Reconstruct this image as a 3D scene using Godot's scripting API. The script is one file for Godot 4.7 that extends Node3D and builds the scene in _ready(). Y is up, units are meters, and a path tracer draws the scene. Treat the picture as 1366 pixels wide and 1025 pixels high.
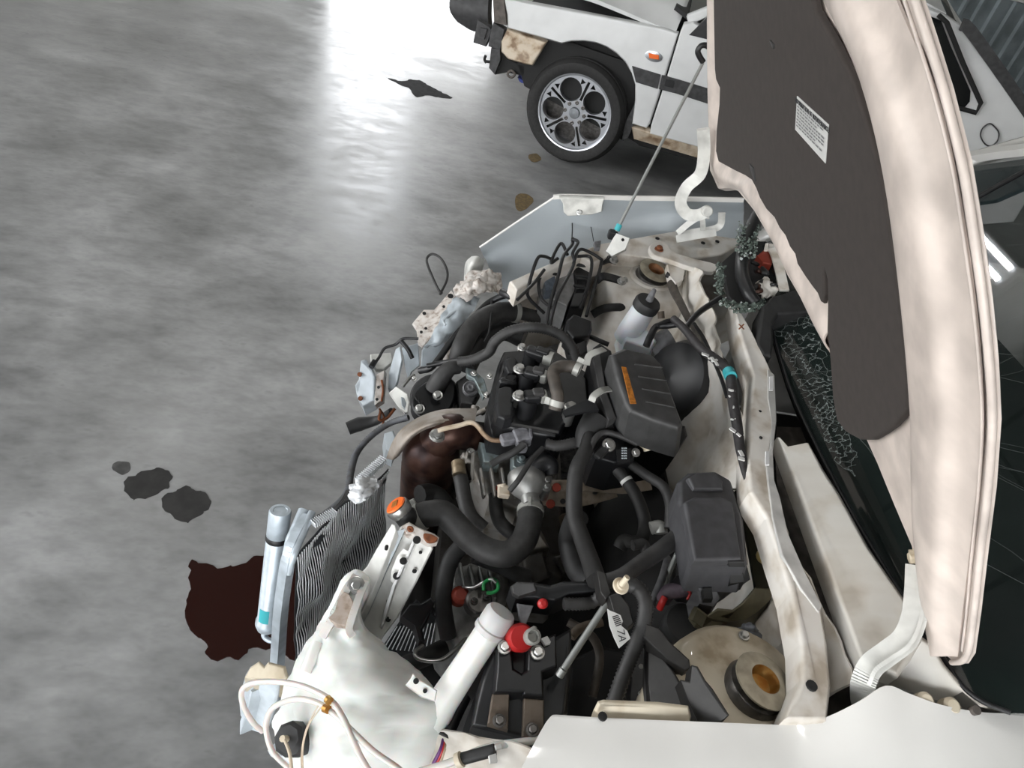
extends Node3D
# A wrecked white car with its bonnet up in a workshop, a second white car behind it.

const FOCAL := 960.0
const CAM := Vector3(-0.535, 1.777, 1.031)
var right: Vector3
var up: Vector3
var ahead: Vector3
var rng := RandomNumberGenerator.new()
var bumps := FastNoiseLite.new()
var mats := {}

# ---------------------------------------------------------------- mesh collector
class Shape:
	var v := PackedVector3Array()
	var n := PackedVector3Array()
	var t := PackedVector2Array()
	func tri(a: Vector3, b: Vector3, c: Vector3, na: Vector3, nb: Vector3, nc: Vector3, ua := Vector2.ZERO, ub := Vector2.ZERO, uc := Vector2.ZERO) -> void:
		if (b - a).cross(c - a).dot(na + nb + nc) > 0.0:
			v.append_array([a, c, b]); n.append_array([na, nc, nb]); t.append_array([ua, uc, ub])
		else:
			v.append_array([a, b, c]); n.append_array([na, nb, nc]); t.append_array([ua, ub, uc])
	func quad(a: Vector3, b: Vector3, c: Vector3, d: Vector3, na: Vector3, nb: Vector3, nc: Vector3, nd: Vector3) -> void:
		tri(a, b, c, na, nb, nc); tri(a, c, d, na, nc, nd)
	func flat(a: Vector3, b: Vector3, c: Vector3, d: Vector3, nn: Vector3) -> void:
		quad(a, b, c, d, nn, nn, nn, nn)

# ---------------------------------------------------------------- where things are
func ray(px: float, py: float) -> Vector3:
	return (ahead + right * ((px - 683.0) / FOCAL) - up * ((py - 512.5) / FOCAL)).normalized()

func P(px: float, py: float, y: float) -> Vector3:          # the spot at height y
	var d := ray(px, py)
	return CAM + d * ((y - CAM.y) / d.y)

func on_plane(px: float, py: float, p0: Vector3, nn: Vector3) -> Vector3:
	var d := ray(px, py)
	return CAM + d * ((p0 - CAM).dot(nn) / d.dot(nn))

func pts(list: Array) -> PackedVector3Array:
	var o := PackedVector3Array()
	for q in list:
		o.append(q if q is Vector3 else P(q[0], q[1], q[2]))
	return o

func level(list: Array, y: float) -> PackedVector3Array:
	var o := PackedVector3Array()
	for q in list:
		o.append(P(q[0], q[1], y))
	return o

func hood_x(y: float, z: float) -> float:
	var w := clampf((z + 0.72) / 1.28, -0.2, 1.2)
	return lerpf(0.137 - (y - 1.06) * 0.404, 0.23 - (y - 1.0) * 0.577, w)

func hood_at(px: float, py: float, lift := 0.0) -> Vector3:    # on the raised bonnet's inner panel
	var d := ray(px, py)
	var a := 0.3
	var b := 3.0
	for k in 40:
		var m := (a + b) * 0.5
		var q := CAM + d * m
		if q.x - hood_x(q.y, q.z) < 0.0: a = m
		else: b = m
	return CAM + d * a - hood_n() * lift

func hood_n() -> Vector3:                                    # away from the engine bay
	return Vector3(0.877, 0.43, 0.05).normalized()

const WS0 := Vector3(0.24, 0.93, 0.0)
func screen_n() -> Vector3:
	return Vector3(-sin(deg_to_rad(36.0)), cos(deg_to_rad(36.0)), 0.0)
func screen_at(px: float, py: float, lift := 0.0) -> Vector3:
	return on_plane(px, py, WS0, screen_n()) + screen_n() * lift

# ---------------------------------------------------------------- shapes
func smooth_path(p: PackedVector3Array, sub: int, closed := false) -> PackedVector3Array:
	var o := PackedVector3Array()
	var c := p.size()
	var last := c if closed else c - 1
	for i in last:
		var a := p[(i - 1 + c) % c] if closed or i > 0 else p[0] * 2.0 - p[1]
		var b := p[i]
		var d := p[(i + 1) % c]
		var e := p[(i + 2) % c] if closed or i + 2 < c else d * 2.0 - b
		for k in sub:
			o.append(b.cubic_interpolate(d, a, e, float(k) / sub))
	if not closed:
		o.append(p[c - 1])
	return o

func tube(m: Shape, list: Array, r, seg := 10, sub := 6, ribs := 0.0, closed := false) -> PackedVector3Array:
	var raw := pts(list)
	var p := smooth_path(raw, sub, closed) if raw.size() > 2 else raw
	if ribs > 0.0:                                             # a corrugated conduit: close rings, every other one smaller
		var q := PackedVector3Array([p[0]])
		for i in range(1, p.size()):
			var steps := int(ceil(p[i].distance_to(p[i - 1]) / ribs))
			for k in range(1, steps + 1): q.append(p[i - 1].lerp(p[i], float(k) / steps))
		p = q
	var c := p.size()
	var rr := PackedFloat32Array()
	for i in c:
		var f := float(i) / maxf(1.0, c - 1.0)
		var x: float
		if r is Array:
			var g: float = f * (r.size() - 1)
			var k := mini(int(g), r.size() - 2)
			x = lerpf(r[k], r[k + 1], g - k)
		else:
			x = r
		if ribs > 0.0 and i % 2 == 0: x *= 0.82
		rr.append(x)
	var side := Vector3.ZERO
	var rings := []
	var norms := []
	for i in c:
		var dir: Vector3
		if closed: dir = (p[(i + 1) % c] - p[(i - 1 + c) % c]).normalized()
		else: dir = (p[mini(i + 1, c - 1)] - p[maxi(i - 1, 0)]).normalized()
		if side == Vector3.ZERO:
			side = dir.cross(Vector3.UP if absf(dir.y) < 0.9 else Vector3.RIGHT).normalized()
		else:
			side = (side - dir * side.dot(dir)).normalized()
		var other := dir.cross(side)
		var ring := PackedVector3Array()
		var nr := PackedVector3Array()
		for k in seg:
			var an := TAU * k / seg
			var dn := side * cos(an) + other * sin(an)
			ring.append(p[i] + dn * rr[i]); nr.append(dn)
		rings.append(ring); norms.append(nr)
	for i in (c if closed else c - 1):
		var j := (i + 1) % c
		for k in seg:
			var l := (k + 1) % seg
			m.quad(rings[i][k], rings[i][l], rings[j][l], rings[j][k], norms[i][k], norms[i][l], norms[j][l], norms[j][k])
	if not closed:
		for e in [0, c - 1]:
			var dn: Vector3 = (p[0] - p[1] if e == 0 else p[c - 1] - p[c - 2]).normalized()
			for k in seg:
				m.tri(p[e], rings[e][k], rings[e][(k + 1) % seg], dn, dn, dn)
	return p

func frame_of(axis: Vector3) -> Array:
	var a := axis.normalized()
	var s := a.cross(Vector3.UP if absf(a.y) < 0.9 else Vector3.RIGHT).normalized()
	return [s, a.cross(s), a]

func lathe(m: Shape, o: Vector3, axis: Vector3, prof: Array, seg := 24, squash := 1.0) -> void:   # profile of [radius, height]
	var fr := frame_of(axis)
	for i in prof.size() - 1:
		var r0: float = prof[i][0]; var h0: float = prof[i][1]
		var r1: float = prof[i + 1][0]; var h1: float = prof[i + 1][1]
		var dr := r1 - r0
		var dh := h1 - h0
		if absf(dr) + absf(dh) < 1e-6: continue
		var nn := Vector2(dh, -dr).normalized()
		var na := nn
		var nb := nn
		if i > 0:
			var pv := Vector2(h0 - prof[i - 1][1], prof[i - 1][0] - r0).normalized()
			if pv.dot(nn) > 0.75: na = (pv + nn).normalized()
		if i + 2 < prof.size():
			var nv := Vector2(prof[i + 2][1] - h1, r1 - prof[i + 2][0]).normalized()
			if nv.dot(nn) > 0.75: nb = (nv + nn).normalized()
		for k in seg:
			var d0: Vector3 = fr[0] * cos(TAU * k / seg) + fr[1] * sin(TAU * k / seg) * squash
			var d1: Vector3 = fr[0] * cos(TAU * (k + 1) / seg) + fr[1] * sin(TAU * (k + 1) / seg) * squash
			var a: Vector3 = o + d0 * r0 + fr[2] * h0
			var b: Vector3 = o + d1 * r0 + fr[2] * h0
			var c: Vector3 = o + d1 * r1 + fr[2] * h1
			var d: Vector3 = o + d0 * r1 + fr[2] * h1
			var n0a: Vector3 = d0 * na.x + fr[2] * na.y
			var n1a: Vector3 = d1 * na.x + fr[2] * na.y
			var n0b: Vector3 = d0 * nb.x + fr[2] * nb.y
			var n1b: Vector3 = d1 * nb.x + fr[2] * nb.y
			if r0 < 1e-5: m.tri(a, c, d, n0b, n1b, n0b)
			elif r1 < 1e-5: m.tri(a, b, c, n0a, n1a, n1a)
			else: m.quad(a, b, c, d, n0a, n1a, n1b, n0b)

func disc_at(m: Shape, o: Vector3, axis: Vector3, r: float, h: float, bev := 0.15, seg := 20) -> void:
	var b := minf(r, h) * bev
	lathe(m, o, axis, [[0.0, 0.0], [r, 0.0], [r, h - b], [r - b, h], [0.0, h]], seg)

func bolt(m: Shape, o: Vector3, axis: Vector3, r: float) -> void:
	lathe(m, o, axis, [[0.0, 0.0], [r * 1.5, 0.0], [r * 1.4, r * 0.35], [r, r * 0.4]], 14)
	lathe(m, o + axis.normalized() * r * 0.3, axis, [[r, 0.0], [r, r * 0.8], [r * 0.8, r], [0.0, r]], 6)

func box(m: Shape, c: Vector3, b: Basis, h: Vector3, bev := 0.004) -> void:
	var e := [b.x, b.y, b.z]
	bev = minf(bev, minf(h.x, minf(h.y, h.z)) * 0.8)
	for ax in 3:
		var i := (ax + 1) % 3
		var j := (ax + 2) % 3
		for s: float in [-1.0, 1.0]:
			var nn: Vector3 = e[ax] * s
			var o: Vector3 = c + nn * h[ax]
			var u: Vector3 = e[i] * (h[i] - bev)
			var w: Vector3 = e[j] * (h[j] - bev)
			m.flat(o - u - w, o + u - w, o + u + w, o - u + w, nn)
		for s: float in [-1.0, 1.0]:
			for q: float in [-1.0, 1.0]:                        # the edge that runs along ax
				var n1: Vector3 = e[i] * s
				var n2: Vector3 = e[j] * q
				var l: Vector3 = e[ax] * (h[ax] - bev)
				var p1: Vector3 = c + n1 * h[i] + n2 * (h[j] - bev)
				var p2: Vector3 = c + n1 * (h[i] - bev) + n2 * h[j]
				m.quad(p1 - l, p1 + l, p2 + l, p2 - l, n1, n1, n2, n2)
	for sx: float in [-1.0, 1.0]:
		for sy: float in [-1.0, 1.0]:
			for sz: float in [-1.0, 1.0]:
				var s := Vector3(sx, sy, sz)
				var q := []
				for ax in 3:
					var p := c
					for k in 3: p += e[k] * s[k] * (h[k] if k == ax else h[k] - bev)
					q.append(p)
				m.tri(q[0], q[1], q[2], e[0] * sx, e[1] * sy, e[2] * sz)

func bar(m: Shape, a: Vector3, b: Vector3, w: float, h: float, hint := Vector3.UP, bev := 0.003) -> void:
	var d := (b - a).normalized()
	var s := d.cross(hint).normalized()
	box(m, (a + b) * 0.5, Basis(d, s.cross(d), s), Vector3(a.distance_to(b) * 0.5, h * 0.5, w * 0.5), bev)

func newell(p: PackedVector3Array) -> Vector3:
	var nn := Vector3.ZERO
	for i in p.size():
		nn += p[i].cross(p[(i + 1) % p.size()])
	return nn.normalized()

func slab(m: Shape, list, off: Vector3, bev := 0.004, sub := 0, shrink := 1.0, lift := -1.0) -> void:   # an outline pushed along «off», its first face bevelled
	var p: PackedVector3Array = list if list is PackedVector3Array else pts(list)
	if sub > 0: p = smooth_path(p, sub, true)
	var c := p.size()
	var nn := newell(p)
	if nn.dot(off) > 0.0: nn = -nn
	var fr := frame_of(nn)
	var flat2 := PackedVector2Array()
	for q in p: flat2.append(Vector2(q.dot(fr[0]), q.dot(fr[1])))
	var ccw := not Geometry2D.is_polygon_clockwise(flat2)
	var mid := Vector3.ZERO
	for q in p: mid += q / c
	var out := PackedVector3Array()
	for i in c:
		var e0 := (p[i] - p[(i - 1 + c) % c])
		var e1 := (p[(i + 1) % c] - p[i])
		var w0 := e0.cross(nn).normalized()
		var w1 := e1.cross(nn).normalized()
		if (w0 + w1).length() < 0.01: w1 = w0
		out.append((w0 + w1).normalized())
	var probe := p[0] + out[0] * 0.0005
	if Geometry2D.is_point_in_polygon(Vector2(probe.dot(fr[0]), probe.dot(fr[1])), flat2):
		for i in c: out[i] = -out[i]
	var top := PackedVector3Array()
	var low := PackedVector3Array()
	var foot := PackedVector3Array()
	var tri2 := PackedVector2Array()
	for i in c:
		top.append(p[i] - out[i] * bev)
		low.append(p[i] - nn * bev)
		foot.append(mid + off + (p[i] - mid) * shrink)
		tri2.append(Vector2(top[i].dot(fr[0]), top[i].dot(fr[1])))
	var ix := Geometry2D.triangulate_polygon(tri2)
	if ix.is_empty(): ix = Geometry2D.triangulate_polygon(flat2)
	for k in range(0, ix.size(), 3):
		if lift >= 0.0: on_hood(m, top[ix[k]], top[ix[k + 1]], top[ix[k + 2]], nn, lift, 5)
		else: m.tri(top[ix[k]], top[ix[k + 1]], top[ix[k + 2]], nn, nn, nn)
		if lift >= 0.0: on_hood(m, foot[ix[k]], foot[ix[k + 1]], foot[ix[k + 2]], -nn, lift - off.length(), 5)
		else: m.tri(foot[ix[k]], foot[ix[k + 1]], foot[ix[k + 2]], -nn, -nn, -nn)
	for i in c:
		var j := (i + 1) % c
		var w := (p[j] - p[i]).cross(nn).normalized()
		if w.dot(out[i] + out[j]) < 0.0: w = -w
		var wi := out[i] if sub > 0 else w
		var wj := out[j] if sub > 0 else w
		m.quad(top[i], top[j], low[j], low[i], nn, nn, wj, wi)
		m.quad(low[i], low[j], foot[j], foot[i], wi, wj, wj, wi)

func on_hood(m: Shape, a: Vector3, b: Vector3, c: Vector3, nn: Vector3, lift: float, deep: int) -> void:   # split until it follows the bonnet's twist
	var lab := a.distance_to(b)
	var lbc := b.distance_to(c)
	var lca := c.distance_to(a)
	var most := maxf(lab, maxf(lbc, lca))
	if most < 0.05 or deep > 16:
		m.tri(a, b, c, nn, nn, nn)
		return
	var fit := func(q: Vector3) -> Vector3:
		return Vector3(hood_x(q.y + hood_n().y * lift, q.z + hood_n().z * lift) - hood_n().x * lift, q.y, q.z)
	if lab == most:
		var q: Vector3 = fit.call((a + b) * 0.5)
		on_hood(m, a, q, c, nn, lift, deep + 1); on_hood(m, q, b, c, nn, lift, deep + 1)
	elif lbc == most:
		var q: Vector3 = fit.call((b + c) * 0.5)
		on_hood(m, a, b, q, nn, lift, deep + 1); on_hood(m, a, q, c, nn, lift, deep + 1)
	else:
		var q: Vector3 = fit.call((c + a) * 0.5)
		on_hood(m, a, b, q, nn, lift, deep + 1); on_hood(m, q, b, c, nn, lift, deep + 1)

func sheet(m: Shape, rows: Array, sub := 4, thick := 0.002, amp := 0.0, freq := 12.0) -> void:   # a curved panel through a grid of points
	var g := []
	for r in rows: g.append(smooth_path(r if r is PackedVector3Array else pts(r), sub))
	var cols: int = g[0].size()
	var full := []
	for k in cols:
		var line := PackedVector3Array()
		for r in g: line.append(r[k])
		full.append(smooth_path(line, sub) if line.size() > 2 else smooth_path(PackedVector3Array([line[0], line[0].lerp(line[1], 0.5), line[1]]), sub))
	var rc: int = full[0].size()
	var nm := []
	for pass_no in 2:
		nm = []
		for k in cols:
			var ln := PackedVector3Array()
			for i in rc:
				var du: Vector3 = full[mini(k + 1, cols - 1)][i] - full[maxi(k - 1, 0)][i]
				var dv: Vector3 = full[k][mini(i + 1, rc - 1)] - full[k][maxi(i - 1, 0)]
				ln.append(du.cross(dv).normalized())
			nm.append(ln)
		if pass_no == 0:
			if amp == 0.0: break
			for k in cols:
				for i in rc:
					var q: Vector3 = full[k][i] * freq
					full[k][i] += nm[k][i] * amp * bumps.get_noise_3d(q.x, q.y, q.z)
	for k in cols - 1:
		for i in rc - 1:
			var a: Vector3 = full[k][i]; var b: Vector3 = full[k + 1][i]; var c: Vector3 = full[k + 1][i + 1]; var d: Vector3 = full[k][i + 1]
			var na: Vector3 = nm[k][i]; var nb: Vector3 = nm[k + 1][i]; var nc: Vector3 = nm[k + 1][i + 1]; var nd: Vector3 = nm[k][i + 1]
			m.quad(a, b, c, d, na, nb, nc, nd)
			m.quad(a - na * thick, b - nb * thick, c - nc * thick, d - nd * thick, -na, -nb, -nc, -nd)
	for k in cols - 1:
		for i: int in [0, rc - 1]:
			var w: Vector3 = (full[k][i] - full[k][1 if i == 0 else rc - 2]).normalized()
			m.flat(full[k][i], full[k + 1][i], full[k + 1][i] - nm[k + 1][i] * thick, full[k][i] - nm[k][i] * thick, w)
	for i in rc - 1:
		for k: int in [0, cols - 1]:
			var w: Vector3 = (full[k][i] - full[1 if k == 0 else cols - 2][i]).normalized()
			m.flat(full[k][i], full[k][i + 1], full[k][i + 1] - nm[k][i + 1] * thick, full[k][i] - nm[k][i] * thick, w)

func strap(m: Shape, list: Array, facing: Vector3, w, thick := 0.003, sub := 6) -> void:   # a flat bent strip
	var raw := pts(list)
	var p := smooth_path(raw, sub) if raw.size() > 2 else raw
	var a := PackedVector3Array()
	var b := PackedVector3Array()
	for i in p.size():
		var dir := (p[mini(i + 1, p.size() - 1)] - p[maxi(i - 1, 0)]).normalized()
		var s := dir.cross(facing).normalized()
		var f := float(i) / (p.size() - 1)
		var ww: float = lerpf(w[0], w[1], f) if w is Array else w
		a.append(p[i] + s * ww * 0.5); b.append(p[i] - s * ww * 0.5)
	for i in p.size() - 1:
		var nn := (a[i + 1] - a[i]).cross(b[i] - a[i]).normalized()
		var t := nn * thick * 0.5
		m.flat(a[i] + t, a[i + 1] + t, b[i + 1] + t, b[i] + t, nn)
		m.flat(a[i] - t, a[i + 1] - t, b[i + 1] - t, b[i] - t, -nn)
		var sd := (a[i] - b[i]).normalized()
		m.flat(a[i] + t, a[i + 1] + t, a[i + 1] - t, a[i] - t, sd)
		m.flat(b[i] + t, b[i + 1] + t, b[i + 1] - t, b[i] - t, -sd)
		for e in ([0] if i == 0 else []) + ([i + 1] if i == p.size() - 2 else []):
			m.flat(a[e] + t, b[e] + t, b[e] - t, a[e] - t, (p[e] - p[e + 1 if e == 0 else e - 1]).normalized())

func clamp_ring(m: Shape, o: Vector3, axis: Vector3, r: float, w := 0.012) -> void:
	lathe(m, o - axis.normalized() * w * 0.5, axis, [[r, 0.0], [r + 0.002, 0.0], [r + 0.002, w], [r, w], [r, 0.0]], 22)
	var s: Vector3 = up - axis.normalized() * up.dot(axis.normalized())
	s = s.normalized()
	box(m, o + s * (r + 0.006), Basis(axis.normalized(), s, axis.normalized().cross(s)), Vector3(w * 0.6, 0.006, 0.003), 0.001)

# ---------------------------------------------------------------- nodes
func thing(called: String, label: String, category: String, at := Vector3.ZERO, group := "") -> Node3D:
	var o := Node3D.new()
	o.name = called
	add_child(o, true)
	o.position = at
	o.set_meta("label", label)
	o.set_meta("category", category)
	if group: o.set_meta("group", group)
	return o

func put(called: String, m: Shape, mat: Material, parent: Node3D = null, label := "") -> MeshInstance3D:
	var o := MeshInstance3D.new()
	o.name = called
	var host: Node3D = parent if parent else self
	var k: Node = parent
	var world := Transform3D()
	while k and k != self:
		world = (k as Node3D).transform * world
		k = k.get_parent()
	var inv := world.affine_inverse()
	if parent == null:
		var lo := m.v[0]
		var hi := m.v[0]
		for q in m.v:
			lo = lo.min(q); hi = hi.max(q)
		o.position = Vector3((lo.x + hi.x) * 0.5, lo.y, (lo.z + hi.z) * 0.5)
		inv = Transform3D(Basis(), -o.position)
	var arr := []
	arr.resize(Mesh.ARRAY_MAX)
	arr[Mesh.ARRAY_VERTEX] = inv * m.v
	var nn := PackedVector3Array()
	for q in m.n: nn.append((inv.basis * q).normalized())
	arr[Mesh.ARRAY_NORMAL] = nn
	arr[Mesh.ARRAY_TEX_UV] = m.t
	var am := ArrayMesh.new()
	am.add_surface_from_arrays(Mesh.PRIMITIVE_TRIANGLES, arr)
	am.surface_set_material(0, mat)
	o.mesh = am
	host.add_child(o, true)
	if label: o.set_meta("label", label)
	return o

func tag(o: Node3D, label: String, category := "", group := "", kind := "") -> Node3D:
	if label: o.set_meta("label", label)
	if category: o.set_meta("category", category)
	if group: o.set_meta("group", group)
	if kind: o.set_meta("kind", kind)
	return o

func letters(called: String, words: String, parent: Node3D, o: Vector3, along: Vector3, high: Vector3, size: float, mat: Material, bold := false) -> void:
	var tm := TextMesh.new()
	var f := SystemFont.new()
	f.font_names = PackedStringArray(["Droid Sans"])
	if bold: f.font_weight = 700
	tm.font = f
	tm.text = words
	tm.font_size = 32
	tm.pixel_size = size / 32.0
	tm.depth = 0.0004
	tm.material = mat
	var i := MeshInstance3D.new()
	i.name = called
	i.mesh = tm
	parent.add_child(i, true)
	var x := along.normalized()
	var y := (high - x * high.dot(x)).normalized()
	var w := Transform3D()
	var k: Node = parent
	while k and k != self:
		w = (k as Node3D).transform * w
		k = k.get_parent()
	i.transform = w.affine_inverse() * Transform3D(Basis(x, y, x.cross(y)), o)

# ---------------------------------------------------------------- materials
func speckle(freq: float, lo: float, hi: float, octaves := 4, seed_no := 1, side := 256) -> NoiseTexture2D:
	var nz := FastNoiseLite.new()
	nz.noise_type = FastNoiseLite.TYPE_SIMPLEX_SMOOTH
	nz.frequency = freq
	nz.fractal_octaves = octaves
	nz.seed = seed_no
	var t := NoiseTexture2D.new()
	t.width = side; t.height = side
	t.seamless = true
	t.noise = nz
	var g := Gradient.new()
	g.offsets = PackedFloat32Array([0.15, 0.75])
	g.colors = PackedColorArray([Color(lo, lo, lo), Color(hi, hi, hi)])
	t.color_ramp = g
	return t

func paint(called: String, c: Color, rough: float, metal := 0.0, dirt: Texture2D = null, scale := 3.0, coat := 0.0) -> StandardMaterial3D:
	var m := StandardMaterial3D.new()
	m.resource_name = called
	m.albedo_color = c
	m.roughness = rough
	m.metallic = metal
	if dirt:
		m.albedo_texture = dirt
		m.uv1_triplanar = true
		m.uv1_world_triplanar = true
		m.uv1_scale = Vector3.ONE * scale
	if coat > 0.0:
		m.clearcoat_enabled = true
		m.clearcoat = coat
		m.clearcoat_roughness = 0.06
	mats[called] = m
	return m

func stained(lo: Color, mid: Color, hi: Color, freq: float, seed_no: int, offs := [0.25, 0.5, 0.7]) -> NoiseTexture2D:
	var t := speckle(freq, 0, 1, 5, seed_no)
	var g := Gradient.new()
	g.offsets = PackedFloat32Array(offs)
	g.colors = PackedColorArray([lo, mid, hi])
	t.color_ramp = g
	return t

func make_materials() -> void:
	var grime := speckle(0.012, 0.82, 1.0, 5, 3)
	var heavy := stained(Color(0.78, 0.74, 0.69), Color(0.94, 0.925, 0.905), Color(1, 1, 1), 0.014, 8, [0.15, 0.4, 0.62])
	var dust := speckle(0.02, 0.7, 1.0, 5, 5)
	paint("white", Color(0.87, 0.865, 0.85), 0.4, 0.0, speckle(0.01, 0.96, 1.0, 3, 9), 2.0, 0.7)
	paint("far_white", Color(0.84, 0.845, 0.845), 0.38, 0.0, speckle(0.01, 0.95, 1.0, 3, 12), 2.0, 0.6)
	paint("hood_white", Color(0.86, 0.81, 0.775), 0.5, 0.0, grime, 3.0, 0.25)
	paint("bay_white", Color(0.85, 0.835, 0.81), 0.5, 0.0, heavy, 3.0, 0.2)
	paint("cowl_white", Color(0.79, 0.78, 0.755), 0.45, 0.0, heavy, 2.0, 0.25)
	paint("cowl_grey", Color(0.36, 0.335, 0.315), 0.7, 0.0, dust, 4.0)  # dusty grey, darkened so the cowl trough carries its own shade
	paint("primer", Color(0.66, 0.69, 0.71), 0.5, 0.0, speckle(0.008, 0.95, 1.0, 2, 88), 2.0, 0.15)
	paint("bracket_blue", Color(0.73, 0.765, 0.79), 0.45, 0.0, grime, 5.0, 0.2)
	paint("bracket_white", Color(0.86, 0.86, 0.84), 0.42, 0.0, grime, 5.0, 0.2)
	paint("crumpled_white", Color(0.82, 0.8, 0.78), 0.5, 0.0, stained(Color(0.55, 0.47, 0.42), Color(0.92, 0.9, 0.88), Color(1, 1, 1), 0.03, 21, [0.18, 0.36, 0.6]), 6.0)
	paint("black", Color(0.105, 0.107, 0.115), 0.42, 0.0, dust, 6.0)
	paint("dull_black", Color(0.145, 0.145, 0.147), 0.6, 0.0, dust, 6.0)
	paint("dusty_black", Color(0.235, 0.232, 0.232), 0.55, 0.0, dust, 5.0)
	paint("rubber", Color(0.155, 0.153, 0.152), 0.62, 0.0, dust, 8.0)
	paint("hose", Color(0.2, 0.198, 0.197), 0.58, 0.0, dust, 8.0)
	paint("deep", Color(0.1, 0.096, 0.093), 0.75, 0.0, dust, 4.0)
	paint("aluminium", Color(0.78, 0.8, 0.82), 0.38, 0.75, grime, 6.0)
	paint("pale_alu", Color(0.72, 0.76, 0.79), 0.42, 0.35, grime, 6.0)
	paint("cast", Color(0.6, 0.59, 0.575), 0.55, 0.4, heavy, 8.0)
	paint("steel", Color(0.7, 0.7, 0.69), 0.32, 0.9)
	paint("dark_steel", Color(0.4, 0.39, 0.38), 0.4, 0.8, dust, 8.0)
	paint("rust", Color(0.5, 0.29, 0.17), 0.8, 0.1, dust, 12.0)
	paint("gold", Color(0.72, 0.6, 0.38), 0.4, 0.75, stained(Color(0.9, 0.72, 0.5), Color(0.96, 0.9, 0.8), Color(1, 1, 1), 0.02, 31), 6.0)
	paint("cat_brown", Color(0.29, 0.215, 0.19), 0.42, 0.55, stained(Color(0.5, 0.4, 0.45), Color(0.85, 0.75, 0.7), Color(1, 0.95, 0.9), 0.012, 33), 6.0)
	paint("heat_shield", Color(0.6, 0.57, 0.54), 0.5, 0.3, heavy, 6.0)
	paint("felt", Color(0.235, 0.212, 0.2), 0.92, 0.0, speckle(0.03, 0.9, 1.0, 5, 40), 5.0)
	paint("bottle_white", Color(0.86, 0.86, 0.845), 0.38, 0.0, speckle(0.01, 0.94, 1.0, 3, 41), 4.0)
	mats.bottle_white.subsurf_scatter_enabled = true
	mats.bottle_white.subsurf_scatter_strength = 0.25
	paint("bottle_grey", Color(0.72, 0.72, 0.72), 0.4)
	mats.bottle_grey.subsurf_scatter_enabled = true
	mats.bottle_grey.subsurf_scatter_strength = 0.25
	paint("orange", Color(0.93, 0.42, 0.13), 0.45)
	paint("red", Color(0.64, 0.1, 0.1), 0.42)
	paint("dull_red", Color(0.55, 0.2, 0.13), 0.6)
	paint("green", Color(0.1, 0.55, 0.28), 0.4)
	paint("teal", Color(0.2, 0.62, 0.65), 0.5)
	paint("sticker_orange", Color(0.68, 0.42, 0.13), 0.5, 0.0, dust, 20.0)
	paint("paper", Color(0.8, 0.8, 0.79), 0.6)
	paint("ink", Color(0.16, 0.16, 0.17), 0.6)
	paint("pale_ink", Color(0.45, 0.45, 0.46), 0.6)
	paint("white_print", Color(0.75, 0.78, 0.8), 0.6)
	paint("grey_plastic", Color(0.42, 0.42, 0.43), 0.55, 0.0, dust, 8.0)
	paint("clear_tube", Color(0.76, 0.76, 0.74), 0.25)
	mats.clear_tube.subsurf_scatter_enabled = true
	mats.clear_tube.subsurf_scatter_strength = 0.4
	paint("shard", Color(0.36, 0.4, 0.375), 0.12, 0.0)
	mats.shard.specular_mode = BaseMaterial3D.SPECULAR_SCHLICK_GGX
	paint("crack", Color(0.5, 0.525, 0.52), 0.35)
	var gl := paint("glass", Color(0.1, 0.15, 0.14, 0.3), 0.02)
	gl.transparency = BaseMaterial3D.TRANSPARENCY_ALPHA
	paint("dark_glass", Color(0.05, 0.06, 0.065), 0.05)
	paint("tyre", Color(0.15, 0.148, 0.147), 0.75, 0.0, dust, 8.0)
	paint("rim", Color(0.72, 0.73, 0.75), 0.3, 0.85)
	paint("bumper_black", Color(0.25, 0.25, 0.255), 0.6, 0.0, dust, 5.0)
	paint("beige", Color(0.78, 0.73, 0.66), 0.55, 0.0, stained(Color(0.62, 0.54, 0.47), Color(0.93, 0.9, 0.86), Color(1, 1, 1), 0.014, 51, [0.2, 0.42, 0.6]), 3.0)
	paint("far_dark", Color(0.1, 0.1, 0.1), 0.8)
	paint("blue", Color(0.13, 0.2, 0.5), 0.4)
	paint("wall_sheet", Color(0.55, 0.59, 0.61), 0.45, 0.3, grime, 1.0)
	paint("wall_plain", Color(0.74, 0.74, 0.72), 0.8, 0.0, grime, 0.4)
	paint("ceiling", Color(0.5, 0.52, 0.52), 0.7, 0.0, grime, 0.5)
	paint("ceiling_bar", Color(0.22, 0.23, 0.23), 0.6)
	paint("ground", Color(0.6, 0.59, 0.56), 0.9, 0.0, grime, 0.2)
	paint("oil", Color(0.17, 0.165, 0.16), 0.55, 0.0, dust, 3.0)
	paint("coolant", Color(0.16, 0.075, 0.06), 0.12)
	paint("oil_pale", Color(0.33, 0.328, 0.325), 0.4, 0.0, dust, 3.0)
	paint("old_paint", Color(0.45, 0.36, 0.17), 0.6, 0.0, dust, 9.0)
	paint("beige_white", Color(0.8, 0.76, 0.68), 0.5, 0.0, heavy, 4.0, 0.2)
	paint("rusty_mount", Color(0.72, 0.68, 0.6), 0.5, 0.3, stained(Color(0.8, 0.62, 0.45), Color(0.92, 0.88, 0.8), Color(1, 1, 1), 0.02, 61), 6.0)
	paint("shade_strip", Color(0.3, 0.37, 0.4), 0.3)
	paint("fin_dark", Color(0.2, 0.21, 0.22), 0.6, 0.1, dust, 8.0)
	paint("fin_light", Color(0.84, 0.85, 0.86), 0.4, 0.2)
	paint("cable_grey", Color(0.36, 0.37, 0.39), 0.6, 0.0, heavy, 8.0)
	paint("cast_dark", Color(0.27, 0.262, 0.25), 0.6, 0.4, heavy, 8.0)
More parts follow.
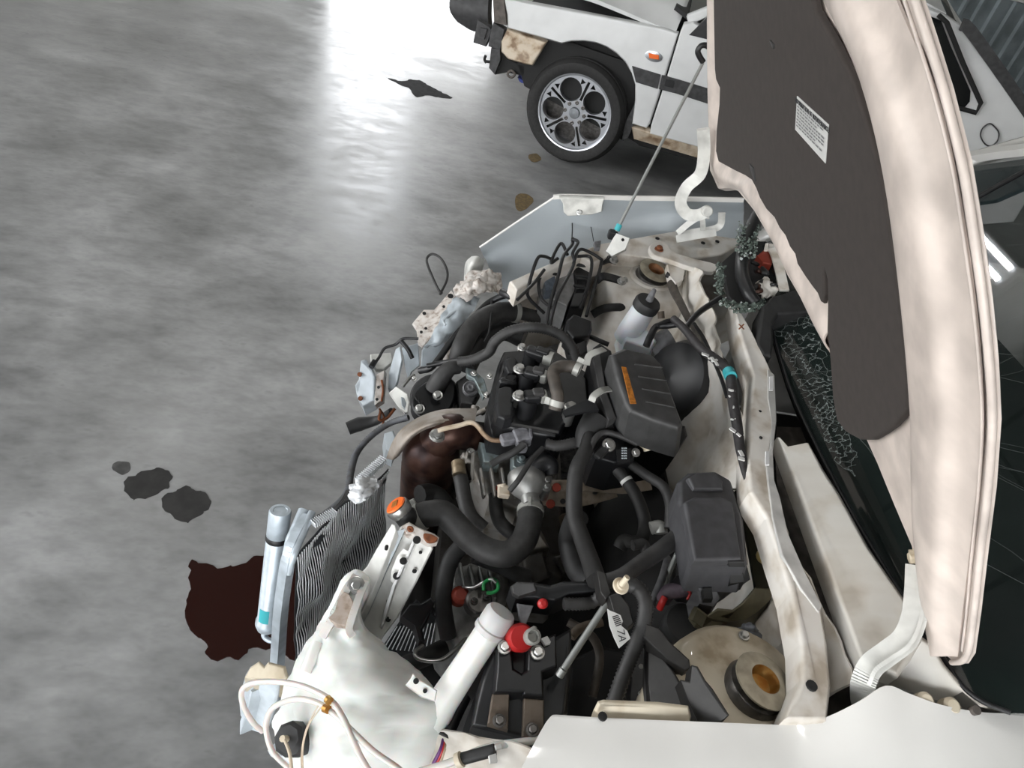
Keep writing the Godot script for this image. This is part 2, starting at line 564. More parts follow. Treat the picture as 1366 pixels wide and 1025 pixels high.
	paint("cast_warm", Color(0.4, 0.35, 0.29), 0.6, 0.3, heavy, 9.0)
	paint("cast_light", Color(0.58, 0.58, 0.57), 0.42, 0.6, grime, 8.0)
	paint("cast_dim", Color(0.55, 0.55, 0.55), 0.5, 0.3, grime, 8.0)
	paint("alu_blue", Color(0.55, 0.6, 0.61), 0.45, 0.5, heavy, 12.0)
	paint("steel_blue", Color(0.55, 0.6, 0.66), 0.3, 0.7, grime, 12.0)
	paint("plug_grey", Color(0.62, 0.62, 0.6), 0.45, 0.3)
	paint("beige_metal", Color(0.56, 0.52, 0.47), 0.5, 0.2, heavy, 10.0)
	paint("lid_black", Color(0.235, 0.235, 0.235), 0.5, 0.0, speckle(0.02, 0.8, 1.0, 4, 71), 6.0)
	paint("lid_grey", Color(0.275, 0.275, 0.285), 0.5, 0.0, speckle(0.02, 0.85, 1.0, 4, 73), 5.0)
	paint("dusty_brown", Color(0.35, 0.31, 0.27), 0.7, 0.0, heavy, 12.0)
	paint("rod_grey", Color(0.55, 0.56, 0.55), 0.45, 0.5)
	paint("olive", Color(0.5, 0.48, 0.4), 0.38, 0.6, grime, 8.0)
	paint("olive_dark", Color(0.22, 0.215, 0.17), 0.4, 0.5, grime, 8.0)
	paint("gold_bright", Color(0.8, 0.72, 0.5), 0.3, 0.8)
	paint("plate_black", Color(0.16, 0.155, 0.15), 0.5, 0.0, dust, 8.0)
	paint("bottle_grey2", Color(0.8, 0.81, 0.83), 0.4)
	mats.bottle_grey2.subsurf_scatter_enabled = true
	mats.bottle_grey2.subsurf_scatter_strength = 0.25
	paint("hose_brown", Color(0.3, 0.275, 0.25), 0.6, 0.0, dust, 8.0)
	paint("brass", Color(0.55, 0.5, 0.42), 0.45, 0.6, heavy, 12.0)
	paint("cable_purple", Color(0.34, 0.29, 0.33), 0.55, 0.0, dust, 9.0)
	paint("harness_black", Color(0.2, 0.19, 0.195), 0.55, 0.0, dust, 12.0)
	paint("purple", Color(0.35, 0.15, 0.4), 0.5)
	paint("mount_plate", Color(0.66, 0.63, 0.56), 0.45, 0.4, grime, 10.0)
	paint("rust_bowl", Color(0.62, 0.43, 0.28), 0.6, 0.2, dust, 14.0)
	paint("flange_white", Color(0.8, 0.795, 0.78), 0.45, 0.0, grime, 4.0)
	paint("recess_grime", Color(0.64, 0.59, 0.55), 0.55, 0.0, heavy, 14.0)
	paint("wet", Color(0.09, 0.09, 0.09), 0.4, 0.0, stained(Color(0.5, 0.5, 0.5), Color(1, 1, 1), Color(3, 3, 3), 0.05, 77), 1.5)
	mats.wet.metallic_specular = 0.1
	mats.wet.roughness = 0.6
	paint("plug_dim", Color(0.5, 0.5, 0.52), 0.5, 0.0, dust, 8.0)
	paint("lamp_body", Color(0.85, 0.85, 0.85), 0.5)
	var tl := paint("lamp_glow", Color(0.95, 0.97, 1.0), 0.5)
	tl.emission_enabled = true
	tl.emission = Color(0.94, 0.97, 1.0)
	tl.emission_energy_multiplier = 6.0

func floor_material() -> StandardMaterial3D:
	# polished grey concrete: cloudy, scuffed along the aisle; the scuffs are rougher and paler
	var side := 1600
	var a := FastNoiseLite.new()
	a.seed = 4; a.frequency = 0.005; a.fractal_octaves = 6; a.fractal_gain = 0.55
	var cloud := a.get_image(side, side)
	var b := FastNoiseLite.new()
	b.seed = 17; b.frequency = 0.016; b.fractal_octaves = 5; b.fractal_gain = 0.6
	var scuff := b.get_image(side / 2, side)
	scuff.resize(side, side, Image.INTERPOLATE_CUBIC)
	var c := FastNoiseLite.new()
	c.seed = 29; c.frequency = 0.06; c.fractal_octaves = 5; c.fractal_gain = 0.7
	var fine := c.get_image(side / 2, side)
	fine.resize(side, side, Image.INTERPOLATE_CUBIC)
	cloud.convert(Image.FORMAT_L8); scuff.convert(Image.FORMAT_L8); fine.convert(Image.FORMAT_L8)
	var ca := cloud.get_data()
	var sa := scuff.get_data()
	var fa := fine.get_data()
	var al := PackedByteArray()
	var ro := PackedByteArray()
	al.resize(side * side * 3)
	ro.resize(side * side)
	for i in side * side:
		var x := ca[i] / 255.0
		var s := sa[i] / 255.0
		var f := fa[i] / 255.0
		var v := 0.54 + (x - 0.5) * 0.17 + (s - 0.5) * 0.12 + (f - 0.5) * 0.13
		if f > 0.7: v -= (f - 0.7) * 0.4          # scrapes
		var k := clampf(v, 0.12, 0.8) * 255.0
		al[i * 3] = int(k); al[i * 3 + 1] = int(k); al[i * 3 + 2] = int(k * 0.995)
		ro[i] = int(clampf(0.37 + (s - 0.5) * 0.25 + (f - 0.5) * 0.2 + (x - 0.5) * 0.15, 0.29, 0.8) * 255.0)
	var m := StandardMaterial3D.new()
	m.resource_name = "concrete"
	m.albedo_texture = ImageTexture.create_from_image(Image.create_from_data(side, side, false, Image.FORMAT_RGB8, al))
	m.roughness_texture = ImageTexture.create_from_image(Image.create_from_data(side, side, false, Image.FORMAT_L8, ro))
	m.roughness = 1.0
	m.metallic_specular = 0.6
	return m

# ---------------------------------------------------------------- the scene
func _ready() -> void:
	rng.seed = 11
	bumps.seed = 6
	bumps.frequency = 1.0
	bumps.fractal_octaves = 3
	# camera
	var yaw := deg_to_rad(9.5)
	var pitch := deg_to_rad(40.5)
	var roll := deg_to_rad(14.7)
	ahead = Vector3(sin(yaw) * cos(pitch), -sin(pitch), -cos(yaw) * cos(pitch))
	var r0 := Vector3(cos(yaw), 0, sin(yaw))
	var u0 := r0.cross(ahead)
	right = r0 * cos(roll) + u0 * sin(roll)
	up = u0 * cos(roll) - r0 * sin(roll)
	var cam := Camera3D.new()
	cam.name = "camera"
	cam.fov = rad_to_deg(2.0 * atan(512.5 / FOCAL))
	cam.near = 0.05
	cam.transform = Transform3D(Basis(right, up, -ahead), CAM)
	add_child(cam)
	# daylight: an overcast sky that reaches the workshop through its doors
	var env := Environment.new()
	var sky := Sky.new()
	var psm := ProceduralSkyMaterial.new()
	psm.sky_top_color = Color(0.89, 0.905, 0.925)
	psm.sky_horizon_color = Color(0.98, 0.972, 0.96)
	psm.ground_horizon_color = Color(0.7, 0.7, 0.68)
	psm.ground_bottom_color = Color(0.5, 0.5, 0.48)
	psm.sun_angle_max = 0.0
	psm.sky_energy_multiplier = 2.6
	psm.ground_energy_multiplier = 1.5
	sky.sky_material = psm
	env.sky = sky
	env.background_mode = Environment.BG_SKY
	env.ambient_light_source = Environment.AMBIENT_SOURCE_SKY
	env.tonemap_mode = Environment.TONE_MAPPER_LINEAR
	env.tonemap_exposure = 1.08
	env.sdfgi_enabled = true
	env.ssao_enabled = true
	env.ssil_enabled = true
	var we := WorldEnvironment.new()
	we.name = "daylight"
	we.environment = env
	add_child(we)

	make_materials()
	room()
	far_car()
	near_body()
	bonnet()
	front_end()
	engine()
	bay_parts()
	hoses_and_wires()

func block(m: Shape, a: Vector3, b: Vector3, bev := 0.01) -> void:
	box(m, (a + b) * 0.5, Basis(), (b - a).abs() * 0.5, bev)

func structure(called: String, m: Shape, mat: Material) -> MeshInstance3D:
	var o := put(called, m, mat)
	o.set_meta("kind", "structure")
	return o

func room() -> void:
	var X0 := -7.0; var X1 := 6.5; var Z0 := -6.6; var Z1 := 5.5; var H := 6.0
	var m := Shape.new()
	var a := Vector3(X0, 0, Z0); var b := Vector3(X1, 0, Z0); var c := Vector3(X1, 0, Z1); var d := Vector3(X0, 0, Z1)
	var sc := 1.0 / 7.2
	var uv := func(p: Vector3) -> Vector2: return Vector2((p.x + 4.2) * sc, (p.z + 6.3) * sc)
	m.tri(a, b, c, Vector3.UP, Vector3.UP, Vector3.UP, uv.call(a), uv.call(b), uv.call(c))
	m.tri(a, c, d, Vector3.UP, Vector3.UP, Vector3.UP, uv.call(a), uv.call(c), uv.call(d))
	var low := Vector3(0, -0.15, 0)
	m.flat(a + low, b + low, c + low, d + low, Vector3.DOWN)
	m.flat(a, b, b + low, a + low, Vector3(0, 0, -1)); m.flat(c, d, d + low, c + low, Vector3(0, 0, 1))
	m.flat(b, c, c + low, b + low, Vector3.RIGHT); m.flat(d, a, a + low, d + low, Vector3.LEFT)
	structure("floor", m, floor_material())
	m = Shape.new()
	block(m, Vector3(-40, -0.35, -40), Vector3(40, -0.16, 40))
	structure("ground_outside", m, mats.ground)
	# walls with wide doorways
	m = Shape.new()
	block(m, Vector3(X0 - 0.2, -0.15, Z0 - 0.2), Vector3(-1.95, H, Z0))
	block(m, Vector3(-0.3, -0.15, Z0 - 0.2), Vector3(X1 + 0.2, H, Z0))
	block(m, Vector3(-1.95, 3.0, Z0 - 0.2), Vector3(-1.1, H, Z0))
	block(m, Vector3(-1.1, 0.85, Z0 - 0.2), Vector3(-0.3, H, Z0))
	var wb := structure("wall_back", m, mats.wall_plain)
	for k in 7:                                                 # corrugated sheets along the lower wall
		m = Shape.new()
		var x := 0.9 + k * 0.8
		var prof := []
		for i in 5:
			var q := x + i * 0.16
			prof.append_array([Vector2(q, 0.0), Vector2(q + 0.1, 0.0), Vector2(q + 0.118, 0.028), Vector2(q + 0.142, 0.028)])
		prof.append(Vector2(x + 0.8, 0.0))
		for i in prof.size() - 1:
			if prof[i + 1].x > x + 0.801: break
			var p0 := Vector3(prof[i].x, 0.0, Z0 + 0.006 + prof[i].y)
			var p1 := Vector3(prof[i + 1].x, 0.0, Z0 + 0.006 + prof[i + 1].y)
			var t := Vector3(0, 0.93, 0)
			var nn := (p1 - p0).cross(Vector3.UP).normalized()
			if nn.z < 0: nn = -nn
			m.flat(p0, p1, p1 + t, p0 + t, nn)
			m.flat(p0 - nn * 0.002, p1 - nn * 0.002, p1 + t - nn * 0.002, p0 + t - nn * 0.002, -nn)
		put("corrugated_sheet", m, mats.wall_sheet, wb)
	m = Shape.new()
	block(m, Vector3(0.9, 0.93, Z0 + 0.002), Vector3(X1 - 0.01, 1.0, Z0 + 0.06), 0.006)
	put("capping_rail", m, mats.lamp_body, wb)
	m = Shape.new()
	block(m, Vector3(X0 - 0.2, -0.15, Z0), Vector3(X0, H, -2.4))
	block(m, Vector3(X0 - 0.2, -0.15, 4.6), Vector3(X0, H, Z1))
	block(m, Vector3(X0 - 0.2, 3.5, -2.4), Vector3(X0, H, 4.6))
	structure("wall_left", m, mats.wall_plain)
	m = Shape.new()
	block(m, Vector3(X1, -0.15, Z0), Vector3(X1 + 0.2, H, Z1))
	structure("wall_right", m, mats.wall_plain)
	m = Shape.new()
	block(m, Vector3(X0 - 0.2, -0.15, Z1), Vector3(-4.6, H, Z1 + 0.2))
	block(m, Vector3(1.4, -0.15, Z1), Vector3(X1 + 0.2, H, Z1 + 0.2))
	block(m, Vector3(-4.6, 3.4, Z1), Vector3(1.4, H, Z1 + 0.2))
	structure("wall_front", m, mats.wall_plain)
	m = Shape.new()
	block(m, Vector3(X0 - 0.2, H, Z0 - 0.2), Vector3(X1 + 0.2, H + 0.2, Z1 + 0.2))
	var ce := structure("ceiling", m, mats.ceiling)
	for k in 9:
		m = Shape.new()
		block(m, Vector3(X0, H - 0.03, -6.0 + k * 1.2), Vector3(X1, H + 0.01, -5.96 + k * 1.2), 0.004)
		put("ceiling_joint", m, mats.ceiling_bar, ce)
	for k in 8:
		m = Shape.new()
		block(m, Vector3(-6.0 + k * 1.6, H - 0.025, Z0), Vector3(-5.97 + k * 1.6, H + 0.01, Z1), 0.004)
		put("ceiling_joint", m, mats.ceiling_bar, ce)
	# twin-tube lamps, one of them mirrored in the cracked windscreen
	var spots := [[Vector3(-0.2, H, -5.2), "twin-tube ceiling lamp mirrored in the cracked windscreen"], [Vector3(0.1, H, 0.6), "twin-tube ceiling lamp above the open engine bay"], [Vector3(-3.6, H, -5.2), "twin-tube ceiling lamp over the bare floor by the back doorway"], [Vector3(-3.6, H, 0.6), "twin-tube ceiling lamp over the oil-stained floor"]]
	for s in spots:
		var at: Vector3 = s[0]
		var l := thing("ceiling_lamp", s[1], "lamp", at + Vector3(0, -0.1, 0), "twin-tube lamps on the ceiling")
		m = Shape.new()
		block(m, at + Vector3(-0.13, -0.06, -0.36), at + Vector3(0.13, 0.0, 0.36), 0.01)
		put("housing", m, mats.lamp_body, l)
		for e: float in [-0.07, 0.07]:
			m = Shape.new()
			tube(m, [at + Vector3(e, -0.085, -0.33), at + Vector3(e, -0.085, 0.33)], 0.022, 12)
			put("fluorescent_tube", m, mats.lamp_glow, l)
		for e: float in [-0.07, 0.07]:
			var al := AreaLight3D.new()
			al.name = "lamp_light"
			al.area_size = Vector2(0.044, 0.66)
			al.light_color = Color(1.0, 0.99, 0.97)
			al.light_energy = 1.25
			al.area_range = 20.0
			al.shadow_enabled = true
			al.position = Vector3(e, -0.01, 0)
			al.rotation = Vector3(-PI / 2, 0, 0)
			l.add_child(al, true)
	# puddles and stains
	var pd := func(called: String, outline: Array, mat: Material, label: String, cat: String, h := 0.0015, rough := 0.014) -> void:
		var q := Shape.new()
		var p := smooth_path(level(outline, h), 5, true)
		for i in p.size():
			p[i] += Vector3(bumps.get_noise_3d(p[i].x * 22.0, 3.0, p[i].z * 22.0), 0, bumps.get_noise_3d(p[i].x * 22.0, 9.0, p[i].z * 22.0)) * rough
		slab(q, p, Vector3(0, -h, 0), h * 0.6, 0)
		tag(put(called, q, mat), label, cat)
	pd.call("fluid_puddle", [[252, 748], [275, 753], [300, 756], [325, 750], [350, 742], [395, 748], [440, 780], [440, 850], [400, 880], [365, 868], [332, 868], [314, 880], [280, 875], [272, 856], [251, 836], [247, 800], [254, 775]], mats.coolant, "dark red-brown puddle on the concrete beside the silver cylinder", "puddle")
	pd.call("oil_stain", [[163, 646], [176, 634], [200, 626], [220, 627], [228, 640], [216, 657], [190, 664], [179, 664]], mats.oil, "dark round oil stain left of its twin on the bare floor", "stain")
	pd.call("oil_stain", [[216, 667], [232, 654], [250, 649], [262, 653], [277, 660], [280, 676], [268, 689], [246, 695], [228, 688]], mats.oil, "dark round oil stain nearest the big red-brown puddle", "stain")
	pd.call("water_patch", [[518, 104], [535, 108], [548, 106], [562, 108], [572, 114], [588, 122], [604, 131], [588, 130], [570, 127], [556, 129], [546, 118], [534, 113]], mats.wet, "small dark wet patch on the bright floor before the white hatchback", "puddle")
	pd.call("faint_stain", [[148, 622], [160, 615], [172, 619], [172, 630], [160, 633]], mats.oil_pale, "faint small grey stain beside the leftmost oil stain", "stain", 0.0008, 0.006)
	pd.call("yellow_mark", [[688, 262], [700, 258], [712, 266], [702, 279], [690, 280]], mats.old_paint, "worn yellow paint mark on the floor behind the far wing", "floor mark", 0.0008, 0.006)
	pd.call("yellow_mark", [[705, 207], [716, 205], [722, 213], [710, 216]], mats.old_paint, "worn yellow paint mark below the hatchback's alloy wheel", "floor mark", 0.0008, 0.006)

# ---------------------------------------------------------------- the second car
const FC0 := Vector3(0.118, 0.3, -3.113)
const FPSI := 0.25
func fn() -> Vector3: return Vector3(-sin(FPSI), 0, cos(FPSI))
func fa() -> Vector3: return Vector3(cos(FPSI), 0, sin(FPSI))
func fc(px: float, py: float, off := 0.05) -> Vector3:
	return on_plane(px, py, FC0 + fn() * off, fn())
func fl(s: float, y: float, off := 0.05) -> Vector3:
	return Vector3(FC0.x, y, FC0.z) + fa() * s + fn() * off
func fcs(list: Array, off := 0.05) -> PackedVector3Array:
	var o := PackedVector3Array()
	for q in list: o.append(q if q is Vector3 else fc(q[0], q[1], off))
	return o

func far_car() -> void:
	var n := fn()
	var car := thing("white_hatchback", "white hatchback without its front bumper, parked behind the wreck", "car", fl(0.8, 0.0, -0.6))
	var m := Shape.new()
	slab(m, fcs([[672, -2], [676, 20], [677, 38], [715, 49], [749, 59], [762, 56], [778, 55.5], [795, 58], [809, 63.5], [822, 72], [834, 84], [842, 98], [847, 114], [847, 134], [845, 152], [843, 166], [862, 172], [867, 166], [889, 98], [905, 45], [885, 38], [780, 18]]), n * -0.05, 0.012)
	put("front_wing", m, mats.far_white, car)
	m = Shape.new()
	slab(m, fcs([[868.5, 167], [891, 98], [907, 44], [912, 32], [925, 30], fl(0.62, 0.9), fl(1.3, 0.9), fl(1.3, 0.34), fl(0.44, 0.325)]), n * -0.05, 0.01)
	var door := put("front_door", m, mats.far_white, car)
	m = Shape.new()
	slab(m, fcs([[919, 47], [945, 21], [958, 20], [958, 54], [944, 53]], 0.055), n * -0.03, 0.004)
	put("mirror_corner", m, mats.black, door)
	m = Shape.new()
	slab(m, fcs([[843, 89], [881, 100.5], [877, 119], [848, 110]], 0.066), n * -0.02, 0.005)
	put("side_moulding", m, mats.bumper_black, car)
	m = Shape.new()
	slab(m, fcs([[883, 101], [905, 107], fl(1.28, 0.635), fl(1.28, 0.55), [901, 125], [879, 119.5]], 0.066), n * -0.02, 0.005)
	put("side_moulding", m, mats.bumper_black, car)
	m = Shape.new()
	slab(m, fcs([[888, 105], [900, 108], [898, 118], [886, 115]], 0.069), n * -0.008, 0.002)
	put("moulding_badge", m, mats.black, car)
	# indicator
	m = Shape.new()
	lathe(m, fc(872, 75, 0.05), n, [[0.047, 0.0], [0.047, 0.006], [0.04, 0.01], [0.0, 0.01]], 24, 0.55)
	var ind := put("indicator", m, mats.rim, car)
	m = Shape.new()
	slab(m, fcs([[865, 71], [879, 74], [879, 80], [866, 78]], 0.066), n * -0.008, 0.003)
	put("indicator_lens", m, mats.orange, ind, "orange lens")
	# sill, mudflap
	m = Shape.new()
	slab(m, PackedVector3Array([fl(0.33, 0.325, 0.04), fl(1.75, 0.335, 0.04), fl(1.75, 0.25, 0.0), fl(0.36, 0.25, 0.0)]), n * -0.1, 0.01)
	put("sill", m, mats.beige, car)
	m = Shape.new()
	slab(m, fcs([[846, 140], [848, 160], [838, 184], [830, 187], [833, 165], [841, 150]], 0.03), n * -0.012, 0.003)
	put("mudflap", m, mats.bumper_black, car)
	# dark wheel housing and inner structure
	m = Shape.new()
	slab(m, PackedVector3Array([fl(-0.33, 0.36, -0.02), fl(-0.44, 0.55, -0.02), fl(-0.2, 0.66, -0.02), fl(0.2, 0.64, -0.02), fl(0.31, 0.5, -0.02), fl(0.31, 0.22, -0.02)]), n * -0.02 , 0.002)
	put("wheel_housing", m, mats.far_dark, car)
	m = Shape.new()
	slab(m, PackedVector3Array([fl(-0.25, 0.3, -0.28), fl(-0.46, 0.7, -0.06), fl(0.36, 0.78, -0.06), fl(2.3, 0.8, -0.06), fl(2.3, 0.25, -0.06), fl(0.4, 0.2, -0.06), fl(0.32, 0.22, -0.28)]), n * -1.1, 0.01)
	put("underbody", m, mats.far_dark, car)
	# bonnet, windscreen, cabin
	m = Shape.new()
	sheet(m, [[fc(770, -8, 0.0), fc(800, 1, 0.0), fc(885, 37, 0.02), fc(901, 43, 0.03)], [fc(770, -8, -0.3) + Vector3(0, 0.05, 0), fl(-0.05, 0.93, -0.3), fl(0.36, 0.98, -0.3), fl(0.42, 0.97, -0.3)], [fl(-0.5, 0.86, -1.2), fl(-0.05, 0.93, -1.2), fl(0.36, 0.95, -1.2), fl(0.42, 0.94, -1.2)]], 4, 0.02)
	put("hood", m, mats.far_white, car)
	m = Shape.new()
	sheet(m, [[fl(0.36, 0.95, -0.1), fl(0.46, 0.93, -0.02)], [fl(0.36, 0.97, -0.6), fl(0.46, 0.97, -0.6)], [fl(0.36, 0.95, -1.1), fl(0.46, 0.93, -1.18)]], 4, 0.02)
	put("scuttle", m, mats.black, car)
	m = Shape.new()
	sheet(m, [[fl(0.44, 0.94, -0.06), fl(0.95, 1.25, -0.16)], [fl(0.42, 0.97, -0.6), fl(0.93, 1.28, -0.6)], [fl(0.44, 0.94, -1.14), fl(0.95, 1.25, -1.04)]], 5, 0.004)
	put("windscreen", m, mats.dark_glass, car)
	m = Shape.new()
	bar(m, fl(0.44, 0.92, -0.01), fl(0.95, 1.265, -0.1), 0.05, 0.05, n, 0.01)
	bar(m, fl(0.44, 0.92, -1.19), fl(0.95, 1.265, -1.1), 0.05, 0.05, n, 0.01)
	put("windscreen_pillar", m, mats.far_white, car)
	m = Shape.new()
	slab(m, PackedVector3Array([fl(0.52, 0.9, 0.03), fl(0.98, 1.22, -0.04), fl(1.3, 1.23, -0.04), fl(1.3, 0.9, 0.03)]), n * -0.01, 0.002)
	put("side_window", m, mats.dark_glass, car)
	m = Shape.new()
	sheet(m, [[fl(0.93, 1.25, -0.1), fl(1.3, 1.29, -0.08), fl(1.62, 1.24, -0.07)], [fl(0.93, 1.3, -0.6), fl(1.3, 1.33, -0.6), fl(1.62, 1.29, -0.6)], [fl(0.93, 1.25, -1.1), fl(1.3, 1.29, -1.12), fl(1.62, 1.24, -1.13)]], 4, 0.02)
	put("roof", m, mats.far_white, car)
	# rear quarter
	m = Shape.new()
	slab(m, fcs([fl(1.32, 0.33), fl(1.32, 1.24, 0.0), fc(1222, 6, 0.0), fc(1241, 11, 0.0), fc(1263, 21, 0.0), fc(1282, 33, 0.0), fc(1330, 96, 0.02), fc(1366, 143, 0.04), fl(2.42, 0.8), fl(2.45, 0.42), fl(2.25, 0.33)]), n * -0.06, 0.012)
	var rq := put("rear_quarter", m, mats.far_white, car)
	m = Shape.new()
	slab(m, fcs([[1205, 15], [1228, 16.5], [1256, 28], [1268, 60], [1295, 122], [1294, 136], [1287, 144], [1265, 138], [1215, 120]], 0.04), n * -0.02, 0.004)
	put("rear_side_window", m, mats.dark_glass, rq)
	m = Shape.new()
	tube(m, Array(fcs([[1252, 20], [1263, 30], [1285, 85], [1308.5, 138], [1302, 150.5], [1268, 141]], 0.045)), 0.012, 6, 1)
	put("window_seal", m, mats.far_dark, rq)
	m = Shape.new()
	strap(m, Array(fcs([[1283, 33], [1293, 39], [1330, 90], [1366, 142], [1385, 170]], 0.04)), n, 0.05, 0.03, 3)
	put("hatch_seal", m, mats.bumper_black, rq)
	m = Shape.new()
	tube(m, Array(fcs([[1320, 165], [1327, 169.5], [1332.5, 178], [1330, 189], [1321, 195], [1313, 191], [1308, 181], [1311, 171]], 0.051)), 0.0035, 6, 4, 0.0, true)
	put("fuel_flap_seam", m, mats.bumper_black, rq)
	m = Shape.new()
	sheet(m, [[fl(1.66, 1.23, -0.02), fl(2.05, 1.0, 0.0), fl(2.42, 0.8, 0.0)], [fl(1.68, 1.27, -0.6), fl(2.08, 1.03, -0.6), fl(2.48, 0.82, -0.6)], [fl(1.66, 1.23, -1.18), fl(2.05, 1.0, -1.2), fl(2.42, 0.8, -1.2)]], 4, 0.02)
	put("hatch_glass", m, mats.dark_glass, car)
	# front end with the bumper off
	m = Shape.new()
	slab(m, fcs([[676, 39], [729, 57], [710, 88.5], [697, 86], [677, 80], [668, 70], [668, 56]], 0.03), n * -0.3, 0.015)
	put("lamp_mount", m, mats.beige, car, "beige rusty panel behind the missing headlamp")
	m = Shape.new()
	slab(m, fcs([[657, -4], [672, -4], [676, 34], [659, 31]], 0.0), n * -0.05, 0.004)
	put("grille_upright", m, mats.cowl_grey, car)
	m = Shape.new()
	slab(m, fcs([[637, 26], [631, 57], [648, 62.5], [656, 41], [653, 36]], 0.0), n * -0.04, 0.005)
	slab(m, fcs([[641, 37], [650, 39], [646, 53], [638, 50]], 0.012), n * -0.02, 0.003)
	put("bumper_bracket", m, mats.bumper_black, car)
	m = Shape.new()
	slab(m, fcs([[658, 30], [673, 40], [667, 67], [651, 62], [654, 42]], 0.01), n * -0.06, 0.005)
	slab(m, fcs([[655, 64], [667, 66], [668, 80], [660, 100], [652, 91]], 0.01), n * -0.06, 0.005)
	put("bumper_bracket", m, mats.bumper_black, car)
	m = Shape.new()
	slab(m, fcs([[667, 67], [678, 80], [700, 88], [700, 102], [676, 97], [660, 100]], -0.02), n * -0.06, 0.005)
	slab(m, fcs([[698, 86], [712, 89], [722, 96], [712, 116], [690, 104]], -0.03), n * -0.1, 0.005)
	put("cross_brace", m, mats.far_dark, car)
	m = Shape.new()
	sheet(m, [[fc(606, -6, -0.3), fc(630, -6, -0.3), fc(657, -6, -0.25)], [fc(604, 8, -0.28), fc(628, 14, -0.25), fc(656, 18, -0.2)], [fc(614, 24, -0.3), fc(636, 35, -0.3), fc(657, 34, -0.25)]], 4, 0.04)
	put("bumper_beam", m, mats.bumper_black, car)
	m = Shape.new()
	tube(m, [fc(648, 74, 0.0), fc(646.5, 79, 0.0), fc(649, 84, 0.0)], 0.008, 8)
	tube(m, [fc(649, 82, 0.0), fc(654, 82.5, 0.0)], 0.008, 8)
	put("tow_hook", m, mats.far_dark, car)
	m = Shape.new()
	tube(m, [fc(682, 94, 0.0), fc(687, 99, 0.0), fc(682, 103.5, 0.0), fc(677, 99, 0.0)], 0.007, 8, 5, 0.0, true)
	put("tow_eye", m, mats.cowl_grey, car)
	m = Shape.new()
	lathe(m, fc(698, 104, -0.03), n, [[0.0, -0.1], [0.03, -0.1], [0.03, 0.0], [0.0, 0.0]], 14)
	put("shock_absorber", m, mats.blue, car, "blue shock absorber tube")
	# wheels
	var ax := Vector3(-sin(0.36), 0, cos(0.36))
	wheel(car, fc(768, 149, 0.0), ax, 0.292, true)
	wheel(car, fl(1.92, 0.292, 0.02), n, 0.292, false)
	wheel(car, fl(0.0, 0.292, -1.2), -n, 0.292, false)
	wheel(car, fl(1.92, 0.292, -1.2), -n, 0.292, false)

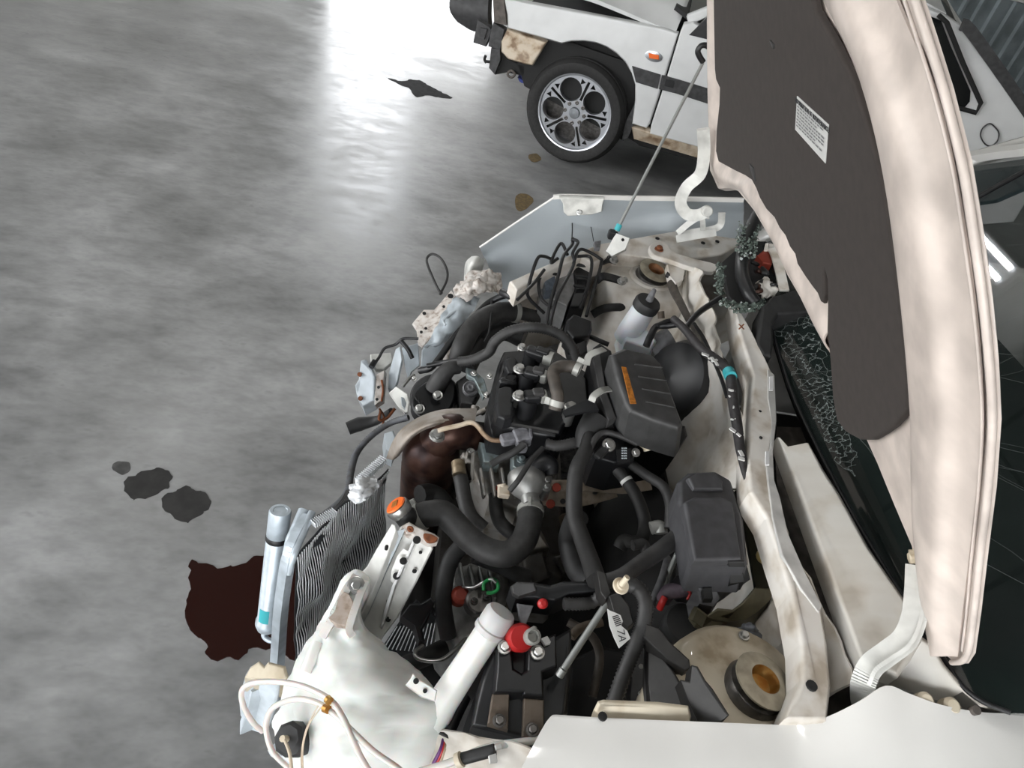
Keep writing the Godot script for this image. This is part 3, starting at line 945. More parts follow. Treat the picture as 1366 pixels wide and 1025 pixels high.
func wheel(car: Node3D, c: Vector3, ax: Vector3, r: float, fancy: bool) -> void:
	var m := Shape.new()
	var ri := r * 0.74
	lathe(m, c, ax, [[ri, 0.035], [r * 0.83, 0.05], [r * 0.93, 0.045], [r * 0.985, 0.025], [r, -0.0], [r, -0.13], [r * 0.96, -0.16], [ri, -0.16], [ri, 0.035]], 48)
	if fancy:
		for k in 3: lathe(m, c + ax * (-0.02 - k * 0.045), ax, [[r, 0.0], [r + 0.004, 0.004], [r + 0.004, 0.03], [r, 0.034]], 48)
	var ty := put("tyre", m, mats.tyre, car)
	m = Shape.new()
	lathe(m, c, ax, [[ri * 0.93, -0.15], [ri * 0.93, 0.02], [ri * 0.97, 0.034], [ri * 1.005, 0.036], [ri * 1.01, 0.02], [ri, -0.15], [ri * 0.93, -0.15]], 48)
	put("rim", m, mats.rim, ty)
	m = Shape.new()
	lathe(m, c, ax, [[0.0, -0.09], [ri * 0.94, -0.09], [ri * 0.94, -0.07], [0.0, -0.07]], 32)
	put("brake_disc", m, mats.dark_steel, ty)
	if not fancy:
		m = Shape.new()
		disc_at(m, c + ax * 0.0, ax, ri * 0.94, 0.02)
		put("wheel_face", m, mats.rim, ty)
		return
	var fr := frame_of(ax)
	# «up» as seen on the wheel
	var wy := Vector3.UP
	var wx := wy.cross(ax).normalized()
	var disc := CSGCylinder3D.new()
	disc.name = "wheel_face"
	disc.radius = ri * 0.96
	disc.height = 0.028
	disc.sides = 48
	disc.material = mats.rim
	var inv := ty.transform
	var host := car.transform * ty.transform
	disc.transform = host.affine_inverse() * Transform3D(Basis(wx, ax, wx.cross(ax)), c + ax * 0.012)
	for k in 5:
		var an := TAU * k / 5.0 - 0.42
		var cut := CSGCylinder3D.new()
		cut.name = "hole"
		cut.operation = CSGShape3D.OPERATION_SUBTRACTION
		cut.radius = ri * 0.3; cut.height = 0.1; cut.sides = 24
		var hc := Vector3(sin(an), 0, -cos(an))
		# local z points down the wheel: keep one hole at the top
		cut.position = hc * ri * 0.6
		cut.material = mats.rim
		disc.add_child(cut, true)
		var slot := CSGBox3D.new()
		slot.name = "slot"
		slot.operation = CSGShape3D.OPERATION_SUBTRACTION
		var am := an + TAU / 10.0
		slot.size = Vector3(ri * 0.07, 0.1, ri * 0.52)
		slot.transform = Transform3D(Basis(Vector3.UP, -am), Vector3(sin(am), 0, -cos(am)) * ri * 0.62)
		slot.material = mats.bumper_black
		disc.add_child(slot, true)
		for s: float in [-1.0, 1.0]:
			var tri := CSGCylinder3D.new()
			tri.name = "slot"
			tri.operation = CSGShape3D.OPERATION_SUBTRACTION
			tri.radius = ri * 0.085; tri.height = 0.1; tri.sides = 3
			var at := am + s * 0.19
			tri.transform = Transform3D(Basis(Vector3.UP, -at), Vector3(sin(at), 0, -cos(at)) * ri * 0.82)
			tri.material = mats.bumper_black
			disc.add_child(tri, true)
	ty.add_child(disc, true)
	m = Shape.new()
	lathe(m, c + ax * 0.026, ax, [[0.0, 0.012], [ri * 0.13, 0.01], [ri * 0.155, 0.0]].map(func(q): return q), 24)
	lathe(m, c + ax * 0.026, ax, [[ri * 0.155, 0.0], [ri * 0.13, 0.01], [0.0, 0.012]], 24)
	put("centre_cap", m, mats.aluminium, ty)
	for k in 8:
		m = Shape.new()
		var an := TAU * k / 8.0
		lathe(m, c + (wx * cos(an) + wy * sin(an)) * ri * 0.27 + ax * 0.024, ax, [[ri * 0.055, 0.0], [ri * 0.055, 0.004], [ri * 0.03, 0.006], [0.0, 0.003]], 10)
		put("lug_nut", m, mats.dark_steel, ty)

# ---------------------------------------------------------------- the wrecked car's body
var body: Node3D
func zp(px: float, py: float, z: float) -> Vector3: return on_plane(px, py, Vector3(0, 0, z), Vector3(0, 0, 1))
func zps(list: Array, z: float) -> PackedVector3Array:
	var o := PackedVector3Array()
	for q in list: o.append(zp(q[0], q[1], q[2] if q.size() > 2 else z))
	return o
func down(d: float) -> Vector3: return Vector3(0, -d, 0)
func hole(parent: Node3D, p: Vector3, axis: Vector3, r: float) -> void:
	var m := Shape.new()
	lathe(m, p - axis * 0.002, axis, [[r, 0.0], [r, 0.0028], [r * 0.8, 0.0032], [0.0, 0.0026]], 12)
	put("bolt_hole", m, mats.far_dark, parent)

func near_body() -> void:
	body = thing("wrecked_car", "crashed white car with its front torn off and bonnet raised over the open engine bay", "car", Vector3(0.6, 0, 0))
	var m := Shape.new()
	# far wing, seen from inside
	sheet(m, [zps([[640, 330], [690, 296], [740, 263], [785, 263], [850, 264], [920, 265], [992, 266]], -0.77), zps([[645, 341], [692, 322], [745, 300], [790, 291], [850, 284], [920, 282], [992, 282]], -0.785), zps([[652, 356], [694, 368], [750, 352], [795, 335], [850, 318], [920, 306], [992, 304]], -0.77), zps([[664, 400], [706, 420], [762, 410], [800, 400], [860, 390], [930, 380], [1000, 370]], -0.77)], 5, 0.003)
	var wing := put("front_wing", m, mats.primer, body, "far wing seen from its pale grey inner side")
	m = Shape.new()
	tube(m, Array(zps([[640, 330], [690, 296], [740, 263]], -0.768)), 0.003, 6)
	strap(m, Array(zps([[738, 263], [760, 262], [830, 264], [900, 265], [992, 267]], -0.765)), Vector3(0, 0, 1), 0.012, 0.006)
	put("wing_lip", m, mats.white, wing)
	m = Shape.new()
	slab(m, zps([[746, 264], [806, 266], [804, 274], [803, 283], [790, 287], [757, 289], [752, 284], [751, 272]], -0.74), Vector3(0, 0, -0.012), 0.003)
	put("wing_bracket", m, mats.bracket_white, wing)
	m = Shape.new()
	bolt(m, zp(773, 283, -0.739), Vector3(0, 0.5, 1), 0.006)
	put("bolt", m, mats.steel, wing)
	# upper rail and apron on the far side
	m = Shape.new()
	slab(m, pts([[680, 374, 0.835], [740, 347, 0.845], [800, 324, 0.865], [900, 307, 0.875], [988, 300, 0.885], [1000, 322, 0.885], [962, 340, 0.875], [905, 348, 0.865], [858, 342, 0.855], [820, 338, 0.855], [792, 350, 0.845], [776, 343, 0.845], [740, 357, 0.84], [706, 377, 0.835], [690, 387, 0.83]]), down(0.05), 0.006)
	var rail := put("upper_rail", m, mats.bay_white, body)
	m = Shape.new()
	sheet(m, [[[686, 388, 0.81], [712, 376, 0.815], [760, 352, 0.825], [805, 339, 0.835], [880, 346, 0.845], [960, 338, 0.86]], [[690, 440, 0.5], [735, 435, 0.48], [790, 430, 0.48], [840, 400, 0.62], [900, 385, 0.7], [975, 370, 0.75]], [[690, 520, 0.32], [745, 510, 0.32], [800, 500, 0.35], [860, 480, 0.38], [925, 470, 0.4], [985, 450, 0.45]]], 4, 0.003, 0.008, 9.0)
	put("inner_apron", m, mats.bay_white, body)
	m = Shape.new()
	slab(m, pts([[866, 328, 0.895], [878, 322, 0.898], [890, 325, 0.898], [900, 336, 0.898], [925, 344, 0.898], [955, 352, 0.895], [952, 362, 0.895], [920, 356, 0.895], [893, 346, 0.895], [872, 340, 0.893]]), down(0.012), 0.004, 3)
	put("cross_bracket", m, mats.bay_white, body)
	m = Shape.new()
	bolt(m, P(879, 333, 0.899), Vector3.UP, 0.008)
	put("bolt", m, mats.rust, rail)
	m = Shape.new()
	slab(m, pts([[890, 352, 0.880], [915, 356, 0.880], [912, 372, 0.865], [902, 378, 0.865], [893, 368, 0.865]]), down(0.02), 0.003)
	put("stud_bracket", m, mats.bay_white, rail)
	for q in [[938, 324], [957, 322], [877, 318]]: hole(rail, P(q[0], q[1], 0.884 if q[0] > 900 else 0.873), Vector3.UP, 0.006)
	# bonnet-stay clip
	m = Shape.new()
	slab(m, pts([[822, 311, 0.925], [840, 318, 0.925], [834, 333, 0.895], [816, 342, 0.875], [808, 335, 0.875]]), Vector3(0.004, -0.006, -0.004), 0.001)
	put("stay_clip", m, mats.bracket_white, rail)
	hole(rail, P(831, 320, 0.921), Vector3(0.3, 0.8, 0.5).normalized(), 0.004)
	m = Shape.new()
	slab(m, pts([[793, 322, 0.877], [802, 321, 0.877], [801, 330, 0.877], [794, 330, 0.877]]), down(0.012), 0.002)
	put("rail_clip", m, mats.grey_plastic, rail)
	# strut towers
	for far in [true, false]:
		var c := P(868, 372, 0.815) if far else P(1004, 922, 0.84)
		m = Shape.new()
		if far: lathe(m, c, Vector3.UP, [[0.19, -0.36], [0.165, -0.2], [0.14, -0.06], [0.122, -0.012], [0.108, 0.0], [0.06, 0.003], [0.055, 0.008], [0.0, 0.01]], 40)
		else: lathe(m, c + Vector3(-0.012, -0.0, 0.0), Vector3.UP, [[0.12, -0.4], [0.118, -0.2], [0.115, -0.04], [0.108, -0.01], [0.098, 0.0], [0.06, 0.004], [0.0, 0.004]], 40)
		var tw := put("strut_tower", m, mats.bay_white if far else mats.beige_white, body)
		var tilt := Vector3(0.1, 1, 0.12).normalized() if far else Vector3(0.16, 1, -0.05).normalized()
		m = Shape.new()
		lathe(m, c, tilt, [[0.044, -0.004], [0.046, 0.006], [0.043, 0.016], [0.034, 0.02], [0.032, 0.026]], 32)
		put("strut_bearing", m, mats.dark_steel, tw)
		m = Shape.new()
		lathe(m, c + tilt * 0.025, tilt, [[0.03, 0.0], [0.043, 0.002], [0.044, 0.006], [0.025, 0.011], [0.022, 0.01]], 32)
		var smt := put("strut_mount", m, mats.mount_plate, tw)
		m = Shape.new()
		lathe(m, c + tilt * 0.025, tilt, [[0.0225, 0.0095], [0.021, 0.001], [0.016, -0.006], [0.0, -0.008]], 32)
		put("mount_bowl", m, mats.gold if not far else mats.rust_bowl, smt, "gold-rusty bowl" if not far else "rusty bowl")
		for k in 3:
			if far and k == 0: continue
			m = Shape.new()
			var an := 0.6 + TAU * k / 3.0
			bolt(m, c + Vector3(cos(an) * 0.085, 0.004, sin(an) * 0.085), Vector3.UP, 0.006)
			put("bolt", m, mats.steel, tw)
	# bulkhead, crumpled, and the cowl above it
	m = Shape.new()
	var rows := []
	for r in [[0.125, 0.915], [0.112, 0.83], [0.085, 0.7], [0.03, 0.56], [0.0, 0.34]]:
		var line := PackedVector3Array()
		for k in 12:
			var z := -0.6 + k * 0.105
			var bow := -0.035 * (1.0 - pow(absf(z) / 0.62, 2.0))
			line.append(Vector3(r[0] + bow, r[1] - (0.06 if k == 0 else 0.0), z))
		rows.append(line)
	sheet(m, rows, 5, 0.004, 0.03, 7.0)
	put("bulkhead", m, mats.bay_white, body, "creased white bulkhead")
	m = Shape.new()
	rows = []
	for r in [[0.05, 0.68], [0.0, 0.6], [-0.04, 0.45], [-0.06, 0.3]]:
		var line := PackedVector3Array()
		for k in 6: line.append(Vector3(r[0] - 0.03 + (0.02 if k in [0, 5] else 0.0), r[1] - (0.05 if k in [0, 5] else 0.0), -0.12 + k * 0.085))
		rows.append(line)
	sheet(m, rows, 4, 0.01)
	put("cavity_shade", m, mats.deep, body)  # dark sheet added before the lower bulkhead to paint the shade of the cavity
	m = Shape.new()
	slab(m, pts([[978, 398, 0.93], [1005, 440, 0.95], [1024, 478, 0.952], [1034, 500, 0.95], [1036, 560, 0.947], [1031, 600, 0.946], [1034, 640, 0.945], [1042, 664, 0.944], [1052, 710, 0.94], [1076, 765, 0.935], [1098, 808, 0.93], [1106, 856, 0.925], [1111, 914, 0.92], [1106, 962, 0.915], [1048, 958, 0.915], [1060, 930, 0.915], [1070, 905, 0.92], [1068, 858, 0.925], [1055, 790, 0.93], [1038, 740, 0.935], [1022, 690, 0.94], [1000, 655, 0.944], [997, 620, 0.946], [998, 560, 0.947], [1004, 500, 0.95], [985, 440, 0.94]]), down(0.05), 0.008)
	var cs := put("cowl_strip", m, mats.bay_white, body)
	m = Shape.new()
	slab(m, pts([[1024, 492, 0.9530], [1034, 500, 0.9510], [1037, 560, 0.9480], [1032, 600, 0.9470], [1034, 640, 0.9460], [1042, 664, 0.9450], [1052, 710, 0.9410], [1076, 765, 0.9360], [1098, 808, 0.9310], [1093, 818, 0.9310], [1068, 785, 0.9350], [1043, 740, 0.9380], [1030, 690, 0.9430], [1024, 640, 0.9460], [1021, 612, 0.9470], [1027, 596, 0.9470], [1028, 560, 0.9480], [1024, 530, 0.9510]]), down(0.008), 0.003)
	put("cowl_flange", m, mats.flange_white, cs)
	for q in [[1029, 511, 0.9565], [1024, 611, 0.952]]:
		m = Shape.new()
		slab(m, pts([[q[0] - 2.5, q[1] - 9, q[2]], [q[0] + 2.5, q[1] - 9, q[2]], [q[0] + 2.5, q[1] + 9, q[2]], [q[0] - 2.5, q[1] + 9, q[2]]]), down(0.003), 0.0005)
		put("slot", m, mats.lamp_body, cs)
	for q in [[1014, 549], [1015, 584], [1083, 915]]: hole(cs, P(q[0], q[1], 0.9475 if q[1] < 700 else 0.9205), Vector3.UP, 0.003 if q[1] < 700 else 0.008)
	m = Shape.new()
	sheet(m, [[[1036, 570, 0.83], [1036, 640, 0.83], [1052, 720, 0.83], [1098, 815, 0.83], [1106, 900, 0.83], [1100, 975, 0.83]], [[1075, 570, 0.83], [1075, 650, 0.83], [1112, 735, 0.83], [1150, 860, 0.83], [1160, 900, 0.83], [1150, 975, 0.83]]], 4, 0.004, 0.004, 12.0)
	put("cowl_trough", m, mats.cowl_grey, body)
	m = Shape.new()
	slab(m, pts([[1037, 580, 0.95], [1052, 592, 0.955], [1079, 587, 0.965], [1100, 625, 0.965], [1121, 657, 0.965], [1160, 728, 0.965], [1208, 797, 0.965], [1231, 853, 0.965], [1215, 880, 0.955], [1199, 901, 0.95], [1180, 893, 0.945], [1149, 882, 0.935], [1105, 763, 0.935], [1063, 650, 0.94]]), down(0.03), 0.008)
	put("scuttle_panel", m, mats.cowl_white, body)
	m = Shape.new()
	slab(m, pts([[1155, 921, 0.905], [1180, 905, 0.925], [1200, 898, 0.935], [1231, 853, 0.955], [1244, 862, 0.955], [1262, 890, 0.952], [1282, 914, 0.95], [1310, 938, 0.95], [1352, 956, 0.91], [1310, 951, 0.91], [1255, 941, 0.905], [1212, 927, 0.905], [1180, 916, 0.905], [1160, 930, 0.9]]), down(0.03), 0.006)
	var cc := put("cowl_corner", m, mats.cowl_white, body)
	for q in [[1233, 936], [1268, 943], [1302, 948]]:
		m = Shape.new()
		lathe(m, P(q[0], q[1], 0.935 if q[0] < 1290 else 0.945), Vector3(-0.1, 1, 0.3), [[0.012, -0.012], [0.012, 0.004], [0.008, 0.008], [0.0, 0.008]] if q[0] < 1290 else [[0.006, -0.01], [0.006, 0.002], [0.0, 0.002]], 16)
		put("grommet", m, mats.cowl_grey if q[0] > 1290 else mats.beige_white, cc)
	# black corner trim below the windscreen, dark hole where the side glass broke
	m = Shape.new()
	slab(m, pts([[1016, 408, 0.97], [1030, 394, 0.975], [1062, 384, 0.985], [1078, 400, 0.985], [1078, 415, 0.98], [1040, 418, 0.97], [1032, 430, 0.965], [1033, 456, 0.96], [1030, 474, 0.955], [1018, 472, 0.955], [1009, 458, 0.955], [1012, 440, 0.96]]), down(0.05), 0.008)
	put("cowl_trim", m, mats.dull_black, body)
	# windscreen
	var wo := PackedVector3Array()
	for q in [[1012, 330], [1024, 415], [1036, 462], [1062, 540], [1122, 660], [1182, 762], [1232, 837], [1264, 888], [1284, 917], [1312, 938], [1348, 952]]: wo.append(screen_at(q[0], q[1]))
	var ax := Vector3(cos(deg_to_rad(36.0)), sin(deg_to_rad(36.0)), 0)
	for q in [[0.12, 0.62], [0.84, 0.53], [0.87, 0.3], [0.88, 0.0], [0.87, -0.3], [0.84, -0.55]]: wo.append(WS0 + ax * q[0] + Vector3(0, 0, q[1]))
	wo.append(screen_at(1285, 217))
	m = Shape.new()
	slab(m, wo, -screen_n() * 0.005, 0.001)
	var ws := put("windscreen", m, mats.glass, body, "dark cracked windscreen")
	m = Shape.new()
	var seal := []
	for i in 11: seal.append(wo[i] + screen_n() * 0.002)
	tube(m, seal, 0.0035, 8, 3)
	put("glass_seal", m, mats.black, ws)
	cracks(ws)
	m = Shape.new()
	strap(m, [screen_at(1270, 219, 0.012), screen_at(1330, 210, 0.012), screen_at(1400, 199, 0.012), WS0 + ax * 0.86 + Vector3(0, 0.012, -0.57)], screen_n(), 0.022, 0.02)
	tube(m, [WS0 + ax * 0.02 + Vector3(0, 0, -0.64), screen_at(1270, 222, 0.0), WS0 + ax * 0.86 + Vector3(0, 0.0, -0.58)], 0.02, 8)
	put("windscreen_pillar", m, mats.white, body)
	m = Shape.new()
	bar(m, WS0 + ax * 0.18 + Vector3(0, -0.01, 0.645), WS0 + ax * 0.87 + Vector3(0, 0.0, 0.57), 0.05, 0.03, Vector3.UP, 0.008)
	put("windscreen_pillar", m, mats.white, body)
	m = Shape.new()
	slab(m, PackedVector3Array([screen_at(1286, 219, -0.008), screen_at(1400, 203, -0.008), screen_at(1400, 232, -0.008), screen_at(1330, 262, -0.008), screen_at(1290, 268, -0.008)]), -screen_n() * 0.01, 0.002)
	put("headliner_strip", m, mats.shade_strip, body)
	m = Shape.new()
	tube(m, [screen_at(1290, 279, 0.015), screen_at(1330, 259, 0.02), screen_at(1380, 232, 0.02)], 0.006, 8)
	put("wiper_arm", m, mats.black, body)
	# cabin behind the glass
	m = Shape.new()
	sheet(m, [[Vector3(0.3, 0.86, -0.6), Vector3(0.6, 0.93, -0.6), Vector3(0.85, 0.9, -0.6), Vector3(0.9, 0.6, -0.6)], [Vector3(0.25, 0.86, 0), Vector3(0.6, 0.95, 0), Vector3(0.85, 0.92, 0), Vector3(0.9, 0.6, 0)], [Vector3(0.3, 0.86, 0.6), Vector3(0.6, 0.93, 0.6), Vector3(0.85, 0.9, 0.6), Vector3(0.9, 0.6, 0.6)]], 4, 0.02)
	put("dashboard", m, mats.far_dark, body)
	m = Shape.new()
	for z: float in [-0.27, 0.33]:
		block(m, Vector3(1.25, 0.35, z - 0.22), Vector3(1.4, 1.05, z + 0.22), 0.05)
		block(m, Vector3(0.95, 0.35, z - 0.22), Vector3(1.35, 0.55, z + 0.22), 0.05)
	put("seat", m, mats.far_dark, body)
	m = Shape.new()
	block(m, Vector3(0.15, 0.2, -0.7), Vector3(2.55, 0.34, 0.68), 0.02)
	block(m, Vector3(-0.5, 0.16, -0.34), Vector3(0.15, 0.3, 0.36), 0.03)
	put("floor_pan", m, mats.deep, body)
	for z: float in [-0.79, 0.72]:
		m = Shape.new()
		block(m, Vector3(0.42, 0.28, z), Vector3(2.55, 0.95, z + 0.05), 0.02)
		block(m, Vector3(1.55, 0.9, z + 0.01), Vector3(1.62, 1.42, z + 0.04), 0.01)
		block(m, Vector3(2.3, 0.9, z + 0.01), Vector3(2.5, 1.42, z + 0.04), 0.01)
		put("side_panel", m, mats.white, body)
	m = Shape.new()
	sheet(m, [[Vector3(0.92, 1.44, -0.56), Vector3(1.6, 1.5, -0.62), Vector3(2.5, 1.42, -0.6)], [Vector3(0.94, 1.47, 0), Vector3(1.6, 1.54, 0), Vector3(2.5, 1.46, 0)], [Vector3(0.92, 1.44, 0.54), Vector3(1.6, 1.5, 0.62), Vector3(2.5, 1.42, 0.6)]], 4, 0.02)
	put("roof", m, mats.white, body)
	m = Shape.new()
	block(m, Vector3(2.5, 0.3, -0.74), Vector3(2.56, 1.43, 0.72), 0.02)
	put("tailgate", m, mats.white, body)
	for q: Array in [[-0.03, 0.62, 1.0], [-0.03, -0.62, -1.0], [2.05, 0.66, 1.0], [2.05, -0.7, -1.0]]: wheel(body, Vector3(q[0], 0.27, q[1]), Vector3(0, 0, q[2]), 0.27, false)
	# near wing
	var edge := pts([[742, 956, 0.87], [800, 959, 0.875], [880, 962, 0.88], [960, 965, 0.885], [1040, 968, 0.89], [1070, 966, 0.896], [1105, 956, 0.91], [1145, 936, 0.93], [1180, 915, 0.945], [1212, 926, 0.942], [1255, 941, 0.94], [1310, 951, 0.935], [1370, 953, 0.93], [1450, 955, 0.925]])
	rows = [edge]
	for r: Array in [[0.0, -0.001, 0.025], [0.0, -0.014, 0.09], [0.0, -0.06, 0.16], [0.0, -0.2, 0.2], [0.0, -0.5, 0.19]]:
		var line := PackedVector3Array()
		for i in edge.size():
			var q := edge[i] + Vector3(0, r[1], r[2])
			q.z = minf(q.z, lerpf(q.z, 0.6 + r[2], 0.8))
			var ease: float = smoothstep(0.0, 0.06, r[2])
			q.y = lerpf(q.y, lerpf(0.87, 0.915, i / 12.0) + r[1], ease)
			q.z = lerpf(q.z, 0.6 + r[2], ease)
			if i == 0: q.x -= r[2] * 0.55
			if i == 1: q.x -= r[2] * 0.2
			line.append(q)
		rows.append(line)
	m = Shape.new()
	sheet(m, rows, 4, 0.003)
	put("front_wing", m, mats.white, body, "near white wing along the bottom of the engine bay")
	m = Shape.new()
	slab(m, pts([[799, 938, 0.885], [806, 936, 0.885], [880, 939, 0.885], [920, 944, 0.885], [924, 958, 0.88], [922, 968, 0.87], [800, 966, 0.86], [793, 950, 0.88]]), down(0.02), 0.005)
	var nr := put("upper_rail", m, mats.beige_white, body, "near rail end with a rusty bolt hole")
	hole(nr, P(804, 956, 0.884), Vector3.UP, 0.006)
	m = Shape.new()
	sheet(m, [[[540, 960, 0.55], [600, 975, 0.62], [680, 992, 0.7], [760, 1000, 0.72], [860, 975, 0.72], [950, 990, 0.74], [1060, 985, 0.8]], [[560, 1010, 0.5], [610, 1035, 0.6], [690, 1045, 0.66], [770, 1040, 0.68], [860, 1030, 0.7], [950, 1040, 0.72], [1060, 1030, 0.78]]], 4, 0.004, 0.02, 14.0)
	put("inner_apron", m, mats.bay_white, body)
	m = Shape.new()
	sheet(m, [[[900, 940, 0.6], [940, 870, 0.66], [985, 830, 0.7], [1030, 800, 0.76], [1050, 760, 0.82]], [[960, 985, 0.72], [1000, 960, 0.78], [1040, 940, 0.82], [1062, 900, 0.85], [1062, 800, 0.88]]], 4, 0.004, 0.012, 12.0)
	put("inner_apron", m, mats.bay_white, body)

func cracks(ws: Node3D) -> void:
	var m := Shape.new()
	var nn := screen_n()
	var ax := Vector3(cos(deg_to_rad(36.0)), sin(deg_to_rad(36.0)), 0)
	var line := func(list: PackedVector3Array, w: float) -> void:
		for i in list.size() - 1:
			var d := list[i + 1] - list[i]
			if d.length() < 1e-5: continue
			var s := d.normalized().cross(nn) * w
			var lift := nn * 0.0012
			m.flat(list[i] - s + lift, list[i + 1] - s + lift, list[i + 1] + s + lift, list[i] + s + lift, nn)
	# crushed corner: a net of small cells
	var spots := PackedVector3Array()
	for k in 620:
		var f := pow(rng.randf(), 1.1)
		var wide := lerpf(30.0, 14.0, f)
		spots.append(screen_at(lerpf(1046, 1126, f) + rng.randf_range(-wide, wide) + 6.0, lerpf(416, 622, f) + rng.randf_range(-16, 16)))
	for i in spots.size():
		var near := []
		for j in spots.size():
			if j != i: near.append([spots[i].distance_to(spots[j]), j])
		near.sort_custom(func(p, q): return p[0] < q[0])
		for j in rng.randi_range(2, 4):
			line.call(PackedVector3Array([spots[i], spots[near[j][1]]]), rng.randf_range(0.0001, 0.0004))
		if i % 6 == 0: line.call(PackedVector3Array([spots[i], spots[i].lerp(spots[near[0][1]], 0.7)]), 0.0014)
	# long cracks that leave it
	for k in 26:
		var p := screen_at(rng.randf_range(1060, 1110), rng.randf_range(450, 590))
		var an := rng.randf_range(-0.2, 1.75)
		var l := PackedVector3Array([p])
		for j in 16:
			an += rng.randf_range(-0.22, 0.22)
			p += (ax * cos(an) + Vector3(0, 0, sin(an))) * rng.randf_range(0.02, 0.06)
			if absf(p.z) > 0.56 or (p - WS0).dot(ax) > 0.8 or (p - WS0).dot(ax) < 0.0: break
			l.append(p)
		line.call(l, rng.randf_range(0.0001, 0.00025))
	# net on the upper half
	for k in 14:
		var p := WS0 + ax * rng.randf_range(0.35, 0.75) + Vector3(0, 0, rng.randf_range(-0.5, 0.4))
		var an := rng.randf() * TAU
		var l := PackedVector3Array([p])
		for j in 8:
			an += rng.randf_range(-0.25, 0.25)
			p += (ax * cos(an) + Vector3(0, 0, sin(an))) * rng.randf_range(0.02, 0.06)
			if absf(p.z) > 0.52 or (p - WS0).dot(ax) > 0.8 or (p - WS0).dot(ax) < 0.05: break
			l.append(p)
		line.call(l, rng.randf_range(0.0001, 0.00022))
	tag(put("glass_cracks", m, mats.crack, ws), "", "", "", "stuff")

# ---------------------------------------------------------------- the raised bonnet
func hs(list: Array, lift := 0.0) -> PackedVector3Array:
	var o := PackedVector3Array()
	for q in list: o.append(hood_at(q[0], q[1], q[2] if q.size() > 2 else lift))
	return o

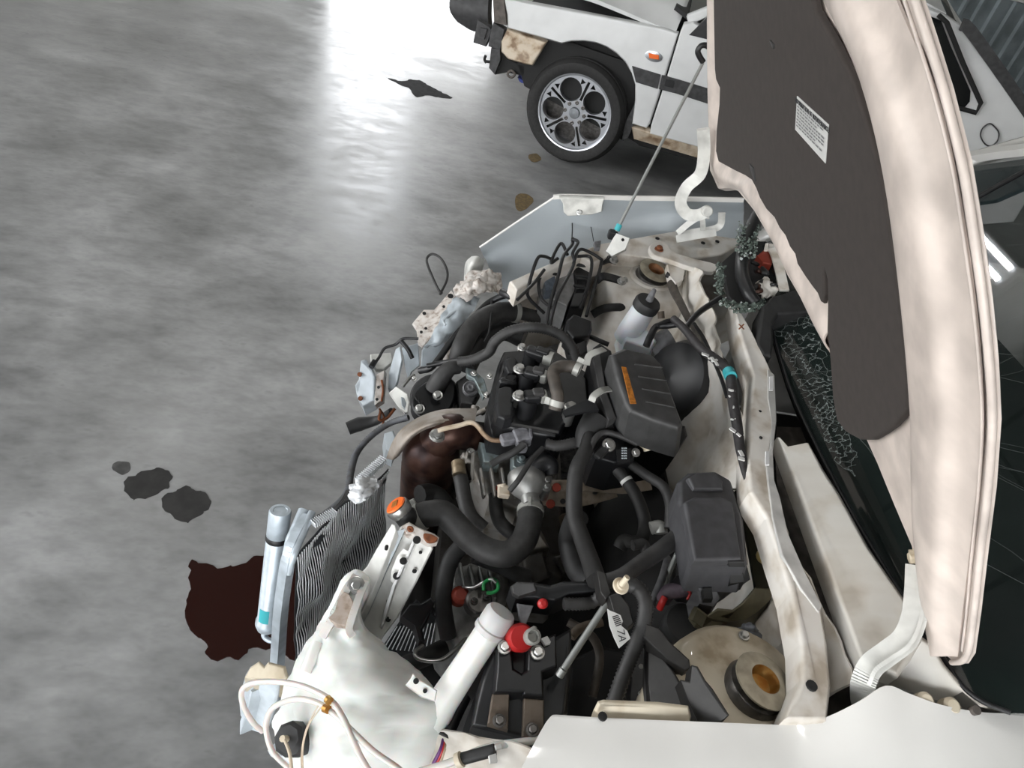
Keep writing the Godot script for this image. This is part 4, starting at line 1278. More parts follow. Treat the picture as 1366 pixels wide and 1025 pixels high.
func bonnet() -> void:
	var away := hood_n()
	var m := Shape.new()
	# inner panel and outer skin
	var rim := [[948, -60], [945, 20], [944, 80], [946, 150], [946, 200], [947, 228], [958, 253], [972, 252], [984, 256], [1006, 283], [1031, 326], [1051, 370], [1071, 405], [1089, 443], [1107, 473], [1120, 496], [1140, 547], [1156, 589], [1170, 620], [1194, 679], [1215, 728], [1228, 790], [1238, 830], [1256, 872], [1272, 886], [1288, 886], [1297, 872], [1304, 820], [1313, 740], [1324, 650], [1330, 560], [1326, 480], [1318, 400], [1304, 300], [1290, 215], [1266, 120], [1244, 50], [1226, -5], [1205, -60]]
	slab(m, hs(rim), away * 0.012, 0.004, 0, 0.965, 0.0)
	var hd := put("hood", m, mats.hood_white, body, "raised white bonnet seen from below")
	m = Shape.new()
	var side := [[1205, -60], [1226, -5], [1244, 50], [1266, 120], [1290, 215], [1304, 300], [1318, 400], [1326, 480], [1330, 560], [1324, 650], [1313, 740], [1304, 820], [1297, 868], [1288, 882], [1274, 884]]
	tube(m, Array(hs(side, 0.004)), 0.004, 8, 4)
	var fold := []
	for q in side: fold.append([q[0] - 9 + maxf(0.0, (q[1] - 600) * 0.012), q[1]])
	tube(m, Array(hs(fold.slice(0, 13), 0.007)), 0.0018, 8, 4)
	put("hood_hem", m, mats.hood_white, hd)
	# raised frame of the inner panel along the near side
	m = Shape.new()
	sheet(m, [hs([[1085, -60], [1098, 0], [1152, 100], [1192, 230], [1216, 400], [1227, 545], [1228, 640], [1232, 720], [1244, 800], [1264, 868]], 0.0), hs([[1130, -60], [1140, 0], [1183, 100], [1215, 230], [1236, 400], [1246, 545], [1245, 640], [1247, 720], [1255, 800], [1269, 872]], 0.026), hs([[1150, -60], [1166, 0], [1216, 120], [1248, 230], [1274, 400], [1285, 545], [1281, 640], [1275, 720], [1272, 800], [1275, 874]], 0.028), hs([[1162, -60], [1180, 0], [1232, 120], [1264, 230], [1290, 400], [1301, 545], [1295, 640], [1287, 720], [1281, 800], [1279, 875]], 0.013), hs([[1184, -60], [1206, 0], [1252, 110], [1282, 230], [1308, 400], [1318, 545], [1312, 640], [1302, 730], [1292, 810], [1284, 876]], 0.006)], 5, 0.003)
	put("side_frame", m, mats.hood_white, hd)
	m = Shape.new()
	sheet(m, [hs([[948, -50], [948, 20], [948, 100], [950, 190], [953, 230], [964, 249], [984, 254], [1008, 282], [1033, 325], [1053, 368], [1073, 403], [1092, 442], [1110, 474]], 0.0), hs([[953, -50], [953, 20], [953, 100], [955, 185], [960, 222], [976, 238], [996, 246], [1016, 272], [1040, 313], [1061, 354], [1080, 390], [1098, 426], [1112, 452]], 0.016), hs([[960, -50], [960, 20], [960, 100], [963, 180], [968, 210], [988, 226], [1010, 238], [1028, 266], [1050, 300], [1072, 340], [1090, 376], [1106, 406], [1114, 428]], 0.0)], 4, 0.003)
	put("rear_frame", m, mats.hood_white, hd)
	# felt pad
	m = Shape.new()
	slab(m, hs([[960, -60], [960, 20], [961, 90], [963, 106], [968, 116], [967, 135], [963, 170], [962, 200], [966, 216], [985, 226], [1000, 233], [1012, 241], [1018, 252], [1023, 265], [1032, 280], [1043, 291], [1050, 305], [1058, 315], [1064, 330], [1071, 339], [1074, 352], [1084, 368], [1094, 382], [1102, 392], [1107, 404], [1110, 394], [1110, 366], [1112, 358], [1115, 370], [1115, 405], [1114, 437], [1118, 477], [1121, 528], [1127, 560], [1139, 577], [1156, 586], [1176, 586], [1192, 577], [1206, 567], [1225, 546], [1226, 510], [1223, 470], [1216, 400], [1207, 330], [1193, 240], [1175, 175], [1153, 105], [1125, 50], [1102, 12], [1085, -60]], 0.013), away * 0.009, 0.005, 0, 1.0, 0.013)
	var pad := put("insulation_pad", m, mats.felt, hd, "black felt pad on the bonnet")
	for q in [[[1012, 216], [1016, 240]], [[1042, 50], [1043, 62]]]:
		m = Shape.new()
		slab(m, hs([[q[0][0] - 2, q[0][1]], [q[0][0] + 3, q[0][1] + 6], [q[1][0] + 2, q[1][1]], [q[1][0] - 2, q[1][1] - 8]], 0.016), away * 0.003, 0.001)
		put("pad_clip", m, mats.dusty_black, pad)
	# printed sheet
	m = Shape.new()
	var c4 := hs([[1077, 125], [1121, 163], [1116, 215], [1074, 170]], 0.0145)
	slab(m, c4, away * 0.001, 0.0003)
	put("maintenance_sheet", m, mats.paper, hd, "white printed sheet on the black pad")
	var ex := c4[1] - c4[0]
	var ey := c4[0] - c4[3]
	var o := c4[0] - away * 0.0008
	var xs := ex.normalized()
	var w := ex.length()
	letters("printed_title", "INFORMATION OF MAINTENANCE", hd, o + ex * 0.5 - ey * 0.12, ex, ey, w * 0.066, mats.ink, true)
	for k in 7:
		var l := Shape.new()
		var y0 := 0.22 + k * 0.095
		# lines of print too small to read
		var x := 0.05
		while x < 0.9 - (0.25 if k in [1, 5] else 0.0):
			var wd := rng.randf_range(0.03, 0.1)
			var a := o + ex * x - ey * y0
			l.flat(a, a + ex * wd, a + ex * wd - ey * 0.04, a - ey * 0.04, -away)
			x += wd + 0.022
		put("printed_line", l, mats.pale_ink, hd)
	# hinges
	m = Shape.new()
	strap(m, Array(zps([[938, 172], [939, 205], [934, 232], [916, 250], [908, 270], [916, 285], [931, 287], [944, 281]], -0.68)), (CAM - zp(920, 240, -0.68)).normalized(), 0.03, 0.012, 8)
	var hg := put("hinge_arm", m, mats.bracket_white, body)
	m = Shape.new()
	disc_at(m, zp(942, 281, -0.675), Vector3(0, 0.3, 1), 0.014, 0.016)
	put("hinge_pin", m, mats.bracket_white, hg)
	m = Shape.new()
	var hf := (CAM - zp(930, 300, -0.7)).normalized()
	strap(m, Array(zps([[904, 311], [918, 299], [934, 289], [946, 288]], -0.7)), hf, 0.016, 0.006)
	strap(m, Array(zps([[904, 314], [930, 309], [950, 306], [961, 300], [963, 284]], -0.7)), hf, 0.018, 0.006)
	strap(m, Array(zps([[937, 288], [938, 308]], -0.7)), hf, 0.014, 0.006)
	strap(m, Array(zps([[902, 319], [930, 314], [955, 310]], -0.69)), hf, 0.02, 0.006)
	put("hinge_base", m, mats.bracket_white, body)
	m = Shape.new()
	strap(m, [P(1224, 758, 1.035), P(1223, 790, 1.025), P(1219, 825, 1.01), P(1207, 853, 0.993), P(1185, 871, 0.975), P(1163, 888, 0.956), P(1153, 908, 0.935), P(1151, 928, 0.895), P(1153, 940, 0.86)], (CAM - P(1190, 860, 0.97)).normalized(), 0.031, 0.016, 8)
	var h2 := put("hinge_arm", m, mats.bracket_white, body)
	m = Shape.new()
	strap(m, [P(1231, 790, 1.03), P(1228, 828, 1.015), P(1214, 860, 0.998), P(1190, 878, 0.98), P(1169, 893, 0.965), P(1160, 912, 0.945)], (CAM - P(1190, 860, 0.97)).normalized(), 0.005, 0.012, 8)
	put("hinge_rib", m, mats.bracket_white, h2)
	m = Shape.new()
	bolt(m, P(1224, 744, 1.045), -away, 0.009)
	put("bolt", m, mats.beige_white, h2)
	m = Shape.new()
	tube(m, [P(1213, 741, 1.04), P(1224, 741, 1.045)], 0.008, 12)
	put("hinge_pin", m, mats.beige_white, h2)
	# bonnet stay
	var foot := P(821, 311, 0.92)
	var head := CAM.lerp(hood_at(938, 72), 0.975)
	m = Shape.new()
	tube(m, [foot, zp(937.5, 84, head.z)], 0.0042, 10)
	var st := put("hood_stay", m, mats.rod_grey, body, "thin steel stay that props the bonnet")
	m = Shape.new()
	var hk := zps([[938, 83], [933, 75], [931, 68], [935, 61.5], [941, 60.5], [946, 63]], head.z)
	tube(m, Array(hk), 0.007, 8)
	put("stay_hook", m, mats.black, st)
	m = Shape.new()
	tube(m, [foot.lerp(head, 0.015), foot.lerp(head, 0.05)], 0.008, 10)
	put("stay_sleeve", m, mats.teal, st)
	m = Shape.new()
	box(m, foot + Vector3(-0.006, -0.006, 0), Basis(), Vector3(0.012, 0.012, 0.01), 0.004)
	put("stay_grommet", m, mats.black, st)

# ---------------------------------------------------------------- what hangs off the crushed front
func front_end() -> void:
	# radiator pair, twisted by the crash
	var A := Vector3(-0.712, 0.6, 0.248)
	var B := Vector3(-0.572, 0.6, -0.005)
	var along := B - A
	var nn := Vector3(-along.z, 0, along.x).normalized()
	if nn.dot(CAM - A) < 0: nn = -nn
	var rad := thing("condenser", "twisted condenser with pale wavy fins and a bent silver tank beside the silver cylinder", "radiator", Vector3(-0.65, 0.1, 0.12))
	var skin := func(u: float, v: float) -> Vector3:
		var p := A + along * u + Vector3(0, -0.5 * v + 0.012 * sin(u * 5.0), 0)
		var q := p * 9.0
		var dent := bumps.get_noise_3d(q.x, q.y, q.z) * 0.012 + 0.012 * exp(-pow((v - 0.32 - 0.12 * u) * 9.0, 2.0)) * sin(u * 9.0)
		var kink := 0.004 * sin(v * 11.0 + u * 3.0) * smoothstep(0.0, 0.4, v)
		return p + nn * dent + along.normalized() * kink
	var m := Shape.new()
	var rows := []
	for j in 9:
		var l := PackedVector3Array()
		for i in 13: l.append(skin.call(i / 12.0, j / 8.0) - nn * 0.005)
		rows.append(l)
	sheet(m, rows, 2, 0.002)
	put("core", m, mats.fin_dark, rad)
	m = Shape.new()
	for k in 49:
		var l := []
		for j in 15: l.append(skin.call((k + 0.5) / 49.0, j / 14.0) + nn * 0.0005)
		tube(m, l, 0.0014, 4, 2)
	tag(put("fin_edges", m, mats.fin_light, rad), "", "", "", "stuff")
	m = Shape.new()
	strap(m, [P(411, 689, 0.615), P(398, 712, 0.61), P(386, 742, 0.59), P(379, 780, 0.52), P(374, 822, 0.42), P(371, 870, 0.3), P(369, 900, 0.22)], (nn + Vector3(0, 0.4, 0)).normalized(), [0.016, 0.024], 0.02, 6)
	tube(m, [P(416, 684, 0.62), P(404, 712, 0.615), P(392, 740, 0.6), P(385, 765, 0.56)], 0.0075, 8)
	put("side_tank", m, mats.pale_alu, rad)
	m = Shape.new()
	tube(m, [P(406, 682, 0.61), P(396, 706, 0.6), P(387, 730, 0.58), P(378, 790, 0.46)], 0.0125, 10)
	put("tank_pipe", m, mats.pale_alu, rad)
	m = Shape.new()
	for k in 16:                                               # torn strip of fins along the top
		var t := k / 15.0
		var c := P(lerpf(478, 511, t), lerpf(644, 614, t), 0.61)
		bar(m, c + Vector3(-0.008, 0, -0.006), c + Vector3(0.008, 0.004, 0.006), 0.001, 0.014)
	for k in 12:
		var t := k / 11.0
		var c := P(lerpf(418, 446, t), lerpf(700, 684, t), 0.62)
		bar(m, c + Vector3(-0.006, 0, -0.006), c + Vector3(0.006, 0.004, 0.006), 0.001, 0.012)
	tag(put("torn_fins", m, mats.fin_light, rad), "", "", "", "stuff")
	m = Shape.new()
	sheet(m, [[[467, 648, 0.63], [480, 640, 0.645], [500, 634, 0.63]], [[466, 660, 0.625], [482, 655, 0.65], [501, 648, 0.63]], [[472, 673, 0.62], [488, 668, 0.635], [498, 660, 0.62]]], 7, 0.002, 0.016, 60.0)
	put("crumpled_foil", m, mats.fin_light, rad, "crumpled silver fin block")
	# receiver-drier
	var top := P(374, 681, 0.6)
	var bot := P(356, 836, 0.3)
	var ax := (top - bot).normalized()
	var L := top.distance_to(bot)
	var dr := thing("receiver_drier", "tall silver cylinder with a black band and teal label, front left of the wreck", "cylinder", Vector3(bot.x, 0.27, bot.z))
	m = Shape.new()
	lathe(m, bot, ax, [[0.0, -0.004], [0.02, -0.004], [0.0245, 0.008], [0.0245, 0.018], [0.0215, 0.022], [0.0215, L * 0.76], [0.0205, L * 0.765], [0.0205, L * 0.8], [0.0215, L * 0.805], [0.0215, L * 0.985], [0.0195, L], [0.014, L], [0.013, L * 0.996], [0.0, L * 0.996]], 28)
	put("canister", m, mats.pale_alu, dr)
	m = Shape.new()
	lathe(m, bot, ax, [[0.022, L * 0.765], [0.0227, L * 0.77], [0.0227, L * 0.8], [0.022, L * 0.805]], 28)
	put("band", m, mats.black, dr)
	m = Shape.new()
	var fr := frame_of(ax)
	for k in 8:
		var q := func(j: int, h: float) -> Vector3:
			var d := (CAM - bot)
			d = (d - ax * d.dot(ax)).normalized()
			var e := ax.cross(d)
			var an := -0.95 + j * 0.13
			return bot + (d * cos(an) + e * sin(an)) * 0.0219 + ax * h
		m.flat(q.call(k, 0.028), q.call(k + 1, 0.028), q.call(k + 1, 0.064), q.call(k, 0.064), (q.call(k, 0.03) - bot - ax * 0.03).normalized())
	put("label_print", m, mats.teal, dr, "teal printed label")
	m = Shape.new()
	tube(m, [bot + ax * -0.002, P(352, 847, 0.285), P(358, 854, 0.28), P(370, 857, 0.28)], 0.006, 8)
	put("pipe", m, mats.pale_alu, dr)
	m = Shape.new()
	bolt(m, P(378, 722, 0.525), Vector3(0.2, 0.3, 1), 0.007)
	bar(m, P(372, 722, 0.522), P(386, 717, 0.53), 0.012, 0.006)
	put("clamp_bolt", m, mats.steel, dr)
	# headlamp support upright
	var hb := thing("headlamp_support", "white slotted steel channel standing across the radiator, rust at its upper end", "bracket", P(500, 860, 0.3))
	var off := Vector3(-0.004, -0.012, -0.012)
	m = Shape.new()
	slab(m, pts([[541, 699, 0.72], [552, 702, 0.72], [576, 722, 0.715], [577, 733, 0.71], [556, 776, 0.65], [530, 825, 0.57], [509, 853, 0.53], [505, 863, 0.52], [498, 858, 0.52], [490, 850, 0.52], [474, 838, 0.52], [490, 806, 0.57], [505, 770, 0.63], [522, 730, 0.69]]), off, 0.004)
	var ch := put("channel_plate", m, mats.bracket_white, hb)
	m = Shape.new()
	slab(m, pts([[522, 699, 0.735], [526, 701, 0.735], [528, 708, 0.73], [515, 745, 0.68], [503, 776, 0.64], [490, 806, 0.6], [476, 834, 0.55], [471, 830, 0.55], [482, 800, 0.6], [474, 772, 0.62], [488, 757, 0.64], [500, 735, 0.68]]), Vector3(0.006, -0.012, 0.003), 0.003)
	put("channel_flange", m, mats.bracket_white, hb)
	m = Shape.new()
	slab(m, pts([[528, 709, 0.725], [541, 706, 0.73], [520, 752, 0.67], [494, 812, 0.58], [480, 838, 0.53], [475, 834, 0.55]]), Vector3(0, -0.006, 0), 0.001)
	put("channel_web", m, mats.primer, hb)
	m = Shape.new()
	slab(m, pts([[556, 717, 0.726], [549, 735, 0.7], [527, 783, 0.65], [512, 833, 0.565], [508, 838, 0.56], [512, 815, 0.59], [524, 780, 0.655], [545, 735, 0.705], [553, 716, 0.728]]), Vector3(0.002, -0.014, -0.004), 0.001)
	put("stiffening_rib", m, mats.lamp_body, hb)
	m = Shape.new()
	slab(m, pts([[546, 737, 0.698], [538, 733, 0.7], [530, 742, 0.69], [522, 762, 0.66], [521, 775, 0.645], [526, 781, 0.64], [531, 776, 0.645]]), Vector3(0, 0.004, 0.002), 0.001)
	put("raised_pad", m, mats.bracket_white, ch)
	for q in [[556, 721, 0.718, 0.007], [538, 749, 0.689, 0.0065], [529, 769, 0.661, 0.0065]]: hole(ch, P(q[0], q[1], q[2]) + Vector3(0, 0.005, 0.003), Vector3(0.25, 0.8, 0.5).normalized(), q[3])
	for q in [[561, 737, 0.694, 0.003], [518, 826, 0.566, 0.005], [553, 762, 0.665, 0.004]]: hole(ch, P(q[0], q[1], q[2]) + Vector3(0, 0.004, 0.003), Vector3(0.25, 0.8, 0.5).normalized(), q[3])
	hole(ch, P(516, 731, 0.71), Vector3(0.9, 0.3, 0.3).normalized(), 0.005)
	hole(ch, P(519, 803, 0.608), Vector3(0.25, 0.8, 0.5).normalized(), 0.005)
	m = Shape.new()
	slab(m, pts([[536, 701, 0.73], [546, 696, 0.735], [558, 703, 0.732], [580, 712, 0.73], [586, 717, 0.73], [583, 724, 0.725], [572, 725, 0.722], [556, 716, 0.727], [541, 712, 0.728]]), Vector3(0, -0.014, -0.002), 0.003)
	put("end_tab", m, mats.crumpled_white, hb)
	m = Shape.new()
	slab(m, pts([[565, 712, 0.734], [576, 713, 0.734], [584, 718, 0.733], [580, 722, 0.731], [570, 722, 0.73]]), Vector3(0, -0.006, 0), 0.001, 3)
	put("rust_patch", m, mats.rust, hb)
	m = Shape.new()
	tube(m, [[545, 704, 0.736], [549, 704.5, 0.736], [550, 708, 0.734], [546, 708, 0.734]], 0.003, 6, 4, 0.0, true)
	put("eyelet", m, mats.rust, hb)
	# washer bottle
	var wb := thing("washer_bottle", "white plastic washer bottle with a long filler neck lying at the near front corner", "bottle", P(480, 960, 0.25))
	m = Shape.new()
	var body_rows := [
		[[462, 768, 0.64], [478, 761, 0.655], [491, 775, 0.65], [484, 795, 0.63]],
		[[440, 812, 0.6], [458, 806, 0.64], [474, 815, 0.645], [472, 838, 0.6]],
		[[422, 850, 0.56], [450, 845, 0.63], [480, 846, 0.64], [500, 858, 0.58]],
		[[402, 872, 0.53], [440, 885, 0.62], [490, 880, 0.65], [535, 885, 0.6]],
		[[388, 900, 0.5], [430, 918, 0.6], [490, 912, 0.66], [558, 905, 0.62]],
		[[380, 930, 0.47], [420, 950, 0.58], [485, 950, 0.65], [590, 935, 0.64]],
		[[368, 962, 0.42], [408, 985, 0.55], [470, 990, 0.64], [598, 965, 0.6]],
		[[372, 990, 0.36], [405, 1010, 0.5], [460, 1030, 0.6], [575, 1010, 0.56]],
		[[390, 1020, 0.3], [420, 1040, 0.42], [470, 1060, 0.5], [555, 1040, 0.5]]]
	for r in body_rows:                                        # close each slice underneath
		var q := pts(r)
		r.append(q[3] + Vector3(-0.01, -0.07, -0.02))
	sheet(m, body_rows, 5, 0.004, 0.012, 16.0)
	var back := []
	for r in body_rows:
		var q := pts(r)
		back.append([q[0], q[0] + Vector3(0.02, -0.08, -0.03), q[4] + Vector3(0, -0.02, 0), q[4]])
	sheet(m, back, 4, 0.004)
	var tank := put("tank", m, mats.bottle_white, wb)
	m = Shape.new()
	slab(m, pts([[459, 789, 0.668], [471, 803, 0.668], [463, 835, 0.664], [438, 826, 0.654], [446, 806, 0.66]]), down(0.01), 0.002, 2)
	put("recess", m, mats.recess_grime, tank, "dirty recess in the bottle's arm")
	m = Shape.new()
	strap(m, [[475, 770, 0.66], [461, 790, 0.658], [446, 822, 0.65], [430, 850, 0.63]], Vector3(0, 1, 0.3), 0.014, 0.014)
	strap(m, [[487, 778, 0.66], [476, 806, 0.665], [466, 838, 0.66], [470, 850, 0.655]], Vector3(0, 1, 0.3), 0.012, 0.014)
	tube(m, [[424, 858, 0.592], [416, 878, 0.585], [408, 896, 0.575]], 0.012, 8)
	put("arm_rib", m, mats.bottle_white, tank)
	m = Shape.new()
	bolt(m, P(475, 781, 0.668), Vector3(0.1, 1, 0.6), 0.009)
	lathe(m, P(475, 781, 0.664), Vector3(0.1, 1, 0.6), [[0.015, 0.0], [0.015, 0.003], [0.011, 0.004]], 20)
	put("bolt", m, mats.steel, wb)
	var n0 := P(590, 938, 0.63)
	var n1 := P(662, 828, 0.76)
	m = Shape.new()
	tube(m, [P(572, 965, 0.58), n0, n0.lerp(n1, 0.5), n1], [0.034, 0.025, 0.0225, 0.0225], 20)
	put("filler_neck", m, mats.bottle_white, wb)
	m = Shape.new()
	var na := (n1 - n0).normalized()
	lathe(m, n1 - na * 0.012, na, [[0.024, -0.012], [0.0265, -0.01], [0.0265, -0.002], [0.0245, 0.0], [0.0255, 0.004], [0.0255, 0.024], [0.022, 0.03], [0.008, 0.033], [0.0, 0.033]], 28)
	put("cap", m, mats.bottle_grey, wb)
	m = Shape.new()
	slab(m, pts([[551, 899, 0.69], [556, 905, 0.69], [571, 914, 0.69], [583, 922, 0.685], [580, 936, 0.675], [562, 930, 0.675], [541, 914, 0.68], [547, 906, 0.685]]), Vector3(0, -0.006, -0.002), 0.002)
	var tb := put("mounting_tab", m, mats.bottle_white, wb)
	hole(tb, P(555, 909, 0.689), Vector3(0, 1, 0.4).normalized(), 0.0045)
	hole(tb, P(567, 922, 0.683), Vector3(0, 1, 0.4).normalized(), 0.0035)
	# pump and its hoses
	m = Shape.new()
	var pc := P(381, 986, 0.585)
	var pa := (CAM - pc).normalized() * 0.7 + Vector3(-0.5, 0.2, 0.1)
	lathe(m, pc - pa.normalized() * 0.03, pa, [[0.026, -0.02], [0.026, 0.02], [0.02, 0.026], [0.0, 0.026]], 8)
	var pm := put("pump", m, mats.dull_black, wb)
	m = Shape.new()
	tube(m, [pc - pa.normalized() * 0.004, pc + pa.normalized() * 0.01], 0.005, 8)
	put("pump_nozzle", m, mats.beige_white, pm)
	for q in [
			["clear washer hose that arcs widest over the white bracket", [[350, 976, 0.5], [338, 965, 0.52], [326, 945, 0.55], [322, 925, 0.575], [330, 914, 0.59], [350, 910, 0.605], [380, 911, 0.63], [410, 918, 0.66], [440, 934, 0.685], [456, 955, 0.69], [470, 985, 0.69], [482, 1012, 0.68], [500, 1040, 0.66]], 0.0046],
			["clear washer hose looping round the black pump", [[385, 1025, 0.5], [365, 1005, 0.52], [357, 985, 0.54], [355, 965, 0.56], [362, 947, 0.585], [378, 937, 0.61], [400, 933, 0.64], [425, 939, 0.66], [448, 955, 0.68], [472, 978, 0.69], [500, 1004, 0.69], [530, 1025, 0.68], [550, 1045, 0.66]], 0.0046]]:
		m = Shape.new()
		tube(m, q[1], q[2], 10)
		tag(put("washer_hose", m, mats.clear_tube), q[0], "hose", "clear hoses on the washer bottle")
	m = Shape.new()
	tube(m, [[437, 933, 0.692], [440, 936, 0.695]], 0.0065, 8)
	tube(m, [[433, 945, 0.675], [438, 947, 0.68]], 0.0065, 8)
	put("hose_clip", m, mats.gold, wb)
	m = Shape.new()
	tube(m, [[380, 988, 0.605], [386, 1004, 0.61], [389, 1025, 0.6], [392, 1045, 0.58]], 0.0025, 6)
	tube(m, [[428, 944, 0.676], [412, 968, 0.66], [404, 1000, 0.62], [405, 1040, 0.56]], 0.0012, 6)
	tube(m, [[424, 942, 0.676], [408, 975, 0.65], [402, 1010, 0.6], [404, 1040, 0.56]], 0.0012, 6)
	tag(put("pump_wires", m, mats.beige), "thin pale wires hanging from the black pump", "wire")
	# plastic lamp bracket beside the bottle
	var pb := thing("lamp_bracket", "pale blue-white plastic bracket under the washer hoses, far left corner of the wreck", "bracket", P(345, 960, 0.2))
	m = Shape.new()
	slab(m, pts([[345, 883, 0.5], [352, 890, 0.5], [357, 884, 0.5], [380, 890, 0.5], [384, 905, 0.5], [376, 914, 0.48], [340, 910, 0.48], [325, 905, 0.48], [333, 891, 0.49]]), Vector3(0, -0.05, 0), 0.005)
	put("bracket_top", m, mats.beige_white, pb)
	m = Shape.new()
	slab(m, pts([[325, 903, 0.47], [340, 908, 0.475], [372, 914, 0.48], [366, 945, 0.42], [352, 982, 0.34], [333, 976, 0.33], [318, 955, 0.34], [316, 935, 0.38]]), Vector3(0.004, -0.02, -0.03), 0.006)
	put("bracket_face", m, mats.bracket_blue, pb)
	m = Shape.new()
	slab(m, pts([[334, 921, 0.45], [336, 924, 0.45], [326, 965, 0.37], [320, 981, 0.34], [320, 962, 0.36]]), Vector3(0.03, -0.006, -0.02), 0.001)
	slab(m, pts([[356, 1000, 0.32], [372, 1008, 0.33], [420, 1010, 0.42], [415, 1030, 0.38], [390, 1030, 0.34], [360, 1010, 0.31]]), Vector3(0.01, -0.02, -0.02), 0.003)
	put("bracket_rib", m, mats.bracket_blue, pb)
	# crushed radiator support on the far side
	var rs := thing("radiator_support", "torn blue-white steel cross panel bent along the far front corner", "panel", P(590, 440, 0.4))
	m = Shape.new()
	sheet(m, [[[606, 388, 0.66], [620, 374, 0.675], [640, 360, 0.69], [660, 366, 0.69], [671, 380, 0.68]], [[607, 394, 0.665], [625, 385, 0.7], [645, 374, 0.72], [660, 376, 0.7], [669, 386, 0.68]], [[612, 398, 0.65], [632, 396, 0.67], [648, 390, 0.68], [660, 388, 0.67], [666, 392, 0.66]]], 7, 0.003, 0.022, 34.0)
	put("crumpled_flange", m, mats.crumpled_white, rs)
	m = Shape.new()
	sheet(m, [[[620, 374, 0.62], [622, 352, 0.66], [630, 343, 0.68]], [[626, 374, 0.64], [630, 352, 0.7], [638, 343, 0.71]], [[640, 366, 0.62], [644, 354, 0.67], [645, 346, 0.68]]], 5, 0.003)
	put("rolled_end", m, mats.bracket_white, rs)
	m = Shape.new()
	slab(m, pts([[550, 431, 0.59], [565, 413, 0.6], [579, 413, 0.61], [602, 387, 0.64], [610, 398, 0.645], [592, 425, 0.62], [578, 448, 0.6], [563, 462, 0.585], [558, 458, 0.58], [556, 440, 0.585]]), Vector3(0, -0.006, 0), 0.002)
	var fl1 := put("front_flange", m, mats.crumpled_white, rs)
	for q in [[601, 395, 0.645, 0.008], [592, 409, 0.632, 0.004], [566, 418, 0.606, 0.005], [568, 438, 0.602, 0.004], [562, 443, 0.594, 0.004]]: hole(fl1, P(q[0], q[1], q[2]), Vector3(0, 1, 0.2).normalized(), q[3])
	m = Shape.new()
	sheet(m, [[[604, 399, 0.64], [622, 392, 0.65], [640, 398, 0.65]], [[590, 424, 0.62], [606, 420, 0.64], [632, 414, 0.64]], [[576, 450, 0.6], [596, 448, 0.61], [615, 438, 0.6]], [[563, 465, 0.58], [580, 462, 0.58], [596, 455, 0.57]]], 5, 0.003, 0.014, 30.0)
	put("cross_panel", m, mats.bracket_blue, rs)
	m = Shape.new()
	tube(m, [[595, 434, 0.628], [592, 428, 0.63], [600, 420, 0.64], [612, 414, 0.645], [622, 412, 0.645]], 0.004, 6)
	put("panel_rib", m, mats.primer, rs)
	m = Shape.new()
	slab(m, pts([[563, 468, 0.575], [577, 451, 0.595], [594, 454, 0.59], [591, 482, 0.54], [572, 489, 0.52], [562, 490, 0.52]]), Vector3(0, -0.01, -0.006), 0.003)
	put("side_plate", m, mats.bracket_blue, rs)
	m = Shape.new()
	sheet(m, [[[594, 456, 0.58], [606, 448, 0.58], [616, 440, 0.57]], [[592, 470, 0.56], [603, 464, 0.57], [612, 460, 0.55]], [[590, 484, 0.53], [602, 480, 0.53], [610, 474, 0.52]]], 4, 0.003, 0.02, 40.0)
	put("torn_edge", m, mats.crumpled_white, rs)
	# bumper stay box at the very front
	var bs := thing("bumper_stay", "small rust-spotted pale box bracket sticking out furthest from the far front corner", "bracket", P(492, 525, 0.35))
	m = Shape.new()
	slab(m, pts([[480, 481, 0.52], [487, 479, 0.52], [497, 494, 0.52], [500, 502, 0.52], [499, 534, 0.47], [483, 543, 0.45], [474, 526, 0.46], [472, 514, 0.48], [477, 506, 0.49]]), Vector3(0.01, -0.05, -0.02), 0.006)
	put("stay_box", m, mats.bracket_blue, bs)
	m = Shape.new()
	slab(m, pts([[500, 501, 0.515], [513, 494, 0.52], [512, 512, 0.5], [510, 534, 0.47], [500, 541, 0.46]]), Vector3(0.005, -0.03, -0.02), 0.003)
	var sf := put("stay_flange", m, mats.crumpled_white, bs)
	m = Shape.new()
	slab(m, pts([[494, 472, 0.5], [522, 470, 0.51], [524, 482, 0.5], [512, 492, 0.5], [502, 492, 0.5], [495, 482, 0.5]]), Vector3(0, -0.012, 0), 0.003)
	put("stay_plate", m, mats.bracket_white, bs)
	for q in [[480, 500, 0.5], [481, 532, 0.462]]:
		m = Shape.new()
		disc_at(m, P(q[0], q[1], q[2]), Vector3(-0.2, 0.8, 0.5), 0.006, 0.004)
		put("rust_spot", m, mats.rust, bs)
	for q in [[505, 517, 0.494], [503, 533, 0.475]]: hole(sf, P(q[0], q[1], q[2]) + Vector3(0, 0.003, 0.003), Vector3(0, 0.7, 0.7), 0.004)
	m = Shape.new()
	tube(m, [[509, 507, 0.508], [511, 520, 0.492], [509, 536, 0.47]], 0.003, 6)
	put("rust_line", m, mats.rust, sf)
	# lock stays between
	var ls := thing("latch_support", "bent pale blue brackets between the small box bracket and the black alternator cover", "bracket", P(535, 520, 0.35))
	m = Shape.new()
	slab(m, pts([[527, 466, 0.55], [533, 462, 0.56], [536, 480, 0.54], [530, 508, 0.5], [524, 522, 0.47], [517, 518, 0.47], [518, 497, 0.5]]), Vector3(0.003, -0.02, -0.01), 0.003)
	slab(m, pts([[536, 464, 0.56], [558, 458, 0.57], [560, 488, 0.52], [549, 497, 0.51], [545, 510, 0.49], [540, 488, 0.52]]), Vector3(0.0, -0.01, -0.01), 0.003)
	put("upright", m, mats.bracket_blue, ls)
	m = Shape.new()
